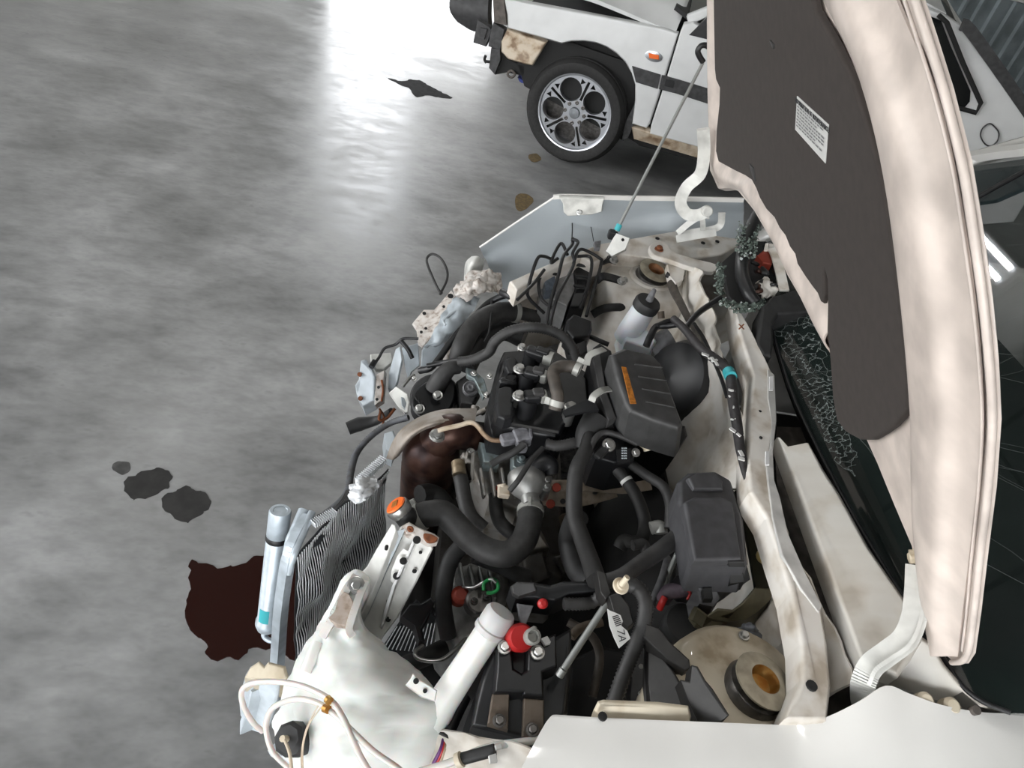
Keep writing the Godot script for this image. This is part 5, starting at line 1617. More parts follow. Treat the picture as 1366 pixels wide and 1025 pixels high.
	slab(m, pts([[519, 524, 0.5], [528, 516, 0.51], [543, 526, 0.51], [546, 537, 0.49], [544, 551, 0.47], [540, 551, 0.46], [530, 540, 0.47]]), Vector3(0, -0.008, -0.004), 0.002)
	var lp := put("latch_plate", m, mats.bracket_white, ls)
	m = Shape.new()
	slab(m, pts([[535, 530, 0.507], [539, 531, 0.507], [542, 538, 0.492], [540, 546, 0.481], [536, 540, 0.49]]), Vector3(0, -0.003, 0), 0.001)
	put("slot", m, mats.primer, lp)
	m = Shape.new()
	tube(m, [[537, 516, 0.52], [544, 507, 0.53], [552, 500, 0.53]], 0.005, 6)
	bolt(m, P(552, 505, 0.53), Vector3(0, 1, 0.5), 0.005)
	put("stud", m, mats.steel, ls)
	# blackened lower pieces by the bumper stay
	m = Shape.new()
	tube(m, [[464, 572, 0.3], [480, 566, 0.31], [505, 560, 0.33], [522, 548, 0.4]], [0.018, 0.02, 0.012, 0.008], 8)
	tag(put("torn_plastic", m, mats.dull_black), "torn black plastic piece under the small box bracket, near the floor", "plastic")
	m = Shape.new()
	tube(m, [[508, 548, 0.42], [506, 560, 0.4], [516, 558, 0.4], [527, 545, 0.42]], 0.004, 6)
	tube(m, [[506, 545, 0.42], [512, 556, 0.4], [510, 570, 0.38]], 0.003, 6)
	tag(put("rusty_wire", m, mats.rust), "short rusty wires under the small box bracket", "wire")
	m = Shape.new()
	slab(m, pts([[512, 578, 0.42], [524, 574, 0.43], [530, 590, 0.42], [524, 606, 0.4], [514, 600, 0.4]]), Vector3(0, -0.05, 0), 0.004)
	tag(put("support_foot", m, mats.primer), "grey steel foot with a rusty bolt under the sagging cable", "bracket")
	m = Shape.new()
	tube(m, [[545, 557, 0.55], [520, 565, 0.52], [495, 582, 0.5], [476, 604, 0.48], [468, 630, 0.5], [464, 655, 0.52], [452, 672, 0.54], [430, 690, 0.6]], 0.0085, 10, 6, 0.004)
	tag(put("sagging_cable", m, mats.cable_grey), "grey taped cable sagging from the alternator to the torn condenser", "cable")
	m = Shape.new()
	for k in 5:
		tube(m, [[462 + k, 655, 0.53], [455 + k * 2, 668 + k, 0.56], [440 + k * 3, 684 - k, 0.6], [424 + k * 3, 688 + k * 2, 0.61]], 0.0025, 6)
	tag(put("torn_wires", m, mats.hose), "tangle of torn grey wires along the condenser's top edge", "wires")
	m = Shape.new()
	tube(m, [[590, 392, 0.63], [584, 385, 0.64], [572, 358, 0.66], [569.5, 345, 0.66], [577, 339, 0.67], [588, 345, 0.67], [596, 360, 0.66], [596, 374, 0.65], [587, 393, 0.63]], 0.0035, 8, 8)
	tag(put("cable_loop", m, mats.hose), "thin dark cable loop standing against the grey floor", "cable")
	m = Shape.new()
	tube(m, [[497, 488, 0.53], [505, 478, 0.54], [513, 465, 0.56], [527, 460, 0.57], [538, 452, 0.59], [558, 452, 0.6]], 0.004, 8)
	tube(m, [[535, 455, 0.59], [544, 466, 0.58], [550, 478, 0.56]], 0.006, 8)
	tube(m, [[495, 490, 0.53], [500, 482, 0.535]], 0.008, 6)
	tag(put("sensor_lead", m, mats.black), "black sensor lead with plugs over the small box bracket", "wire")

# ---------------------------------------------------------------- engine
func engine() -> void:
	var e := thing("engine", "three-cylinder engine with a black valve cover and three coil plugs", "engine", Vector3(-0.3, 0.3, 0.05))
	var m := Shape.new()
	block(m, Vector3(-0.44, 0.3, -0.3), Vector3(-0.16, 0.5, 0.16), 0.02)
	put("block", m, mats.cast_dark, e)
	m = Shape.new()
	slab(m, pts([[622, 602, 0.66], [655, 590, 0.665], [700, 598, 0.67], [735, 615, 0.67], [742, 640, 0.66], [722, 668, 0.645], [690, 680, 0.635], [652, 668, 0.63], [634, 640, 0.64]]), down(0.16), 0.01)
	for k in 4:
		bar(m, P(640 + k * 14, 626, 0.668), P(646 + k * 14, 664, 0.65), 0.006, 0.02, Vector3.UP, 0.002)
	slab(m, pts([[600, 690, 0.54], [660, 685, 0.56], [720, 700, 0.56], [735, 730, 0.54], [690, 740, 0.53], [620, 735, 0.52]]), down(0.1), 0.015)
	var hd := put("cylinder_head", m, mats.cast, e)
	for q in [[668, 652, 0.66, "dull_red"], [690, 613, 0.7, "steel"], [696, 575, 0.7, "steel"], [628, 604, 0.68, "steel"]]:
		m = Shape.new()
		bolt(m, P(q[0], q[1], q[2]), Vector3(0.1, 1, 0.3), 0.007)
		put("bolt", m, mats[q[3]], hd)
	m = Shape.new()
	slab(m, pts([[684, 600, 0.715], [704, 595, 0.715], [706, 620, 0.71], [694, 628, 0.705], [684, 622, 0.705]]), down(0.03), 0.004)
	slab(m, pts([[640, 588, 0.7], [668, 596, 0.7], [666, 618, 0.69], [645, 616, 0.69]]), down(0.03), 0.006)
	put("head_boss", m, mats.alu_blue, hd)
	# valve cover
	m = Shape.new()
	slab(m, pts([[650, 552, 0.76], [655, 520, 0.765], [664, 486, 0.77], [672, 468, 0.775], [735, 462, 0.785], [790, 500, 0.79], [794, 545, 0.785], [760, 570, 0.78], [752, 587, 0.77], [744, 595, 0.765], [720, 592, 0.762], [655, 577, 0.757]]), down(0.06), 0.006)
	var vc := put("valve_cover", m, mats.black, e)
	m = Shape.new()
	slab(m, pts([[659, 551, 0.795], [664, 520, 0.8], [671, 490, 0.805], [677, 472, 0.81], [734, 466, 0.82], [785, 503, 0.825], [788, 540, 0.82], [757, 557, 0.815], [750, 574, 0.805], [742, 582, 0.8], [716, 578, 0.797], [664, 566, 0.792]]), down(0.04), 0.01)
	put("cover_top", m, mats.black, vc)
	for q in [[[673, 478], [688, 474], [694, 487], [690, 496], [678, 496]], [[668, 500], [690, 498], [692, 507], [688, 510], [668, 509]], [[664, 516], [684, 515], [687, 528], [685, 536], [688, 545], [684, 556], [664, 554]]]:
		m = Shape.new()
		slab(m, smooth_path(level(q, 0.83), 2, true), down(0.03), 0.008)
		put("cover_dome", m, mats.black, vc)
	m = Shape.new()
	slab(m, smooth_path(level([[675, 501], [685, 500], [688, 504], [684, 507], [675, 506]], 0.8315), 3, true), down(0.004), 0.001)
	put("cover_recess", m, mats.far_dark, vc)
	m = Shape.new()
	strap(m, [[672, 488, 0.815], [666, 512, 0.81], [661, 540, 0.806], [660, 556, 0.802]], Vector3(-0.3, 1, 0.2), 0.004, 0.004)
	strap(m, [[662, 562, 0.806], [700, 569, 0.806], [745, 577, 0.812]], Vector3(0, 1, 0.4), 0.004, 0.004)
	put("cover_edge", m, mats.dusty_black, vc)
	for q in [[698, 467, 737, 480, 0.85, true], [695, 496, 730, 504, 0.848, false], [694, 531, 730, 529, 0.845, false]]:
		var a := P(q[0], q[1], q[4])
		var b := P(q[2], q[3], q[4] + 0.004)
		var d := (b - a).normalized()
		m = Shape.new()
		bar(m, a + d * 0.004, a.lerp(b, 0.78), 0.03, 0.028, Vector3.UP, 0.008)
		tube(m, [a.lerp(b, 0.35) - Vector3(0, 0.05, 0), a.lerp(b, 0.35)], 0.019, 14)
		var co := put("ignition_coil", m, mats.black, e)
		m = Shape.new()
		bar(m, a.lerp(b, 0.4) + Vector3(0, 0.012, 0), a.lerp(b, 0.85) + Vector3(0, 0.012, 0), 0.02, 0.014, Vector3.UP, 0.004)
		put("coil_lid", m, mats.dusty_black if not q[5] else mats.black, co)
		m = Shape.new()
		if q[5]: tube(m, [a.lerp(b, 0.72), b], 0.0155, 14)
		else: bar(m, a.lerp(b, 0.72), b, 0.024, 0.024, Vector3.UP, 0.004)
		put("coil_plug", m, mats.plug_grey, co)
		m = Shape.new()
		bolt(m, a - d * 0.004 + Vector3(0, 0.004, 0), Vector3.UP, 0.007 if q[5] else 0.009)
		put("bolt", m, mats.steel, co)
	for q in [[761, 545, 0.835, 0.01], [691, 530, 0.82, 0.008]]:
		m = Shape.new()
		bolt(m, P(q[0], q[1], q[2]), Vector3.UP, q[3])
		tube(m, [P(q[0], q[1], q[2]) - Vector3(0, 0.04, 0), P(q[0], q[1], q[2])], q[3] * 1.3, 12)
		put("bolt", m, mats.steel, vc)
	# alternator end
	m = Shape.new()
	var ac := P(580, 530, 0.6)
	lathe(m, ac, Vector3(-0.15, 0.8, 0.5), [[0.06, -0.1], [0.062, -0.01], [0.055, 0.004], [0.03, 0.008], [0.0, 0.008]], 32)
	var al := put("alternator", m, mats.dull_black, e, "black alternator cover")
	m = Shape.new()
	slab(m, pts([[549, 541, 0.63], [554, 520, 0.64], [575, 505, 0.65], [598, 500, 0.65], [608, 515, 0.65], [604, 540, 0.63], [585, 556, 0.62], [560, 556, 0.62]]), Vector3(0, -0.03, -0.01), 0.006, 3)
	put("cover_plate", m, mats.black, al)
	m = Shape.new()
	tube(m, [P(580, 520, 0.64), P(588, 505, 0.67), P(600, 492, 0.69), P(612, 490, 0.69)], [0.024, 0.022, 0.018, 0.016], 14)
	put("terminal_boot", m, mats.hose, al)
	for q in [[584, 528, 0.655], [560, 546, 0.645]]:
		m = Shape.new()
		bolt(m, P(q[0], q[1], q[2]), Vector3(-0.1, 0.8, 0.5), 0.008)
		put("bolt", m, mats.steel, al)
	for q in [[556, 531], [560, 536], [565, 540]]:
		m = Shape.new()
		slab(m, pts([[q[0] - 3, q[1] - 3, 0.648], [q[0], q[1] - 4, 0.648], [q[0] + 3, q[1] + 2, 0.645], [q[0], q[1] + 3, 0.645]]), down(0.004), 0.001)
		put("vent_slot", m, mats.far_dark, al)
	# tensioner
	m = Shape.new()
	slab(m, pts([[608, 508, 0.66], [625, 496, 0.68], [640, 505, 0.68], [642, 520, 0.67], [630, 540, 0.65], [614, 538, 0.64]]), down(0.03), 0.006)
	var tn := put("belt_tensioner", m, mats.dusty_black, e)
	m = Shape.new()
	lathe(m, P(628, 518, 0.685), Vector3(-0.1, 1, 0.5), [[0.019, -0.01], [0.019, 0.0], [0.016, 0.003], [0.013, 0.0], [0.011, 0.0]], 24)
	lathe(m, P(628, 518, 0.685), Vector3(-0.1, 1, 0.5), [[0.01, -0.002], [0.01, 0.006], [0.006, 0.008], [0.0, 0.004]], 6)
	put("pulley", m, mats.grey_plastic, tn)
	m = Shape.new()
	slab(m, pts([[622, 490, 0.7], [632, 492, 0.7], [646, 505, 0.7], [651, 522, 0.695], [645, 530, 0.69], [639, 518, 0.695], [632, 505, 0.7], [623, 500, 0.7]]), down(0.012), 0.003)
	put("engine_bracket", m, mats.alu_blue, e)
	for q in [[632, 498, 0.705], [649, 527, 0.7], [653, 502, 0.72], [636, 545, 0.66], [643, 550, 0.67]]:
		m = Shape.new()
		bolt(m, P(q[0], q[1], q[2]), Vector3(0, 1, 0.4), 0.0055)
		put("bolt", m, mats.steel, e)
	m = Shape.new()
	tube(m, [[600, 566, 0.6], [622, 556, 0.64], [636, 552, 0.66], [650, 545, 0.7]], 0.006, 8)
	tube(m, [[632, 552, 0.66], [634, 542, 0.67]], 0.009, 8)
	put("engine_lug", m, mats.cast, e)
	# exhaust: catalytic converter and its shield
	var cb := P(566, 668, 0.42)
	var ct := P(578, 585, 0.68)
	m = Shape.new()
	var ca := (ct - cb).normalized()
	var cl := cb.distance_to(ct)
	lathe(m, cb, ca, [[0.045, -0.12], [0.052, -0.04], [0.058, 0.0], [0.06, cl * 0.2], [0.062, cl * 0.6], [0.058, cl * 0.68], [0.062, cl * 0.72], [0.06, cl * 0.85], [0.05, cl * 0.95], [0.03, cl * 1.02], [0.0, cl * 1.04]], 36)
	var cc := put("catalytic_converter", m, mats.cat_brown, e, "heat-browned catalytic converter")
	m = Shape.new()
	tube(m, [ct + ca * -0.03, P(600, 577, 0.7), P(622, 580, 0.68), P(640, 590, 0.65)], [0.045, 0.04, 0.035, 0.03], 16)
	put("exhaust_port", m, mats.cat_brown, cc)
	m = Shape.new()
	sheet(m, [[[516, 612, 0.6], [525, 589, 0.65], [539, 571, 0.685], [565, 555, 0.7], [595, 547, 0.71], [636, 546, 0.71]], [[524, 613, 0.62], [538, 592, 0.68], [551, 577, 0.71], [572, 565, 0.73], [598, 560, 0.735], [634, 560, 0.73]], [[532, 607, 0.625], [546, 588, 0.675], [557, 578, 0.7], [574, 570, 0.72], [600, 566, 0.725], [634, 569, 0.715]]], 5, 0.002)
	put("heat_shield", m, mats.heat_shield, e, "curved grey heat shield")
	m = Shape.new()
	bolt(m, P(583, 582, 0.73), Vector3(0.1, 1, 0.1), 0.011)
	tube(m, [P(583, 582, 0.715), P(583, 577, 0.75)], 0.008, 10)
	var ox := put("oxygen_sensor", m, mats.steel, e)
	m = Shape.new()
	tube(m, [[584, 575, 0.755], [594, 572, 0.76], [612, 568, 0.765], [627, 564, 0.77], [636, 568, 0.77], [646, 580, 0.765], [656, 587, 0.76], [670, 588, 0.76]], 0.0048, 8)
	put("sensor_sleeve", m, mats.beige, ox, "cream woven sensor sleeve")
	m = Shape.new()
	bar(m, P(668, 588, 0.772), P(690, 584, 0.776), 0.024, 0.02, Vector3.UP, 0.004)
	bar(m, P(686, 586, 0.778), P(706, 582, 0.782), 0.036, 0.026, Vector3.UP, 0.004)
	bar(m, P(690, 596, 0.775), P(702, 595, 0.775), 0.026, 0.02, Vector3.UP, 0.004)
	bar(m, P(705, 573, 0.782), P(707, 590, 0.782), 0.006, 0.03, Vector3.UP, 0.002)
	put("sensor_plug", m, mats.plug_dim, ox)
	m = Shape.new()
	slab(m, pts([[628, 605, 0.69], [633, 602, 0.69], [632, 640, 0.66], [627, 645, 0.65]]), Vector3(-0.02, -0.01, 0), 0.002)
	bolt(m, P(622, 609, 0.69), Vector3(-1, 0.2, 0), 0.007)
	put("stud_plate", m, mats.cast, e)
	# thermostat
	var tc := P(704, 650, 0.72)
	var ta := (P(708, 672, 0.7) - P(703, 640, 0.72)).normalized() * 1.0 + Vector3(0, 0.25, 0.3)
	m = Shape.new()
	lathe(m, tc, ta, [[0.0, -0.03], [0.036, -0.028], [0.038, -0.01], [0.034, 0.004], [0.024, 0.016], [0.018, 0.022], [0.018, 0.04], [0.0, 0.04]], 28)
	var th := put("thermostat_housing", m, mats.cast_light, e)
	for q in [[718, 635, 0.73], [728, 642, 0.73], [728, 650, 0.725]]:
		m = Shape.new()
		bolt(m, P(q[0], q[1], q[2]), Vector3(0.3, 1, 0.2), 0.007)
		tube(m, [P(q[0], q[1], q[2]) - Vector3(0, 0.03, 0), P(q[0], q[1], q[2])], 0.011, 12)
		put("bolt", m, mats.steel, th)
	m = Shape.new()
	tube(m, [[709, 632, 0.73], [712, 622, 0.745], [724, 617, 0.75], [734, 622, 0.745], [736, 634, 0.735]], [0.012, 0.02, 0.022, 0.018, 0.012], 12)
	put("coolant_sensor", m, mats.black, th)
	m = Shape.new()
	tube(m, [[707, 622, 0.745], [714, 612, 0.755], [728, 610, 0.755]], 0.006, 8)
	put("housing_rib", m, mats.plug_grey, th)
	m = Shape.new()
	slab(m, pts([[688, 610, 0.71], [698, 606, 0.71], [704, 613, 0.71], [700, 624, 0.705], [690, 622, 0.705]]), down(0.01), 0.003, 2)
	bolt(m, P(696, 614, 0.712), Vector3.UP, 0.007)
	put("sender_plate", m, mats.alu_blue, e)
	m = Shape.new()
	tube(m, [P(669, 646, 0.69), P(672, 662, 0.675)], [0.009, 0.011], 10)
	box(m, P(672, 656, 0.685), Basis(), Vector3(0.012, 0.008, 0.014), 0.003)
	put("knock_sensor", m, mats.beige, e)
	m = Shape.new()
	strap(m, [[719, 658, 0.68], [735, 660, 0.685], [770, 662, 0.69], [800, 657, 0.695], [820, 652, 0.7]], Vector3(0, 1, 0.5), [0.05, 0.036], 0.004)
	strap(m, [[736, 648, 0.695], [780, 648, 0.705], [830, 652, 0.71], [868, 647, 0.715]], Vector3(0, 1, 0.5), 0.022, 0.004)
	var br := put("engine_mount_bracket", m, mats.beige_metal, e)
	for q in [[751, 669, 0.6905, 0.0055], [794, 657, 0.6985, 0.005]]: hole(br, P(q[0], q[1], q[2]), Vector3(0, 1, 0.5).normalized(), q[3])
	for q in [[742, 651, 0.7], [734, 673, 0.685]]:
		m = Shape.new()
		disc_at(m, P(q[0], q[1], q[2]), Vector3(0, 1, 0.5), 0.009, 0.006)
		put("bolt", m, mats.dull_red, br)
	# gearbox and odds below
	m = Shape.new()
	slab(m, pts([[596, 752, 0.480], [625, 735, 0.500], [660, 742, 0.510], [676, 768, 0.520], [672, 800, 0.520], [640, 850, 0.500], [605, 860, 0.480], [585, 820, 0.460]]), down(0.15), 0.02, 2)
	var gb := put("gearbox", m, mats.cast_light, e)
	for k in 5:
		m = Shape.new()
		bar(m, P(600 + k * 13, 752 + k * 2, 0.51), P(608 + k * 13, 790 + k * 3, 0.515), 0.006, 0.02, Vector3.UP, 0.002)
		put("casting_rib", m, mats.cast_light, gb)
	m = Shape.new()
	disc_at(m, P(635, 806, 0.54), Vector3(0.1, 1, 0.3), 0.026, 0.03)
	for k in 3:
		var an := TAU * k / 3.0
		bolt(m, P(635, 806, 0.54) + Vector3(cos(an) * 0.015, 0.03, sin(an) * 0.015), Vector3.UP, 0.005)
	put("selector_cap", m, mats.dark_steel, gb)
	m = Shape.new()
	disc_at(m, P(611, 798, 0.53), Vector3(0.1, 1, 0.3), 0.018, 0.03, 0.4)
	put("breather_cap", m, mats.dull_red, gb, "rust-red plug cap")
	m = Shape.new()
	slab(m, pts([[720, 690, 0.5], [760, 680, 0.5], [775, 700, 0.5], [768, 735, 0.48], [735, 730, 0.48]]), down(0.1), 0.015)
	put("intake_casting", m, mats.cast_warm, e)
	m = Shape.new()
	slab(m, pts([[696, 742, 0.55], [725, 735, 0.55], [735, 770, 0.54], [712, 782, 0.53], [700, 770, 0.53]]), down(0.06), 0.01)
	slab(m, pts([[740, 742, 0.52], [765, 735, 0.52], [772, 760, 0.51], [750, 768, 0.5]]), down(0.06), 0.01)
	put("clutch_housing", m, mats.cast_dark, e)

# ---------------------------------------------------------------- things bolted and clipped into the bay
func bay_parts() -> void:
	var m := Shape.new()
	# air filter box
	var ab := thing("air_filter_box", "large black air filter box with an orange sticker on its lid", "air box", P(850, 590, 0.68))
	m = Shape.new()
	var tilt := Vector3(0.01, -0.075, -0.005)
	slab(m, pts([[815, 470, 0.95], [835, 461, 0.953], [872, 469, 0.948], [884, 481, 0.944], [914, 563, 0.915], [908, 572, 0.91], [870, 560, 0.915], [842, 548, 0.92], [834, 536, 0.925], [822, 500, 0.94]]), tilt, 0.012, 0, 1.07)
	var lid := put("lid", m, mats.lid_black, ab)
	for k in 4:
		m = Shape.new()
		var t := 0.2 + k * 0.2
		var a := P(842, 470, 0.955).lerp(P(866, 553, 0.924), t)
		var b := P(878, 474, 0.95).lerp(P(906, 562, 0.92), t)
		bar(m, a, b, 0.003, 0.004, Vector3.UP, 0.001)
		put("lid_rib", m, mats.lid_black, lid)
	m = Shape.new()
	slab(m, pts([[829.5, 489, 0.9545], [835.5, 490, 0.9545], [849, 538, 0.937], [841, 538, 0.937]]), down(0.002), 0.0004)
	put("sticker", m, mats.sticker_orange, ab, "orange sticker with fine print")
	m = Shape.new()
	for q in [[[791, 462, 0.885], [800, 456, 0.895], [815, 466, 0.905], [824, 505, 0.895], [836, 545, 0.875], [846, 558, 0.868], [832, 566, 0.86], [815, 558, 0.865], [806, 530, 0.875], [796, 495, 0.885]]]: slab(m, pts(q), Vector3(0, -0.2, 0.01), 0.006)
	slab(m, pts([[842, 552, 0.86], [915, 572, 0.85], [918, 585, 0.82], [902, 612, 0.78], [870, 600, 0.78], [835, 580, 0.82]]), Vector3(-0.01, -0.14, -0.02), 0.008)
	put("lower_case", m, mats.black, ab)
	m = Shape.new()
	slab(m, pts([[790, 478, 0.895], [800, 470, 0.9], [809, 520, 0.89], [822, 556, 0.875], [812, 562, 0.87], [800, 530, 0.88]]), Vector3(0, -0.02, 0), 0.003)
	put("case_flange", m, mats.dusty_black, ab)
	for q in [[[782, 487, 0.9], [786, 475, 0.91], [797, 469, 0.918], [806, 466, 0.915]], [[789, 536, 0.89], [793, 528, 0.9], [803, 521, 0.905], [814, 519, 0.9]]]:
		m = Shape.new()
		strap(m, q, Vector3(-0.4, 1, 0.3), 0.014, 0.003)
		put("clip", m, mats.plug_grey, ab)
	m = Shape.new()
	strap(m, [[752, 553, 0.86], [775, 545, 0.872], [795, 540, 0.88]], Vector3(0, 1, 0.2), [0.012, 0.03], 0.008)
	strap(m, [[777, 541, 0.868], [795, 533, 0.876]], Vector3(0, 1, 0.2), 0.006, 0.006)
	put("mounting_arm", m, mats.black, ab)
	m = Shape.new()
	tube(m, [[800, 560, 0.84], [786, 580, 0.82], [780, 600, 0.8]], [0.035, 0.028, 0.02], 14)
	put("snorkel", m, mats.dull_black, ab)
	# sensor block with white print
	var th := thing("throttle_actuator", "black actuator block with white print and two bolts below the air filter box", "actuator", P(820, 620, 0.7))
	m = Shape.new()
	slab(m, pts([[788, 600, 0.815], [806, 578, 0.83], [832, 585, 0.83], [852, 596, 0.825], [846, 615, 0.81], [820, 619, 0.805], [795, 612, 0.81]]), Vector3(0, -0.08, 0), 0.006)
	put("housing", m, mats.black, th)
	m = Shape.new()
	tube(m, [[785, 612, 0.825], [790, 592, 0.84], [803, 578, 0.848], [825, 581, 0.848], [850, 592, 0.84]], 0.006, 8)
	put("housing_rib", m, mats.dusty_black, th)
	m = Shape.new()
	bar(m, P(795, 611, 0.83), P(809, 597, 0.835), 0.018, 0.012, Vector3.UP, 0.004)
	put("lever", m, mats.dull_black, th)
	for q in [[812, 594, 0.84, 0.009], [848, 604, 0.83, 0.006]]:
		m = Shape.new()
		bolt(m, P(q[0], q[1], q[2]), Vector3(0, 1, 0.6), q[3])
		put("bolt", m, mats.steel, th)
	m = Shape.new()
	slab(m, pts([[822, 600, 0.8345], [842, 598, 0.836], [840, 616, 0.824], [824, 617, 0.822]]), down(0.006), 0.001)
	put("print_pad", m, mats.black, th)
	for k in 5:
		m = Shape.new()
		for j in 3:
			var a := P(830 + j * 2.6, 598 + k * 3.4, 0.8365 - k * 0.0022 - 0.0 * j)
			box(m, a, Basis(), Vector3(0.0013, 0.0008, 0.0014), 0.0002)
		put("printed_line", m, mats.white_print, th)
	m = Shape.new()
	tube(m, [[852, 588, 0.84], [862, 596, 0.835], [864, 602, 0.83]], 0.008, 10)
	put("pipe_stub", m, mats.beige_white, ab, "short cream rubber stub")
	# ABS unit
	var abs_t := thing("brake_modulator", "grey metal brake modulator with a black cap and many bent pipes by the far wing", "modulator", P(760, 400, 0.62))
	m = Shape.new()
	slab(m, pts([[728, 356, 0.805], [755, 344, 0.810], [764, 342, 0.810], [771, 363, 0.800], [768, 388, 0.790], [757, 408, 0.780], [738, 398, 0.780], [724, 388, 0.790]]), Vector3(0, -0.1, 0), 0.005)
	put("valve_block", m, mats.cast_dim, abs_t)
	m = Shape.new()
	slab(m, pts([[725, 366, 0.812], [741, 366, 0.812], [743, 384, 0.805], [728, 387, 0.805]]), Vector3(0, -0.03, 0), 0.004)
	put("block_face", m, mats.steel_blue, abs_t)
	m = Shape.new()
	slab(m, pts([[764, 343, 0.820], [785, 341, 0.823], [791, 350, 0.820], [789, 375, 0.810], [780, 408, 0.790], [760, 408, 0.785], [768, 382, 0.800]]), Vector3(0, -0.1, 0), 0.006)
	var cap := put("control_cap", m, mats.black, abs_t)
	for k in 3:
		m = Shape.new()
		bar(m, P(768 - k * 1.5, 353 + k * 14, 0.823 - k * 0.008), P(787 - k * 2, 356 + k * 14, 0.822 - k * 0.008), 0.01, 0.008, Vector3.UP, 0.003)
		put("cap_ridge", m, mats.dull_black, cap)
	for q in [[[802, 349, 0.835], [812, 346, 0.845], [822, 348, 0.845]], [[796, 374, 0.825], [804, 369, 0.840], [816, 371, 0.840], [832, 376, 0.840]]]:
		m = Shape.new()
		strap(m, q, Vector3(0, 1, 0.3), 0.022, 0.006)
		var arm := put("mounting_arm", m, mats.black, abs_t)
		m = Shape.new()
		bolt(m, P(q[-1][0] - 3, q[-1][1], q[-1][2] + 0.004), Vector3(0, 1, 0.2), 0.008)
		put("bolt", m, mats.steel, arm)
	for q in [
			[[726, 418, 0.775], [706, 398, 0.805], [705, 383, 0.835], [716, 347, 0.875], [725, 342, 0.875], [740, 348, 0.845]],
			[[728, 436, 0.815], [734, 405, 0.845], [745, 367, 0.875], [752, 341, 0.890], [763, 327, 0.885], [764, 318, 0.885]],
			[[733, 436, 0.815], [743, 398, 0.855], [765, 354, 0.865], [764, 338, 0.885], [771, 323, 0.890], [762, 319, 0.890]],
			[[765, 352, 0.855], [770, 337, 0.870], [778, 333, 0.870], [799, 344, 0.855], [802, 352, 0.845], [791, 391, 0.815], [782, 422, 0.795]],
			[[770, 342, 0.855], [788, 344, 0.855], [787, 370, 0.835], [774, 412, 0.795]],
			[[690, 400, 0.845], [712, 378, 0.855], [726, 360, 0.865]],
			[[738, 412, 0.795], [722, 398, 0.805], [719, 375, 0.825], [728, 364, 0.825], [742, 366, 0.817]],
			[[757, 340, 0.870], [748, 325, 0.875], [735, 350, 0.855], [744, 345, 0.855]]]:
		m = Shape.new()
		tube(m, q, 0.0042, 8, 7)
		put("brake_pipe", m, mats.black, abs_t)
	# brake fluid reservoir and master cylinder
	var br := thing("brake_reservoir", "translucent white brake fluid reservoir with a black cap", "reservoir", P(850, 450, 0.72))
	var rt := P(863, 406, 0.9)
	var rb := P(842, 440, 0.82)
	var ra := (rt - rb).normalized()
	m = Shape.new()
	lathe(m, rb, ra, [[0.0, -0.03], [0.03, -0.03], [0.03, 0.0], [0.027, rb.distance_to(rt) * 0.9], [0.0, rb.distance_to(rt)]], 28)
	slab(m, pts([[829, 434, 0.83], [846, 428, 0.84], [872, 444, 0.84], [876, 455, 0.83], [868, 466, 0.81], [834, 456, 0.81]]), down(0.06), 0.008)
	put("tank", m, mats.bottle_grey2, br)
	m = Shape.new()
	lathe(m, rt - ra * 0.004, ra, [[0.0305, -0.008], [0.031, 0.008], [0.028, 0.014], [0.0, 0.015]], 28)
	put("cap", m, mats.dull_black, br)
	m = Shape.new()
	tube(m, [rt + ra * 0.012, P(870, 392, 0.93), P(873, 387, 0.935)], [0.009, 0.007, 0.005], 8)
	put("cap_plug", m, mats.grey_plastic, br)
	m = Shape.new()
	tube(m, [rt + ra * 0.0 + Vector3(0.03, 0, 0.02), rt + Vector3(0.034, -0.012, 0.03)], 0.008, 8)
	put("cap_tag", m, mats.dusty_brown, br)
	var mc := thing("master_cylinder", "dusty grey brake cylinder end with a large black servo drum behind the air filter box", "brake servo", P(905, 500, 0.6))
	m = Shape.new()
	lathe(m, P(884, 462, 0.8), Vector3(0.75, 0.5, -0.25), [[0.0, -0.03], [0.028, -0.03], [0.034, -0.02], [0.036, 0.02], [0.034, 0.026], [0.0, 0.028]], 28)
	put("cylinder_end", m, mats.grey_plastic, mc)
	m = Shape.new()
	lathe(m, P(905, 508, 0.79), Vector3(-0.75, 0.35, 0.25), [[0.0, -0.09], [0.09, -0.085], [0.1, -0.05], [0.104, -0.02], [0.1, -0.01], [0.085, 0.02], [0.05, 0.03], [0.0, 0.03]], 40)
	put("servo_drum", m, mats.black, mc)
	# black connector on the shelf
	m = Shape.new()
	slab(m, pts([[757, 425, 0.84], [766, 417, 0.85], [790, 426, 0.85], [791, 438, 0.84], [786, 448, 0.83], [765, 451, 0.83], [756, 440, 0.835]]), down(0.05), 0.008)
	slab(m, pts([[760, 446, 0.82], [782, 450, 0.82], [785, 470, 0.8], [768, 480, 0.79]]), down(0.05), 0.006)
	tag(put("connector_block", m, mats.black), "square black connector block between the brake pipes and the white reservoir", "connector")
	# battery
	var bt := thing("battery", "grimy black battery with a red terminal cover in the near corner of the bay", "battery", P(690, 930, 0.5))
	m = Shape.new()
	slab(m, pts([[641, 906, 0.7], [655, 868, 0.72], [680, 862, 0.73], [722, 860, 0.735], [762, 838, 0.74], [764, 880, 0.735], [757, 952, 0.71], [735, 984, 0.69], [703, 988, 0.68], [628, 970, 0.67]]), down(0.2), 0.01)
	put("case", m, mats.black, bt)
	m = Shape.new()
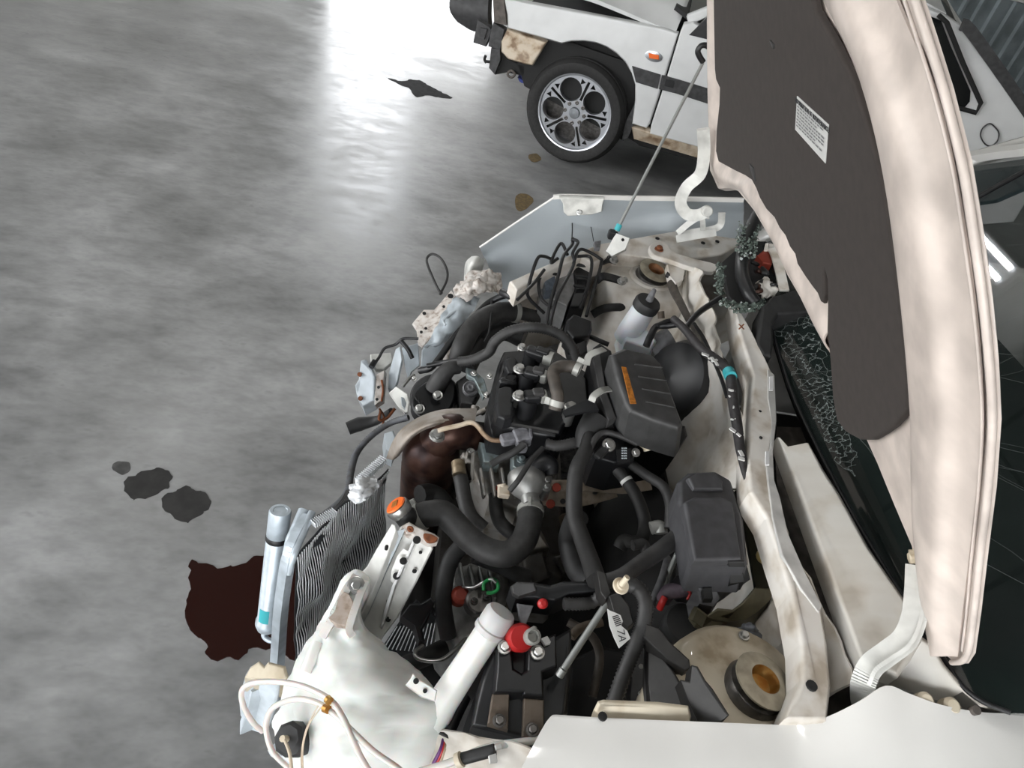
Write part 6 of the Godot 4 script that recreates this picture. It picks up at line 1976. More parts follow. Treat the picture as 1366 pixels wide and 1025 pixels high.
	slab(m, pts([[663, 866, 0.74], [682, 864, 0.745], [686, 892, 0.735], [696, 898, 0.735], [703, 893, 0.74], [704, 862, 0.75], [742, 845, 0.755], [744, 890, 0.745], [725, 898, 0.74], [726, 930, 0.725], [698, 928, 0.72], [698, 925, 0.722], [681, 925, 0.722], [660, 924, 0.72], [662, 896, 0.73]]), down(0.03), 0.006)
	put("lid", m, mats.black, bt)
	for q in [[[657, 926, 0.711], [680, 925, 0.714], [678, 974, 0.69], [651, 966, 0.691]], [[699, 932, 0.712], [726, 934, 0.714], [726, 984, 0.69], [697, 984, 0.687]]]:
		m = Shape.new()
		slab(m, pts(q), down(0.01), 0.003)
		put("lid_channel", m, mats.dusty_brown, bt)
	for q in [[673, 864, 0.748, 0.0075], [717, 871, 0.752, 0.008], [666, 962, 0.698, 0.007], [710, 974, 0.697, 0.007]]:
		m = Shape.new()
		bolt(m, P(q[0], q[1], q[2]), Vector3(0, 1, 0.2), q[3])
		put("bolt", m, mats.steel if q[1] < 900 else mats.dark_steel, bt)
	m = Shape.new()
	lathe(m, P(695, 851, 0.765), Vector3(0.1, 1, 0.5), [[0.021, -0.04], [0.022, 0.0], [0.018, 0.008], [0.0, 0.009]], 20)
	put("terminal_cover", m, mats.red, bt, "red terminal cover")
	m = Shape.new()
	lathe(m, P(709, 850, 0.775), Vector3(0.1, 1, 0.4), [[0.012, -0.03], [0.013, 0.008], [0.009, 0.01], [0.008, 0.0], [0.0, 0.0]], 18)
	bar(m, P(704, 845, 0.775), P(716, 838, 0.78), 0.008, 0.014)
	put("terminal_clamp", m, mats.plug_grey, bt)
	m = Shape.new()
	box(m, P(728, 856, 0.757), Basis(Vector3.UP, 0.5), Vector3(0.006, 0.004, 0.006), 0.001)
	put("vent_plug", m, mats.paper, bt)
	# cable tray over the battery
	var tr := thing("fuse_link_holder", "black fuse link holder with a clear lid and a long arm above the red terminal", "fuse holder", P(740, 790, 0.6))
	m = Shape.new()
	slab(m, pts([[681, 783, 0.79], [690, 776, 0.8], [710, 777, 0.8], [735, 781, 0.8], [752, 776, 0.81], [800, 776, 0.81], [802, 790, 0.805], [760, 795, 0.8], [740, 804, 0.79], [715, 800, 0.785], [688, 800, 0.78]]), down(0.04), 0.006)
	put("arm", m, mats.black, tr)
	m = Shape.new()
	slab(m, pts([[682, 782, 0.795], [690, 777, 0.805], [713, 778, 0.805], [716, 789, 0.8], [692, 797, 0.79], [684, 792, 0.79]]), down(0.006), 0.003)
	put("clear_lid", m, mats.dusty_black, tr)
	m = Shape.new()
	slab(m, pts([[690, 805, 0.78], [712, 808, 0.78], [700, 838, 0.77], [695, 835, 0.77]]), down(0.006), 0.002)
	put("link_plate", m, mats.grey_plastic, tr)
	m = Shape.new()
	disc_at(m, P(723, 806, 0.79), Vector3(0, 1, 0.5), 0.008, 0.012, 0.5)
	put("red_button", m, mats.red, tr, "small red button")
	m = Shape.new()
	tube(m, [[752, 806, 0.79], [775, 806, 0.79], [790, 804, 0.79], [800, 796, 0.8]], 0.011, 10, 5, 0.004)
	put("cable_boot", m, mats.dusty_black, tr)
	# hold-down rod
	m = Shape.new()
	tube(m, [P(810, 804, 0.83), P(752, 893, 0.765)], 0.0055, 10)
	tube(m, [P(752, 893, 0.765), P(746, 902, 0.755)], 0.0065, 10)
	tag(put("hold_down_rod", m, mats.rod_grey), "straight grey steel rod slanting down to the battery's right edge", "rod")
	# fuse box
	var fb := thing("fuse_box", "long grey-black fuse box with a stepped lid by the bulkhead", "fuse box", P(950, 720, 0.7))
	m = Shape.new()
	slab(m, pts([[905, 640, 0.9], [920, 627, 0.905], [954, 625, 0.905], [977, 638, 0.905], [983, 655, 0.905], [994, 690, 0.91], [1000, 748, 0.905], [995, 752, 0.905], [926, 750, 0.9], [922, 742, 0.9], [912, 690, 0.905], [905, 665, 0.902]]), Vector3(0.004, -0.06, 0.01), 0.01, 0, 1.04)
	var lid2 := put("lid", m, mats.lid_grey, fb)
	m = Shape.new()
	slab(m, pts([[912, 668, 0.914], [928, 660, 0.915], [964, 660, 0.915], [980, 668, 0.915], [992, 746, 0.912], [927, 747, 0.908]]), down(0.02), 0.008)
	put("raised_lid", m, mats.lid_grey, lid2)
	m = Shape.new()
	slab(m, pts([[918, 636, 0.914], [930, 629, 0.914], [954, 628, 0.914], [966, 640, 0.914], [966, 652, 0.914], [926, 652, 0.914]]), down(0.02), 0.006)
	put("lid_step", m, mats.lid_grey, lid2)
	m = Shape.new()
	slab(m, pts([[925, 753, 0.885], [997, 753, 0.89], [1003, 776, 0.865], [985, 788, 0.85], [934, 780, 0.85], [926, 772, 0.855]]), Vector3(0.0, -0.1, -0.03), 0.006)
	put("body", m, mats.black, fb)
	m = Shape.new()
	slab(m, pts([[971, 750, 0.905], [994, 750, 0.908], [995, 758, 0.895], [972, 758, 0.893]]), down(0.03), 0.003)
	slab(m, pts([[972, 760, 0.886], [992, 760, 0.888], [994, 778, 0.868], [974, 780, 0.864]]), down(0.02), 0.003)
	put("latch", m, mats.dull_black, fb)
	m = Shape.new()
	slab(m, pts([[930, 784, 0.85], [956, 783, 0.85], [962, 800, 0.825], [952, 812, 0.81], [934, 808, 0.81]]), down(0.05), 0.004)
	put("wire_entry", m, mats.grey_plastic, fb)
	m = Shape.new()
	slab(m, pts([[938, 786, 0.853], [950, 785, 0.853], [952, 800, 0.832], [940, 800, 0.832]]), down(0.01), 0.002)
	put("entry_slot", m, mats.far_dark, fb)
	letters("raised_marks", "- - - -", fb, P(930, 690, 0.9155), Vector3(0.2, 0, 1), Vector3(1, 0, 0), 0.012, mats.lid_grey)
	var fk := thing("fuse_box_bracket", "olive-plated steel bracket cradling the fuse box", "bracket", P(1005, 760, 0.6))
	m = Shape.new()
	slab(m, pts([[981, 654, 0.885], [1003, 657, 0.885], [1010, 675, 0.88], [1018, 710, 0.87], [1026, 745, 0.855], [1032, 765, 0.845], [1031, 785, 0.83], [1008, 786, 0.83], [1000, 740, 0.85], [990, 690, 0.87]]), down(0.006), 0.002)
	put("back_plate", m, mats.olive_dark, fk)
	m = Shape.new()
	strap(m, [[981, 653, 0.89], [1000, 656, 0.89], [1009, 672, 0.885], [1018, 708, 0.876]], Vector3(0.3, 0.5, -0.6), 0.02, 0.003)
	put("bracket_lip", m, mats.olive, fk)
	m = Shape.new()
	slab(m, pts([[926, 810, 0.8], [932, 812, 0.805], [945, 822, 0.8], [958, 813, 0.81], [978, 815, 0.812], [990, 806, 0.82], [1008, 785, 0.835], [1032, 787, 0.835], [1030, 800, 0.825], [1012, 818, 0.805], [995, 829, 0.79], [972, 832, 0.785], [950, 828, 0.785], [934, 822, 0.79]]), Vector3(0, -0.03, 0.004), 0.003)
	put("cradle", m, mats.olive, fk)
	m = Shape.new()
	bolt(m, P(1019, 743, 0.862), Vector3(-0.2, 1, 0.3), 0.009)
	put("bolt", m, mats.gold_bright, fk)
	# near-corner clutter: plastics, cap, tags
	m = Shape.new()
	slab(m, pts([[940, 848, 0.74], [952, 830, 0.76], [966, 838, 0.76], [976, 852, 0.75], [972, 868, 0.74], [956, 864, 0.74], [946, 858, 0.74]]), down(0.006), 0.002, 2)
	put("rust_patch", m, mats.rust, body, "rust-brown bare patch")
	m = Shape.new()
	sheet(m, [[[972, 864, 0.77], [980, 848, 0.8], [990, 836, 0.82], [1000, 830, 0.83]], [[978, 872, 0.78], [988, 858, 0.81], [998, 845, 0.83], [1006, 836, 0.835]], [[984, 876, 0.76], [994, 864, 0.8], [1004, 852, 0.82], [1008, 842, 0.82]]], 5, 0.003, 0.02, 50.0)
	tag(put("torn_tape", m, mats.cable_grey), "crumpled grey tape between the fuse box bracket and the near strut tower", "tape")
	m = Shape.new()
	lathe(m, P(912, 832, 0.74), Vector3(-0.2, 1, 0.3), [[0.032, -0.06], [0.034, 0.0], [0.03, 0.008], [0.0, 0.01]], 24)
	tag(put("rubber_boot", m, mats.dull_black), "round black rubber boot under the red-sleeved wires", "boot")
	m = Shape.new()
	lathe(m, P(1032, 903, 0.85), Vector3(-0.5, 0.8, 0.3), [[0.014, -0.02], [0.016, 0.0], [0.012, 0.008], [0.0, 0.01]], 18, 0.8)
	tag(put("drain_plug", m, mats.black), "oval black rubber plug right of the near gold strut mount", "plug")
	# black plastic bracket behind the near strut tower
	var pb := thing("plastic_bracket", "black stepped plastic bracket slanting across the near strut tower", "bracket", P(900, 900, 0.6))
	m = Shape.new()
	slab(m, pts([[862, 832, 0.865], [880, 838, 0.865], [896, 858, 0.865], [920, 880, 0.860], [922, 892, 0.855], [914, 896, 0.855], [890, 880, 0.855], [870, 862, 0.855], [858, 850, 0.855]]), down(0.02), 0.003)
	slab(m, pts([[907, 908, 0.885], [919, 910, 0.895], [922, 888, 0.900], [930, 890, 0.905], [940, 908, 0.910], [950, 920, 0.905], [972, 955, 0.895], [962, 965, 0.885], [930, 965, 0.865], [916, 935, 0.875]]), down(0.02), 0.003)
	put("slanted_plate", m, mats.plate_black, pb)
	m = Shape.new()
	slab(m, pts([[864, 852, 0.840], [880, 872, 0.845], [898, 895, 0.850], [918, 930, 0.855], [940, 965, 0.860], [870, 965, 0.820], [863, 910, 0.820]]), down(0.02), 0.003)
	put("lower_plate", m, mats.plate_black, pb)
	m = Shape.new()
	slab(m, pts([[848, 850, 0.69], [862, 846, 0.7], [866, 900, 0.69], [862, 960, 0.68], [838, 960, 0.67], [842, 900, 0.68]]), down(0.02), 0.003)
	put("side_plate", m, mats.dusty_black, pb)
	for q in [[855, 890, 0.699], [854, 926, 0.692], [865, 932, 0.69]]:
		m = Shape.new()
		disc_at(m, P(q[0], q[1], q[2]), Vector3.UP, 0.004, 0.003)
		put("rivet", m, mats.steel, pb)
	m = Shape.new()
	slab(m, pts([[812, 795, 0.86], [826, 790, 0.865], [840, 808, 0.86], [846, 832, 0.85], [838, 838, 0.845], [818, 818, 0.85]]), down(0.014), 0.003)
	slab(m, pts([[796, 760, 0.86], [808, 764, 0.862], [816, 792, 0.86], [808, 800, 0.855], [800, 790, 0.855]]), down(0.02), 0.003)
	tag(put("cable_guide", m, mats.plate_black), "black bent cable guide behind the white inspection tag", "cable guide")
	m = Shape.new()
	lathe(m, P(828, 782, 0.885), Vector3(0.1, 1, 0.3), [[0.0, 0.0], [0.013, 0.0], [0.012, 0.003], [0.008, 0.004], [0.008, 0.01], [0.0, 0.011]], 24)
	tube(m, [P(828, 781, 0.892), P(837, 770, 0.91)], 0.0045, 8)
	tag(put("push_clip", m, mats.beige_white), "pale plastic push clip on the black cable guide", "clip")
	var tg := thing("inspection_tag", "torn white paper tag marked in pen above the battery", "tag", P(826, 840, 0.84))
	m = Shape.new()
	slab(m, pts([[810, 812, 0.862], [814, 815, 0.863], [822, 818, 0.864], [828, 821, 0.864], [831, 829, 0.862], [829, 835, 0.862], [837, 842, 0.86], [841, 852, 0.858], [826, 865, 0.855], [820, 853, 0.857], [813, 835, 0.86]]), down(0.001), 0.0003)
	put("paper", m, mats.paper, tg)
	m = Shape.new()
	for k in 6:
		var a := P(816.5 + k * 0.9, 823 + k * 2.4, 0.8632)
		var b := P(825 + k * 0.9, 820 + k * 2.4, 0.8638)
		m.flat(a, b, b + (P(825.8, 821.6, 0.8638) - P(825, 820, 0.8638)) * 0.8, a + (P(817.3, 824.6, 0.8632) - P(816.5, 823, 0.8632)) * 0.8, Vector3.UP)
	put("barcode", m, mats.ink, tg)
	letters("pen_mark", "7A", tg, P(829, 848, 0.861), P(829, 856, 0.859) - P(826, 842, 0.861), P(834, 843, 0.861) - P(829, 848, 0.861), 0.016, mats.ink)

# ---------------------------------------------------------------- hoses, harnesses, shards
func run(called: String, list: Array, r, mat: Material, label: String, cat: String, ribs := 0.0, seg := 10, group := "", parent: Node3D = null) -> MeshInstance3D:
	if parent:
		var q := Shape.new()
		tube(q, list, r, seg, 7, ribs)
		return put(called, q, mat, parent, label)
	var m := Shape.new()
	tube(m, list, r, seg, 7, ribs)
	return tag(put(called, m, mat), label, cat, group)

func hose_thing(called: String, list: Array, r: float, mat: Material, label: String, clamps: Array) -> void:
	var base := pts(list)
	var h := thing(called, label, "hose", base[0] - Vector3(0, r, 0))
	var m := Shape.new()
	var p := tube(m, list, r, 18, 8)
	put("rubber_hose", m, mat, h)
	for f: float in clamps:
		var i := clampi(int(f * (p.size() - 1)), 1, p.size() - 2)
		m = Shape.new()
		clamp_ring(m, p[i], p[i + 1] - p[i - 1], r)
		put("hose_clamp", m, mats.plug_grey, h)

func hoses_and_wires() -> void:
	hose_thing("radiator_hose", [[556, 692, 0.69], [570, 686, 0.7], [590, 685, 0.7], [605, 697, 0.69], [625, 718, 0.68], [650, 735, 0.68], [678, 739, 0.685], [698, 722, 0.695], [706, 698, 0.7], [708, 674, 0.7]], 0.0245, mats.hose, "thick black S-bent coolant hose from the orange cap to the engine", [0.04, 0.97])
	hose_thing("breather_hose", [[773, 494, 0.885], [760, 489, 0.885], [745, 490, 0.883], [738, 498, 0.88], [741, 515, 0.878], [744, 530, 0.87], [740, 547, 0.85]], 0.0125, mats.hose_brown, "short bent breather hose over the valve cover's coils", [0.06, 0.93])
	hose_thing("intake_hose", [[612, 480, 0.66], [617, 462, 0.69], [630, 438, 0.71], [650, 422, 0.72], [672, 416, 0.72], [690, 417, 0.715]], 0.025, mats.hose, "fat black hose curving behind the torn cross panel", [0.98])
	run("intake_pipe", [[690, 417, 0.715], [704, 420, 0.71], [730, 427, 0.69]], 0.017, mats.dusty_black, "grey pipe stub beyond the silver band of the far fat hose", "pipe", 0.0, 14)
	run("dark_duct", [[620, 490, 0.62], [640, 456, 0.65], [672, 440, 0.66], [700, 450, 0.66]], 0.03, mats.dull_black, "dark lower duct under the fat hose and ribbed conduit", "duct", 0.0, 14)
	run("ribbed_conduit", [[612, 483, 0.72], [632, 480, 0.74], [652, 470, 0.77], [660, 456, 0.8], [678, 443, 0.83], [705, 437, 0.85], [730, 440, 0.85], [750, 449, 0.845], [764, 465, 0.83], [770, 486, 0.81]], 0.0125, mats.hose, "ribbed black conduit arching over the coil plugs", "conduit", 0.0035, 12)
	run("conduit_tail", [[570, 488, 0.64], [592, 484, 0.66], [610, 481, 0.69], [630, 478, 0.72], [648, 470, 0.75]], [0.006, 0.009], mats.black, "taped black tail of the arching ribbed conduit by the alternator", "harness")
	run("front_harness", [[560, 495, 0.6], [578, 488, 0.63], [606, 450, 0.68], [630, 426, 0.71], [652, 404, 0.73], [676, 394, 0.76], [690, 398, 0.77]], 0.0085, mats.black, "black harness along the torn cross panel's inner edge", "harness")
	run("thin_lead", [[656, 400, 0.74], [655, 420, 0.74], [652, 444, 0.74], [646, 456, 0.73]], 0.0025, mats.black, "thin black lead dropping across the far fat hose", "wire")
	run("plug_stub", [[688, 400, 0.79], [678, 394, 0.79], [670, 390, 0.78]], 0.01, mats.black, "black plug on the rail by the rolled white panel end", "plug")
	var byp := run("bypass_hose", [[612, 628, 0.66], [616, 645, 0.66], [620, 668, 0.65], [628, 690, 0.64], [645, 706, 0.63]], 0.0155, mats.hose, "narrow black hose with a brass end beside the brown converter", "hose", 0.0, 14)
	run("brass_end", [[611, 617, 0.675], [613, 634, 0.67]], 0.0145, mats.brass, "dull brass pipe end", "", 0.0, 14, "", byp)
	run("heater_hose", [[661, 660, 0.64], [662, 680, 0.63], [668, 698, 0.62], [685, 712, 0.61], [705, 712, 0.6]], 0.0145, mats.hose, "short black hose curving under the silver thermostat", "hose", 0.0, 14)
	run("left_drop_hose", [[616, 728, 0.6], [600, 750, 0.58], [592, 785, 0.55], [592, 815, 0.52], [598, 850, 0.48]], 0.017, mats.rubber, "black hose dropping beside the rust-red plug cap", "hose", 0.0, 14)
	run("cross_hose", [[632, 742, 0.58], [660, 752, 0.57], [685, 764, 0.56], [705, 770, 0.55]], 0.016, mats.rubber, "dark hose crossing beneath the S-bent coolant hose", "hose", 0.0, 14)
	run("main_harness", [[790, 570, 0.83], [782, 600, 0.83], [770, 625, 0.82], [766, 655, 0.8], [767, 690, 0.78], [777, 720, 0.78], [788, 750, 0.8], [796, 775, 0.82]], [0.014, 0.0165], mats.rubber, "thick taped harness running down past the mount bracket", "harness", 0.0, 12)
	run("lower_harness", [[770, 690, 0.76], [760, 720, 0.7], [770, 760, 0.68], [790, 780, 0.7]], 0.022, mats.dull_black, "dark bundle below the thick taped harness", "harness", 0.0, 12)
	var thh := run("throttle_hose", [[822, 625, 0.78], [836, 642, 0.77], [850, 665, 0.76], [860, 695, 0.75], [857, 718, 0.745], [845, 724, 0.745], [832, 722, 0.74], [826, 732, 0.73]], 0.0125, mats.rubber, "black hose with a white mark hooking under the actuator block", "hose", 0.0, 14)
	run("hose_mark", [[834.5, 640, 0.7715], [837, 643.5, 0.7705]], 0.0131, mats.paper, "white paint ring", "", 0.0, 14, "", thh)
	run("vent_hose", [[840, 618, 0.79], [862, 634, 0.8], [884, 649, 0.81], [893, 668, 0.81], [894, 690, 0.8], [893, 705, 0.79]], 0.01, mats.hose, "black hose bending down left of the fuse box", "hose", 0.0, 12)
	run("cable_stack", [[892, 700, 0.77], [893, 730, 0.75], [894, 765, 0.72], [896, 790, 0.7]], 0.011, mats.dull_black, "black lines standing left of the fuse box's lower end", "line", 0.0, 10)
	run("steel_line", [[884, 786, 0.72], [902, 742, 0.78], [914, 722, 0.8]], 0.005, mats.rod_grey, "grey steel line slanting behind the fuse box", "line")
	run("tail_line", [[868, 810, 0.74], [884, 770, 0.75], [892, 740, 0.74]], 0.007, mats.grey_plastic, "dull grey line beside the black standing lines", "line")
	run("diagonal_loom", [[905, 716, 0.84], [880, 735, 0.84], [855, 752, 0.84], [828, 770, 0.84], [800, 778, 0.83]], [0.016, 0.012], mats.dusty_black, "dusty black loom running diagonally from the fuse box", "harness", 0.0, 12)
	run("corner_conduit", [[836, 780, 0.87], [850, 784, 0.872], [859, 797, 0.872], [861, 815, 0.865], [856, 840, 0.85], [844, 870, 0.83], [832, 900, 0.81], [818, 940, 0.79]], 0.0125, mats.hose, "ribbed black conduit bending past the white paper tag", "conduit", 0.0035, 12)
	run("wire_connector", [[868, 705, 0.77], [880, 703, 0.775], [882, 712, 0.77]], 0.012, mats.plug_grey, "pale grey connector left of the fuse box", "connector")
	run("hook_clamp", [[844, 728, 0.755], [858, 726, 0.755], [862, 735, 0.75]], 0.01, mats.dusty_black, "dark elbow joint at the end of the hooked hose", "joint")
	for q in [[[885, 800, 0.76], [892, 790, 0.78], [905, 788, 0.79], [918, 785, 0.8]]]:
		var m := Shape.new()
		tube(m, q, 0.013, 10, 6)
		tag(put("sleeve_bundle", m, mats.cable_purple), "purple-grey taped wires entering the fuse box", "wires")
	run("red_wire", [[880, 812, 0.76], [884, 803, 0.775], [887, 797, 0.78]], 0.006, mats.red, "short red sleeve on the wires by the rubber boot", "wire")
	run("red_wire", [[918, 788, 0.812], [921, 792, 0.81], [917, 800, 0.8]], 0.0025, mats.red, "thin red wire curling under the fuse box's end", "wire")
	run("green_ring", [[645, 788, 0.6], [646, 778, 0.605], [655, 773, 0.61], [663, 777, 0.61], [664, 786, 0.605], [657, 791, 0.6], [649, 791, 0.598]], 0.0035, mats.green, "bright green wire ring beside the grey filler cap", "wire ring")
	run("spring_wire", [[611, 788, 0.52], [618, 784, 0.56], [632, 784, 0.58], [645, 777, 0.6], [655, 773, 0.612], [662, 778, 0.612]], 0.003, mats.steel, "silver spring wire leading to the green ring", "wire")
	run("steel_loop", [[622, 852, 0.52], [606, 868, 0.53], [590, 880, 0.53], [572, 882, 0.53], [557, 878, 0.53], [554, 870, 0.53], [564, 862, 0.52]], 0.004, mats.steel, "bent silver rod looping by the washer bottle's tab", "rod")
	var m := Shape.new()
	slab(m, pts([[534, 822, 0.5], [546, 806, 0.52], [560, 806, 0.53], [574, 798, 0.54], [579, 804, 0.54], [572, 822, 0.52], [562, 840, 0.49], [566, 858, 0.47], [558, 856, 0.46], [552, 836, 0.48]]), down(0.02), 0.004)
	tag(put("fan_shroud", m, mats.black), "black curved plastic fan shroud piece right of the slotted steel channel", "shroud")
	m = Shape.new()
	slab(m, pts([[508, 868, 0.36], [530, 835, 0.38], [556, 800, 0.4], [590, 830, 0.36], [585, 870, 0.32], [540, 890, 0.32]]), down(0.03), 0.004)
	var rt := thing("radiator", "dark finned radiator low behind the slotted steel channel, with an orange-topped filler cap", "radiator", P(550, 850, 0.2))
	put("core", m, mats.fin_dark, rt)
	m = Shape.new()
	for k in 14:
		var a := P(512 + k * 5.5, 866 + k * 0.5, 0.362)
		var b := P(530 + k * 4.6, 836 - k * 0.4, 0.382)
		tube(m, [a, b], 0.0012, 4)
	tag(put("fin_edges", m, mats.fin_light, rt), "", "", "", "stuff")
	m = Shape.new()
	tube(m, [[520, 895, 0.4], [560, 880, 0.42], [600, 860, 0.42], [625, 840, 0.43]], 0.018, 10)
	tag(put("lower_pipe", m, mats.deep), "black lower pipe behind the washer bottle", "pipe")
	# radiator neck with its orange cap
	var rc := rt
	var cc := P(527, 673, 0.735)
	var ca := ((CAM - cc).normalized() * 0.36 + (up * 0.75 - right * 0.65) * 0.85).normalized()
	m = Shape.new()
	tube(m, [P(548, 694, 0.67), cc - ca * 0.03, cc - ca * 0.01], [0.024, 0.02, 0.018], 14)
	put("neck", m, mats.dull_black, rc)
	m = Shape.new()
	lathe(m, cc - ca * 0.014, ca, [[0.016, -0.012], [0.021, -0.008], [0.0235, 0.004], [0.022, 0.01], [0.018, 0.011]], 28)
	var skirt := put("filler_cap", m, mats.steel, rc, "silver filler cap with an orange top")
	m = Shape.new()
	lathe(m, cc - ca * 0.002, ca, [[0.02, 0.0], [0.018, 0.0025], [0.0, 0.003]], 28)
	put("cap_top", m, mats.orange, skirt, "orange printed cap top")
	m = Shape.new()
	bar(m, cc + ca * 0.0015 - ca.cross(right) * 0.01, cc + ca * 0.0015 + ca.cross(right) * 0.01, 0.012, 0.0016, ca)
	put("cap_print", m, mats.sticker_orange, skirt)
	m = Shape.new()
	slab(m, pts([[553, 680, 0.7], [558, 675, 0.7], [562, 678, 0.7], [560, 686, 0.69], [555, 687, 0.69]]), down(0.004), 0.001)
	put("clamp_tab", m, mats.plug_grey, rc)
	m = Shape.new()
	tube(m, [[560, 660, 0.6], [575, 658, 0.59], [590, 668, 0.58], [600, 690, 0.56]], 0.02, 10)
	put("lower_neck", m, mats.deep, rc)
	# harness along the bulkhead
	var hn := thing("bulkhead_harness", "black cloth-taped harness with white flecks and a blue tape band along the bulkhead", "harness", P(980, 560, 0.9))
	m = Shape.new()
	tube(m, [[898, 425, 0.92], [914, 440, 0.925], [934, 464, 0.93], [955, 480, 0.935], [970, 493, 0.94], [976, 510, 0.945], [978, 535, 0.945], [983, 565, 0.945], [987, 595, 0.94], [992, 622, 0.935], [996, 640, 0.93]], [0.008, 0.01, 0.0105, 0.0105, 0.009, 0.005], 12)
	put("taped_bundle", m, mats.harness_black, hn)
	m = Shape.new()
	tube(m, [[972, 496, 0.944], [975, 503, 0.948]], 0.0125, 12)
	put("tape_band", m, mats.teal, hn, "blue tape band")
	for k in 22:
		m = Shape.new()
		var t := rng.randf()
		var pa := P(934, 464, 0.943).lerp(P(968, 490, 0.953), t) if k < 9 else P(977, 520, 0.957).lerp(P(990, 610, 0.952), t)
		var j := Vector3(rng.randf_range(-0.007, 0.007), 0.0, rng.randf_range(-0.006, 0.006))
		box(m, pa + j - Vector3(0, absf(j.x) * 0.5 + 0.0025, 0), Basis(Vector3.UP, rng.randf() * 3.0), Vector3(rng.randf_range(0.0015, 0.004), 0.0012, rng.randf_range(0.002, 0.007)), 0.0005)
		put("white_fleck", m, mats.paper, hn)
	run("branch_wire", [[914, 440, 0.925], [922, 428, 0.93], [935, 415, 0.935], [955, 402, 0.945], [962, 398, 0.95]], [0.006, 0.008], mats.black, "black lead branching from the bulkhead harness to the broken glass hole", "wire")
	run("drop_wire", [[926, 432, 0.91], [938, 450, 0.91], [948, 472, 0.91], [962, 505, 0.91], [970, 530, 0.905]], 0.004, mats.black, "thin black wire behind the bulkhead harness", "wire")
	var soot := run("sooty_strip", [[896, 378, 0.85], [900, 390, 0.85], [908, 405, 0.86], [918, 425, 0.87], [930, 445, 0.875], [942, 475, 0.88]], [0.012, 0.006], mats.hose_brown, "sooty brown strip between the far strut tower and the bulkhead", "seal")
	run("strip_clip", [[889, 366, 0.86], [898, 370, 0.86], [907, 368, 0.86]], 0.008, mats.black, "", "", 0.0, 10, "", soot)
	run("tower_pipe", [[790, 420, 0.74], [805, 412, 0.76], [825, 410, 0.775], [850, 412, 0.78], [865, 424, 0.78]], 0.011, mats.dull_black, "black pipe crossing in front of the far strut tower", "pipe", 0.0, 12)
	run("reservoir_lead", [[862, 462, 0.87], [868, 448, 0.885], [876, 436, 0.89], [892, 434, 0.9], [905, 432, 0.91]], 0.008, mats.black, "black lead hooked over the brake reservoir's right side", "wire")
	run("reservoir_lead", [[876, 434, 0.905], [890, 428, 0.91], [905, 426, 0.915]], 0.004, mats.black, "thin upper black lead right of the brake reservoir's cap", "wire")
	run("shelf_pipes", [[784, 448, 0.8], [800, 455, 0.81], [812, 460, 0.81]], 0.006, mats.black, "pair of short black pipes leading under the air filter box", "pipe")
	run("wing_wire", [[763, 290, 0.83], [763.5, 305, 0.83], [763, 318, 0.83]], 0.0018, mats.black, "straight thin wire hanging from the wing bracket", "wire")
	run("wing_wire", [[783, 288, 0.83], [788, 302, 0.83], [792, 322, 0.835]], 0.0012, mats.black, "slanting thin wire hanging from the wing bracket to the rail", "wire")
	run("rear_cable", [[700, 592, 0.79], [685, 604, 0.775], [668, 612, 0.76], [655, 620, 0.75]], 0.007, mats.rubber, "black cable behind the grey sensor plug", "cable")
	run("arch_cable", [[724, 598, 0.79], [708, 615, 0.785], [692, 640, 0.77], [680, 655, 0.75]], 0.0055, mats.rubber, "thin black cable slanting beside the silver thermostat", "cable")
	run("ribbed_lead", [[728, 592, 0.79], [745, 595, 0.79], [772, 590, 0.8]], 0.012, mats.dusty_black, "short ribbed black lead below the valve cover", "conduit", 0.004, 12)
	# hole in the far corner where the side glass broke
	var bh := thing("broken_quarter", "dark gap full of torn trim and green glass crumbs behind the far strut tower", "debris", P(985, 360, 0.86))
	m = Shape.new()
	slab(m, pts([[962, 350, 0.93], [985, 330, 0.94], [1000, 300, 0.96], [1020, 318, 0.96], [1042, 345, 0.96], [1046, 370, 0.955], [1030, 392, 0.95], [1012, 408, 0.94], [985, 410, 0.93], [972, 395, 0.93], [968, 375, 0.93]]), down(0.01), 0.003)
	put("dark_gap", m, mats.far_dark, bh)
	m = Shape.new()
	tube(m, [[1010, 290, 0.99], [1000, 310, 0.985], [992, 335, 0.98], [990, 365, 0.975], [998, 390, 0.97], [1008, 405, 0.96]], [0.02, 0.014], 10)
	put("rubber_seal", m, mats.black, bh)
	m = Shape.new()
	slab(m, pts([[1010, 340, 0.975], [1022, 330, 0.98], [1034, 340, 0.98], [1030, 352, 0.975], [1018, 350, 0.97]]), down(0.02), 0.004)
	put("torn_trim", m, mats.dull_red, bh)
	m = Shape.new()
	strap(m, [[1020, 330, 0.985], [1030, 332, 0.99], [1038, 352, 0.985], [1046, 388, 0.975]], Vector3(-0.3, 1, 0.3), 0.022, 0.006)
	put("white_trim", m, mats.bay_white, bh)
	for k in 7:
		m = Shape.new()
		var a := Vector2(rng.randf_range(1008, 1030), rng.randf_range(352, 388))
		tube(m, [[a.x, a.y, 0.965], [a.x + rng.randf_range(-8, 8), a.y + rng.randf_range(-8, 8), 0.975], [a.x + rng.randf_range(-12, 12), a.y + rng.randf_range(-10, 10), 0.965]], 0.005, 6, 4)
		put("wire_scrap", m, [mats.cat_brown, mats.hose, mats.dull_black][k % 3], bh)
	m = Shape.new()
	sheet(m, [[[1008, 380, 0.962], [1020, 370, 0.97], [1032, 375, 0.968]], [[1012, 392, 0.96], [1022, 384, 0.968], [1036, 386, 0.966]], [[1016, 400, 0.955], [1026, 396, 0.96], [1036, 394, 0.96]]], 4, 0.003, 0.02, 40.0)
	put("white_scrap", m, mats.bay_white, bh)
	m = Shape.new()
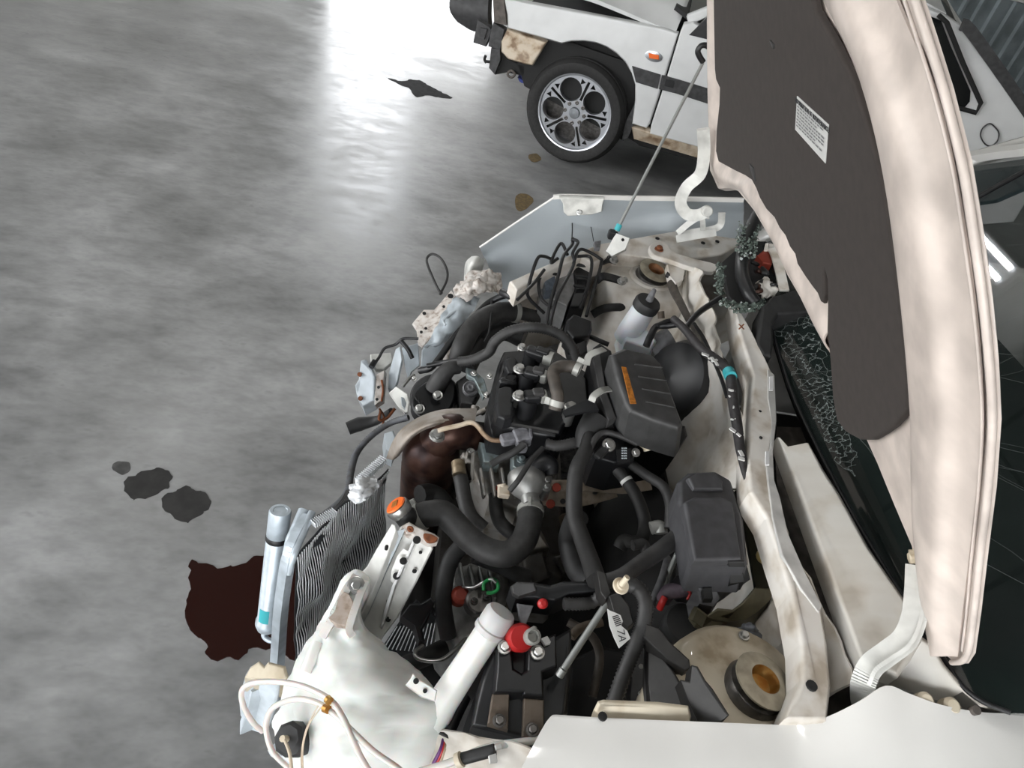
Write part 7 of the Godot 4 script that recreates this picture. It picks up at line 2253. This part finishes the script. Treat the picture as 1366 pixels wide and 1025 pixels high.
	for k0 in 520:
		var k := k0 / 2
		var c := Vector3.ZERO
		if k < 60: c = P(lerpf(955, 962, rng.randf()) + rng.randf_range(-3, 4), lerpf(355, 395, rng.randf()), 0.945)
		elif k < 150: c = P(lerpf(962, 1020, (k - 60) / 90.0) + rng.randf_range(-3, 3), 404.0 + 10.0 * sin((k - 60) / 90.0 * 3.0) + rng.randf_range(-5, 5), 0.955)
		else: c = P(lerpf(985, 1008, rng.randf()) + rng.randf_range(-5, 5), lerpf(345, 300, rng.randf()) + rng.randf_range(-6, 6), 0.99)
		var s := rng.randf_range(0.001, 0.0045)
		box(m, c + Vector3(0, rng.randf_range(0, 0.01), 0), Basis(Vector3(rng.randf() - 0.5, rng.randf(), rng.randf() - 0.5).normalized(), rng.randf() * 6.0), Vector3(s, s * rng.randf_range(0.3, 0.8), s * rng.randf_range(0.5, 1.0)), 0.0003)
	tag(put("glass_crumbs", m, mats.shard, bh), "", "", "", "stuff")
	# small marks on the crumpled bulkhead
	m = Shape.new()
	var cx := P(989, 436, 0.955)
	bar(m, cx - right * 0.006 - up * 0.006, cx + right * 0.006 + up * 0.006, 0.003, 0.002)
	bar(m, cx - right * 0.006 + up * 0.006, cx + right * 0.006 - up * 0.006, 0.003, 0.002)
	put("paint_cross", m, mats.rust, body, "small orange-red cross mark")
	# low clutter at the bottom edge
	var cline := run("clear_line", [[560, 1030, 0.62], [600, 1018, 0.65], [650, 998, 0.68], [700, 990, 0.69], [745, 985, 0.69]], 0.006, mats.clear_tube, "clear washer line with a black sleeve along the bottom edge below the battery", "hose")
	run("hose_sleeve", [[616, 1013, 0.665], [660, 1001, 0.69]], 0.009, mats.dull_black, "black sleeve", "", 0.0, 12, "", cline)
	run("sleeve_clip", [[610, 1016, 0.665], [616, 1013, 0.67]], 0.0115, mats.beige_white, "cream clip", "", 0.0, 12, "", cline)
	run("bottle_harness", [[620, 930, 0.6], [610, 950, 0.6], [600, 972, 0.6], [592, 985, 0.6]], 0.011, mats.black, "black plug and leads between the washer bottle and the battery", "harness")
	for q in [["purple", 0.0], ["red", 4.0], ["beige", 8.0]]:
		run("bottle_wire", [[592 + q[1] * 0.5, 984, 0.6], [588 + q[1] * 0.6, 1000, 0.6], [578 + q[1], 1020, 0.58], [570 + q[1], 1040, 0.56]], 0.003, mats[q[0]], "%s wire under the black plug beside the washer bottle" % ("cream" if q[0] == "beige" else q[0]), "wire")
	for q in [[[652, 1008], [662, 1005], [664, 1016], [654, 1018]], [[660, 994], [668, 992], [670, 998], [662, 1000]]]:
		m = Shape.new()
		slab(m, level(q, 0.7), down(0.006), 0.001)
		tag(put("plastic_scrap", m, mats.paper), "white plastic scrap %s the black-sleeved washer line below the battery" % ("under" if q[0][1] > 1000 else "above"), "scrap")
	run("tray_edge", [[758, 830, 0.66], [790, 850, 0.66], [800, 880, 0.64], [790, 930, 0.62]], 0.008, mats.hose_brown, "brown cable curving right of the grey hold-down rod", "cable")
	run("tray_bar", [[762, 850, 0.7], [775, 838, 0.705], [803, 830, 0.71]], 0.008, mats.dusty_brown, "dirty bar end behind the grey hold-down rod", "bar")
	m = Shape.new()
	slab(m, pts([[760, 880, 0.55], [800, 860, 0.56], [850, 870, 0.58], [845, 960, 0.55], [755, 965, 0.52]]), down(0.1), 0.01)
	put("battery_tray", m, mats.deep, body)
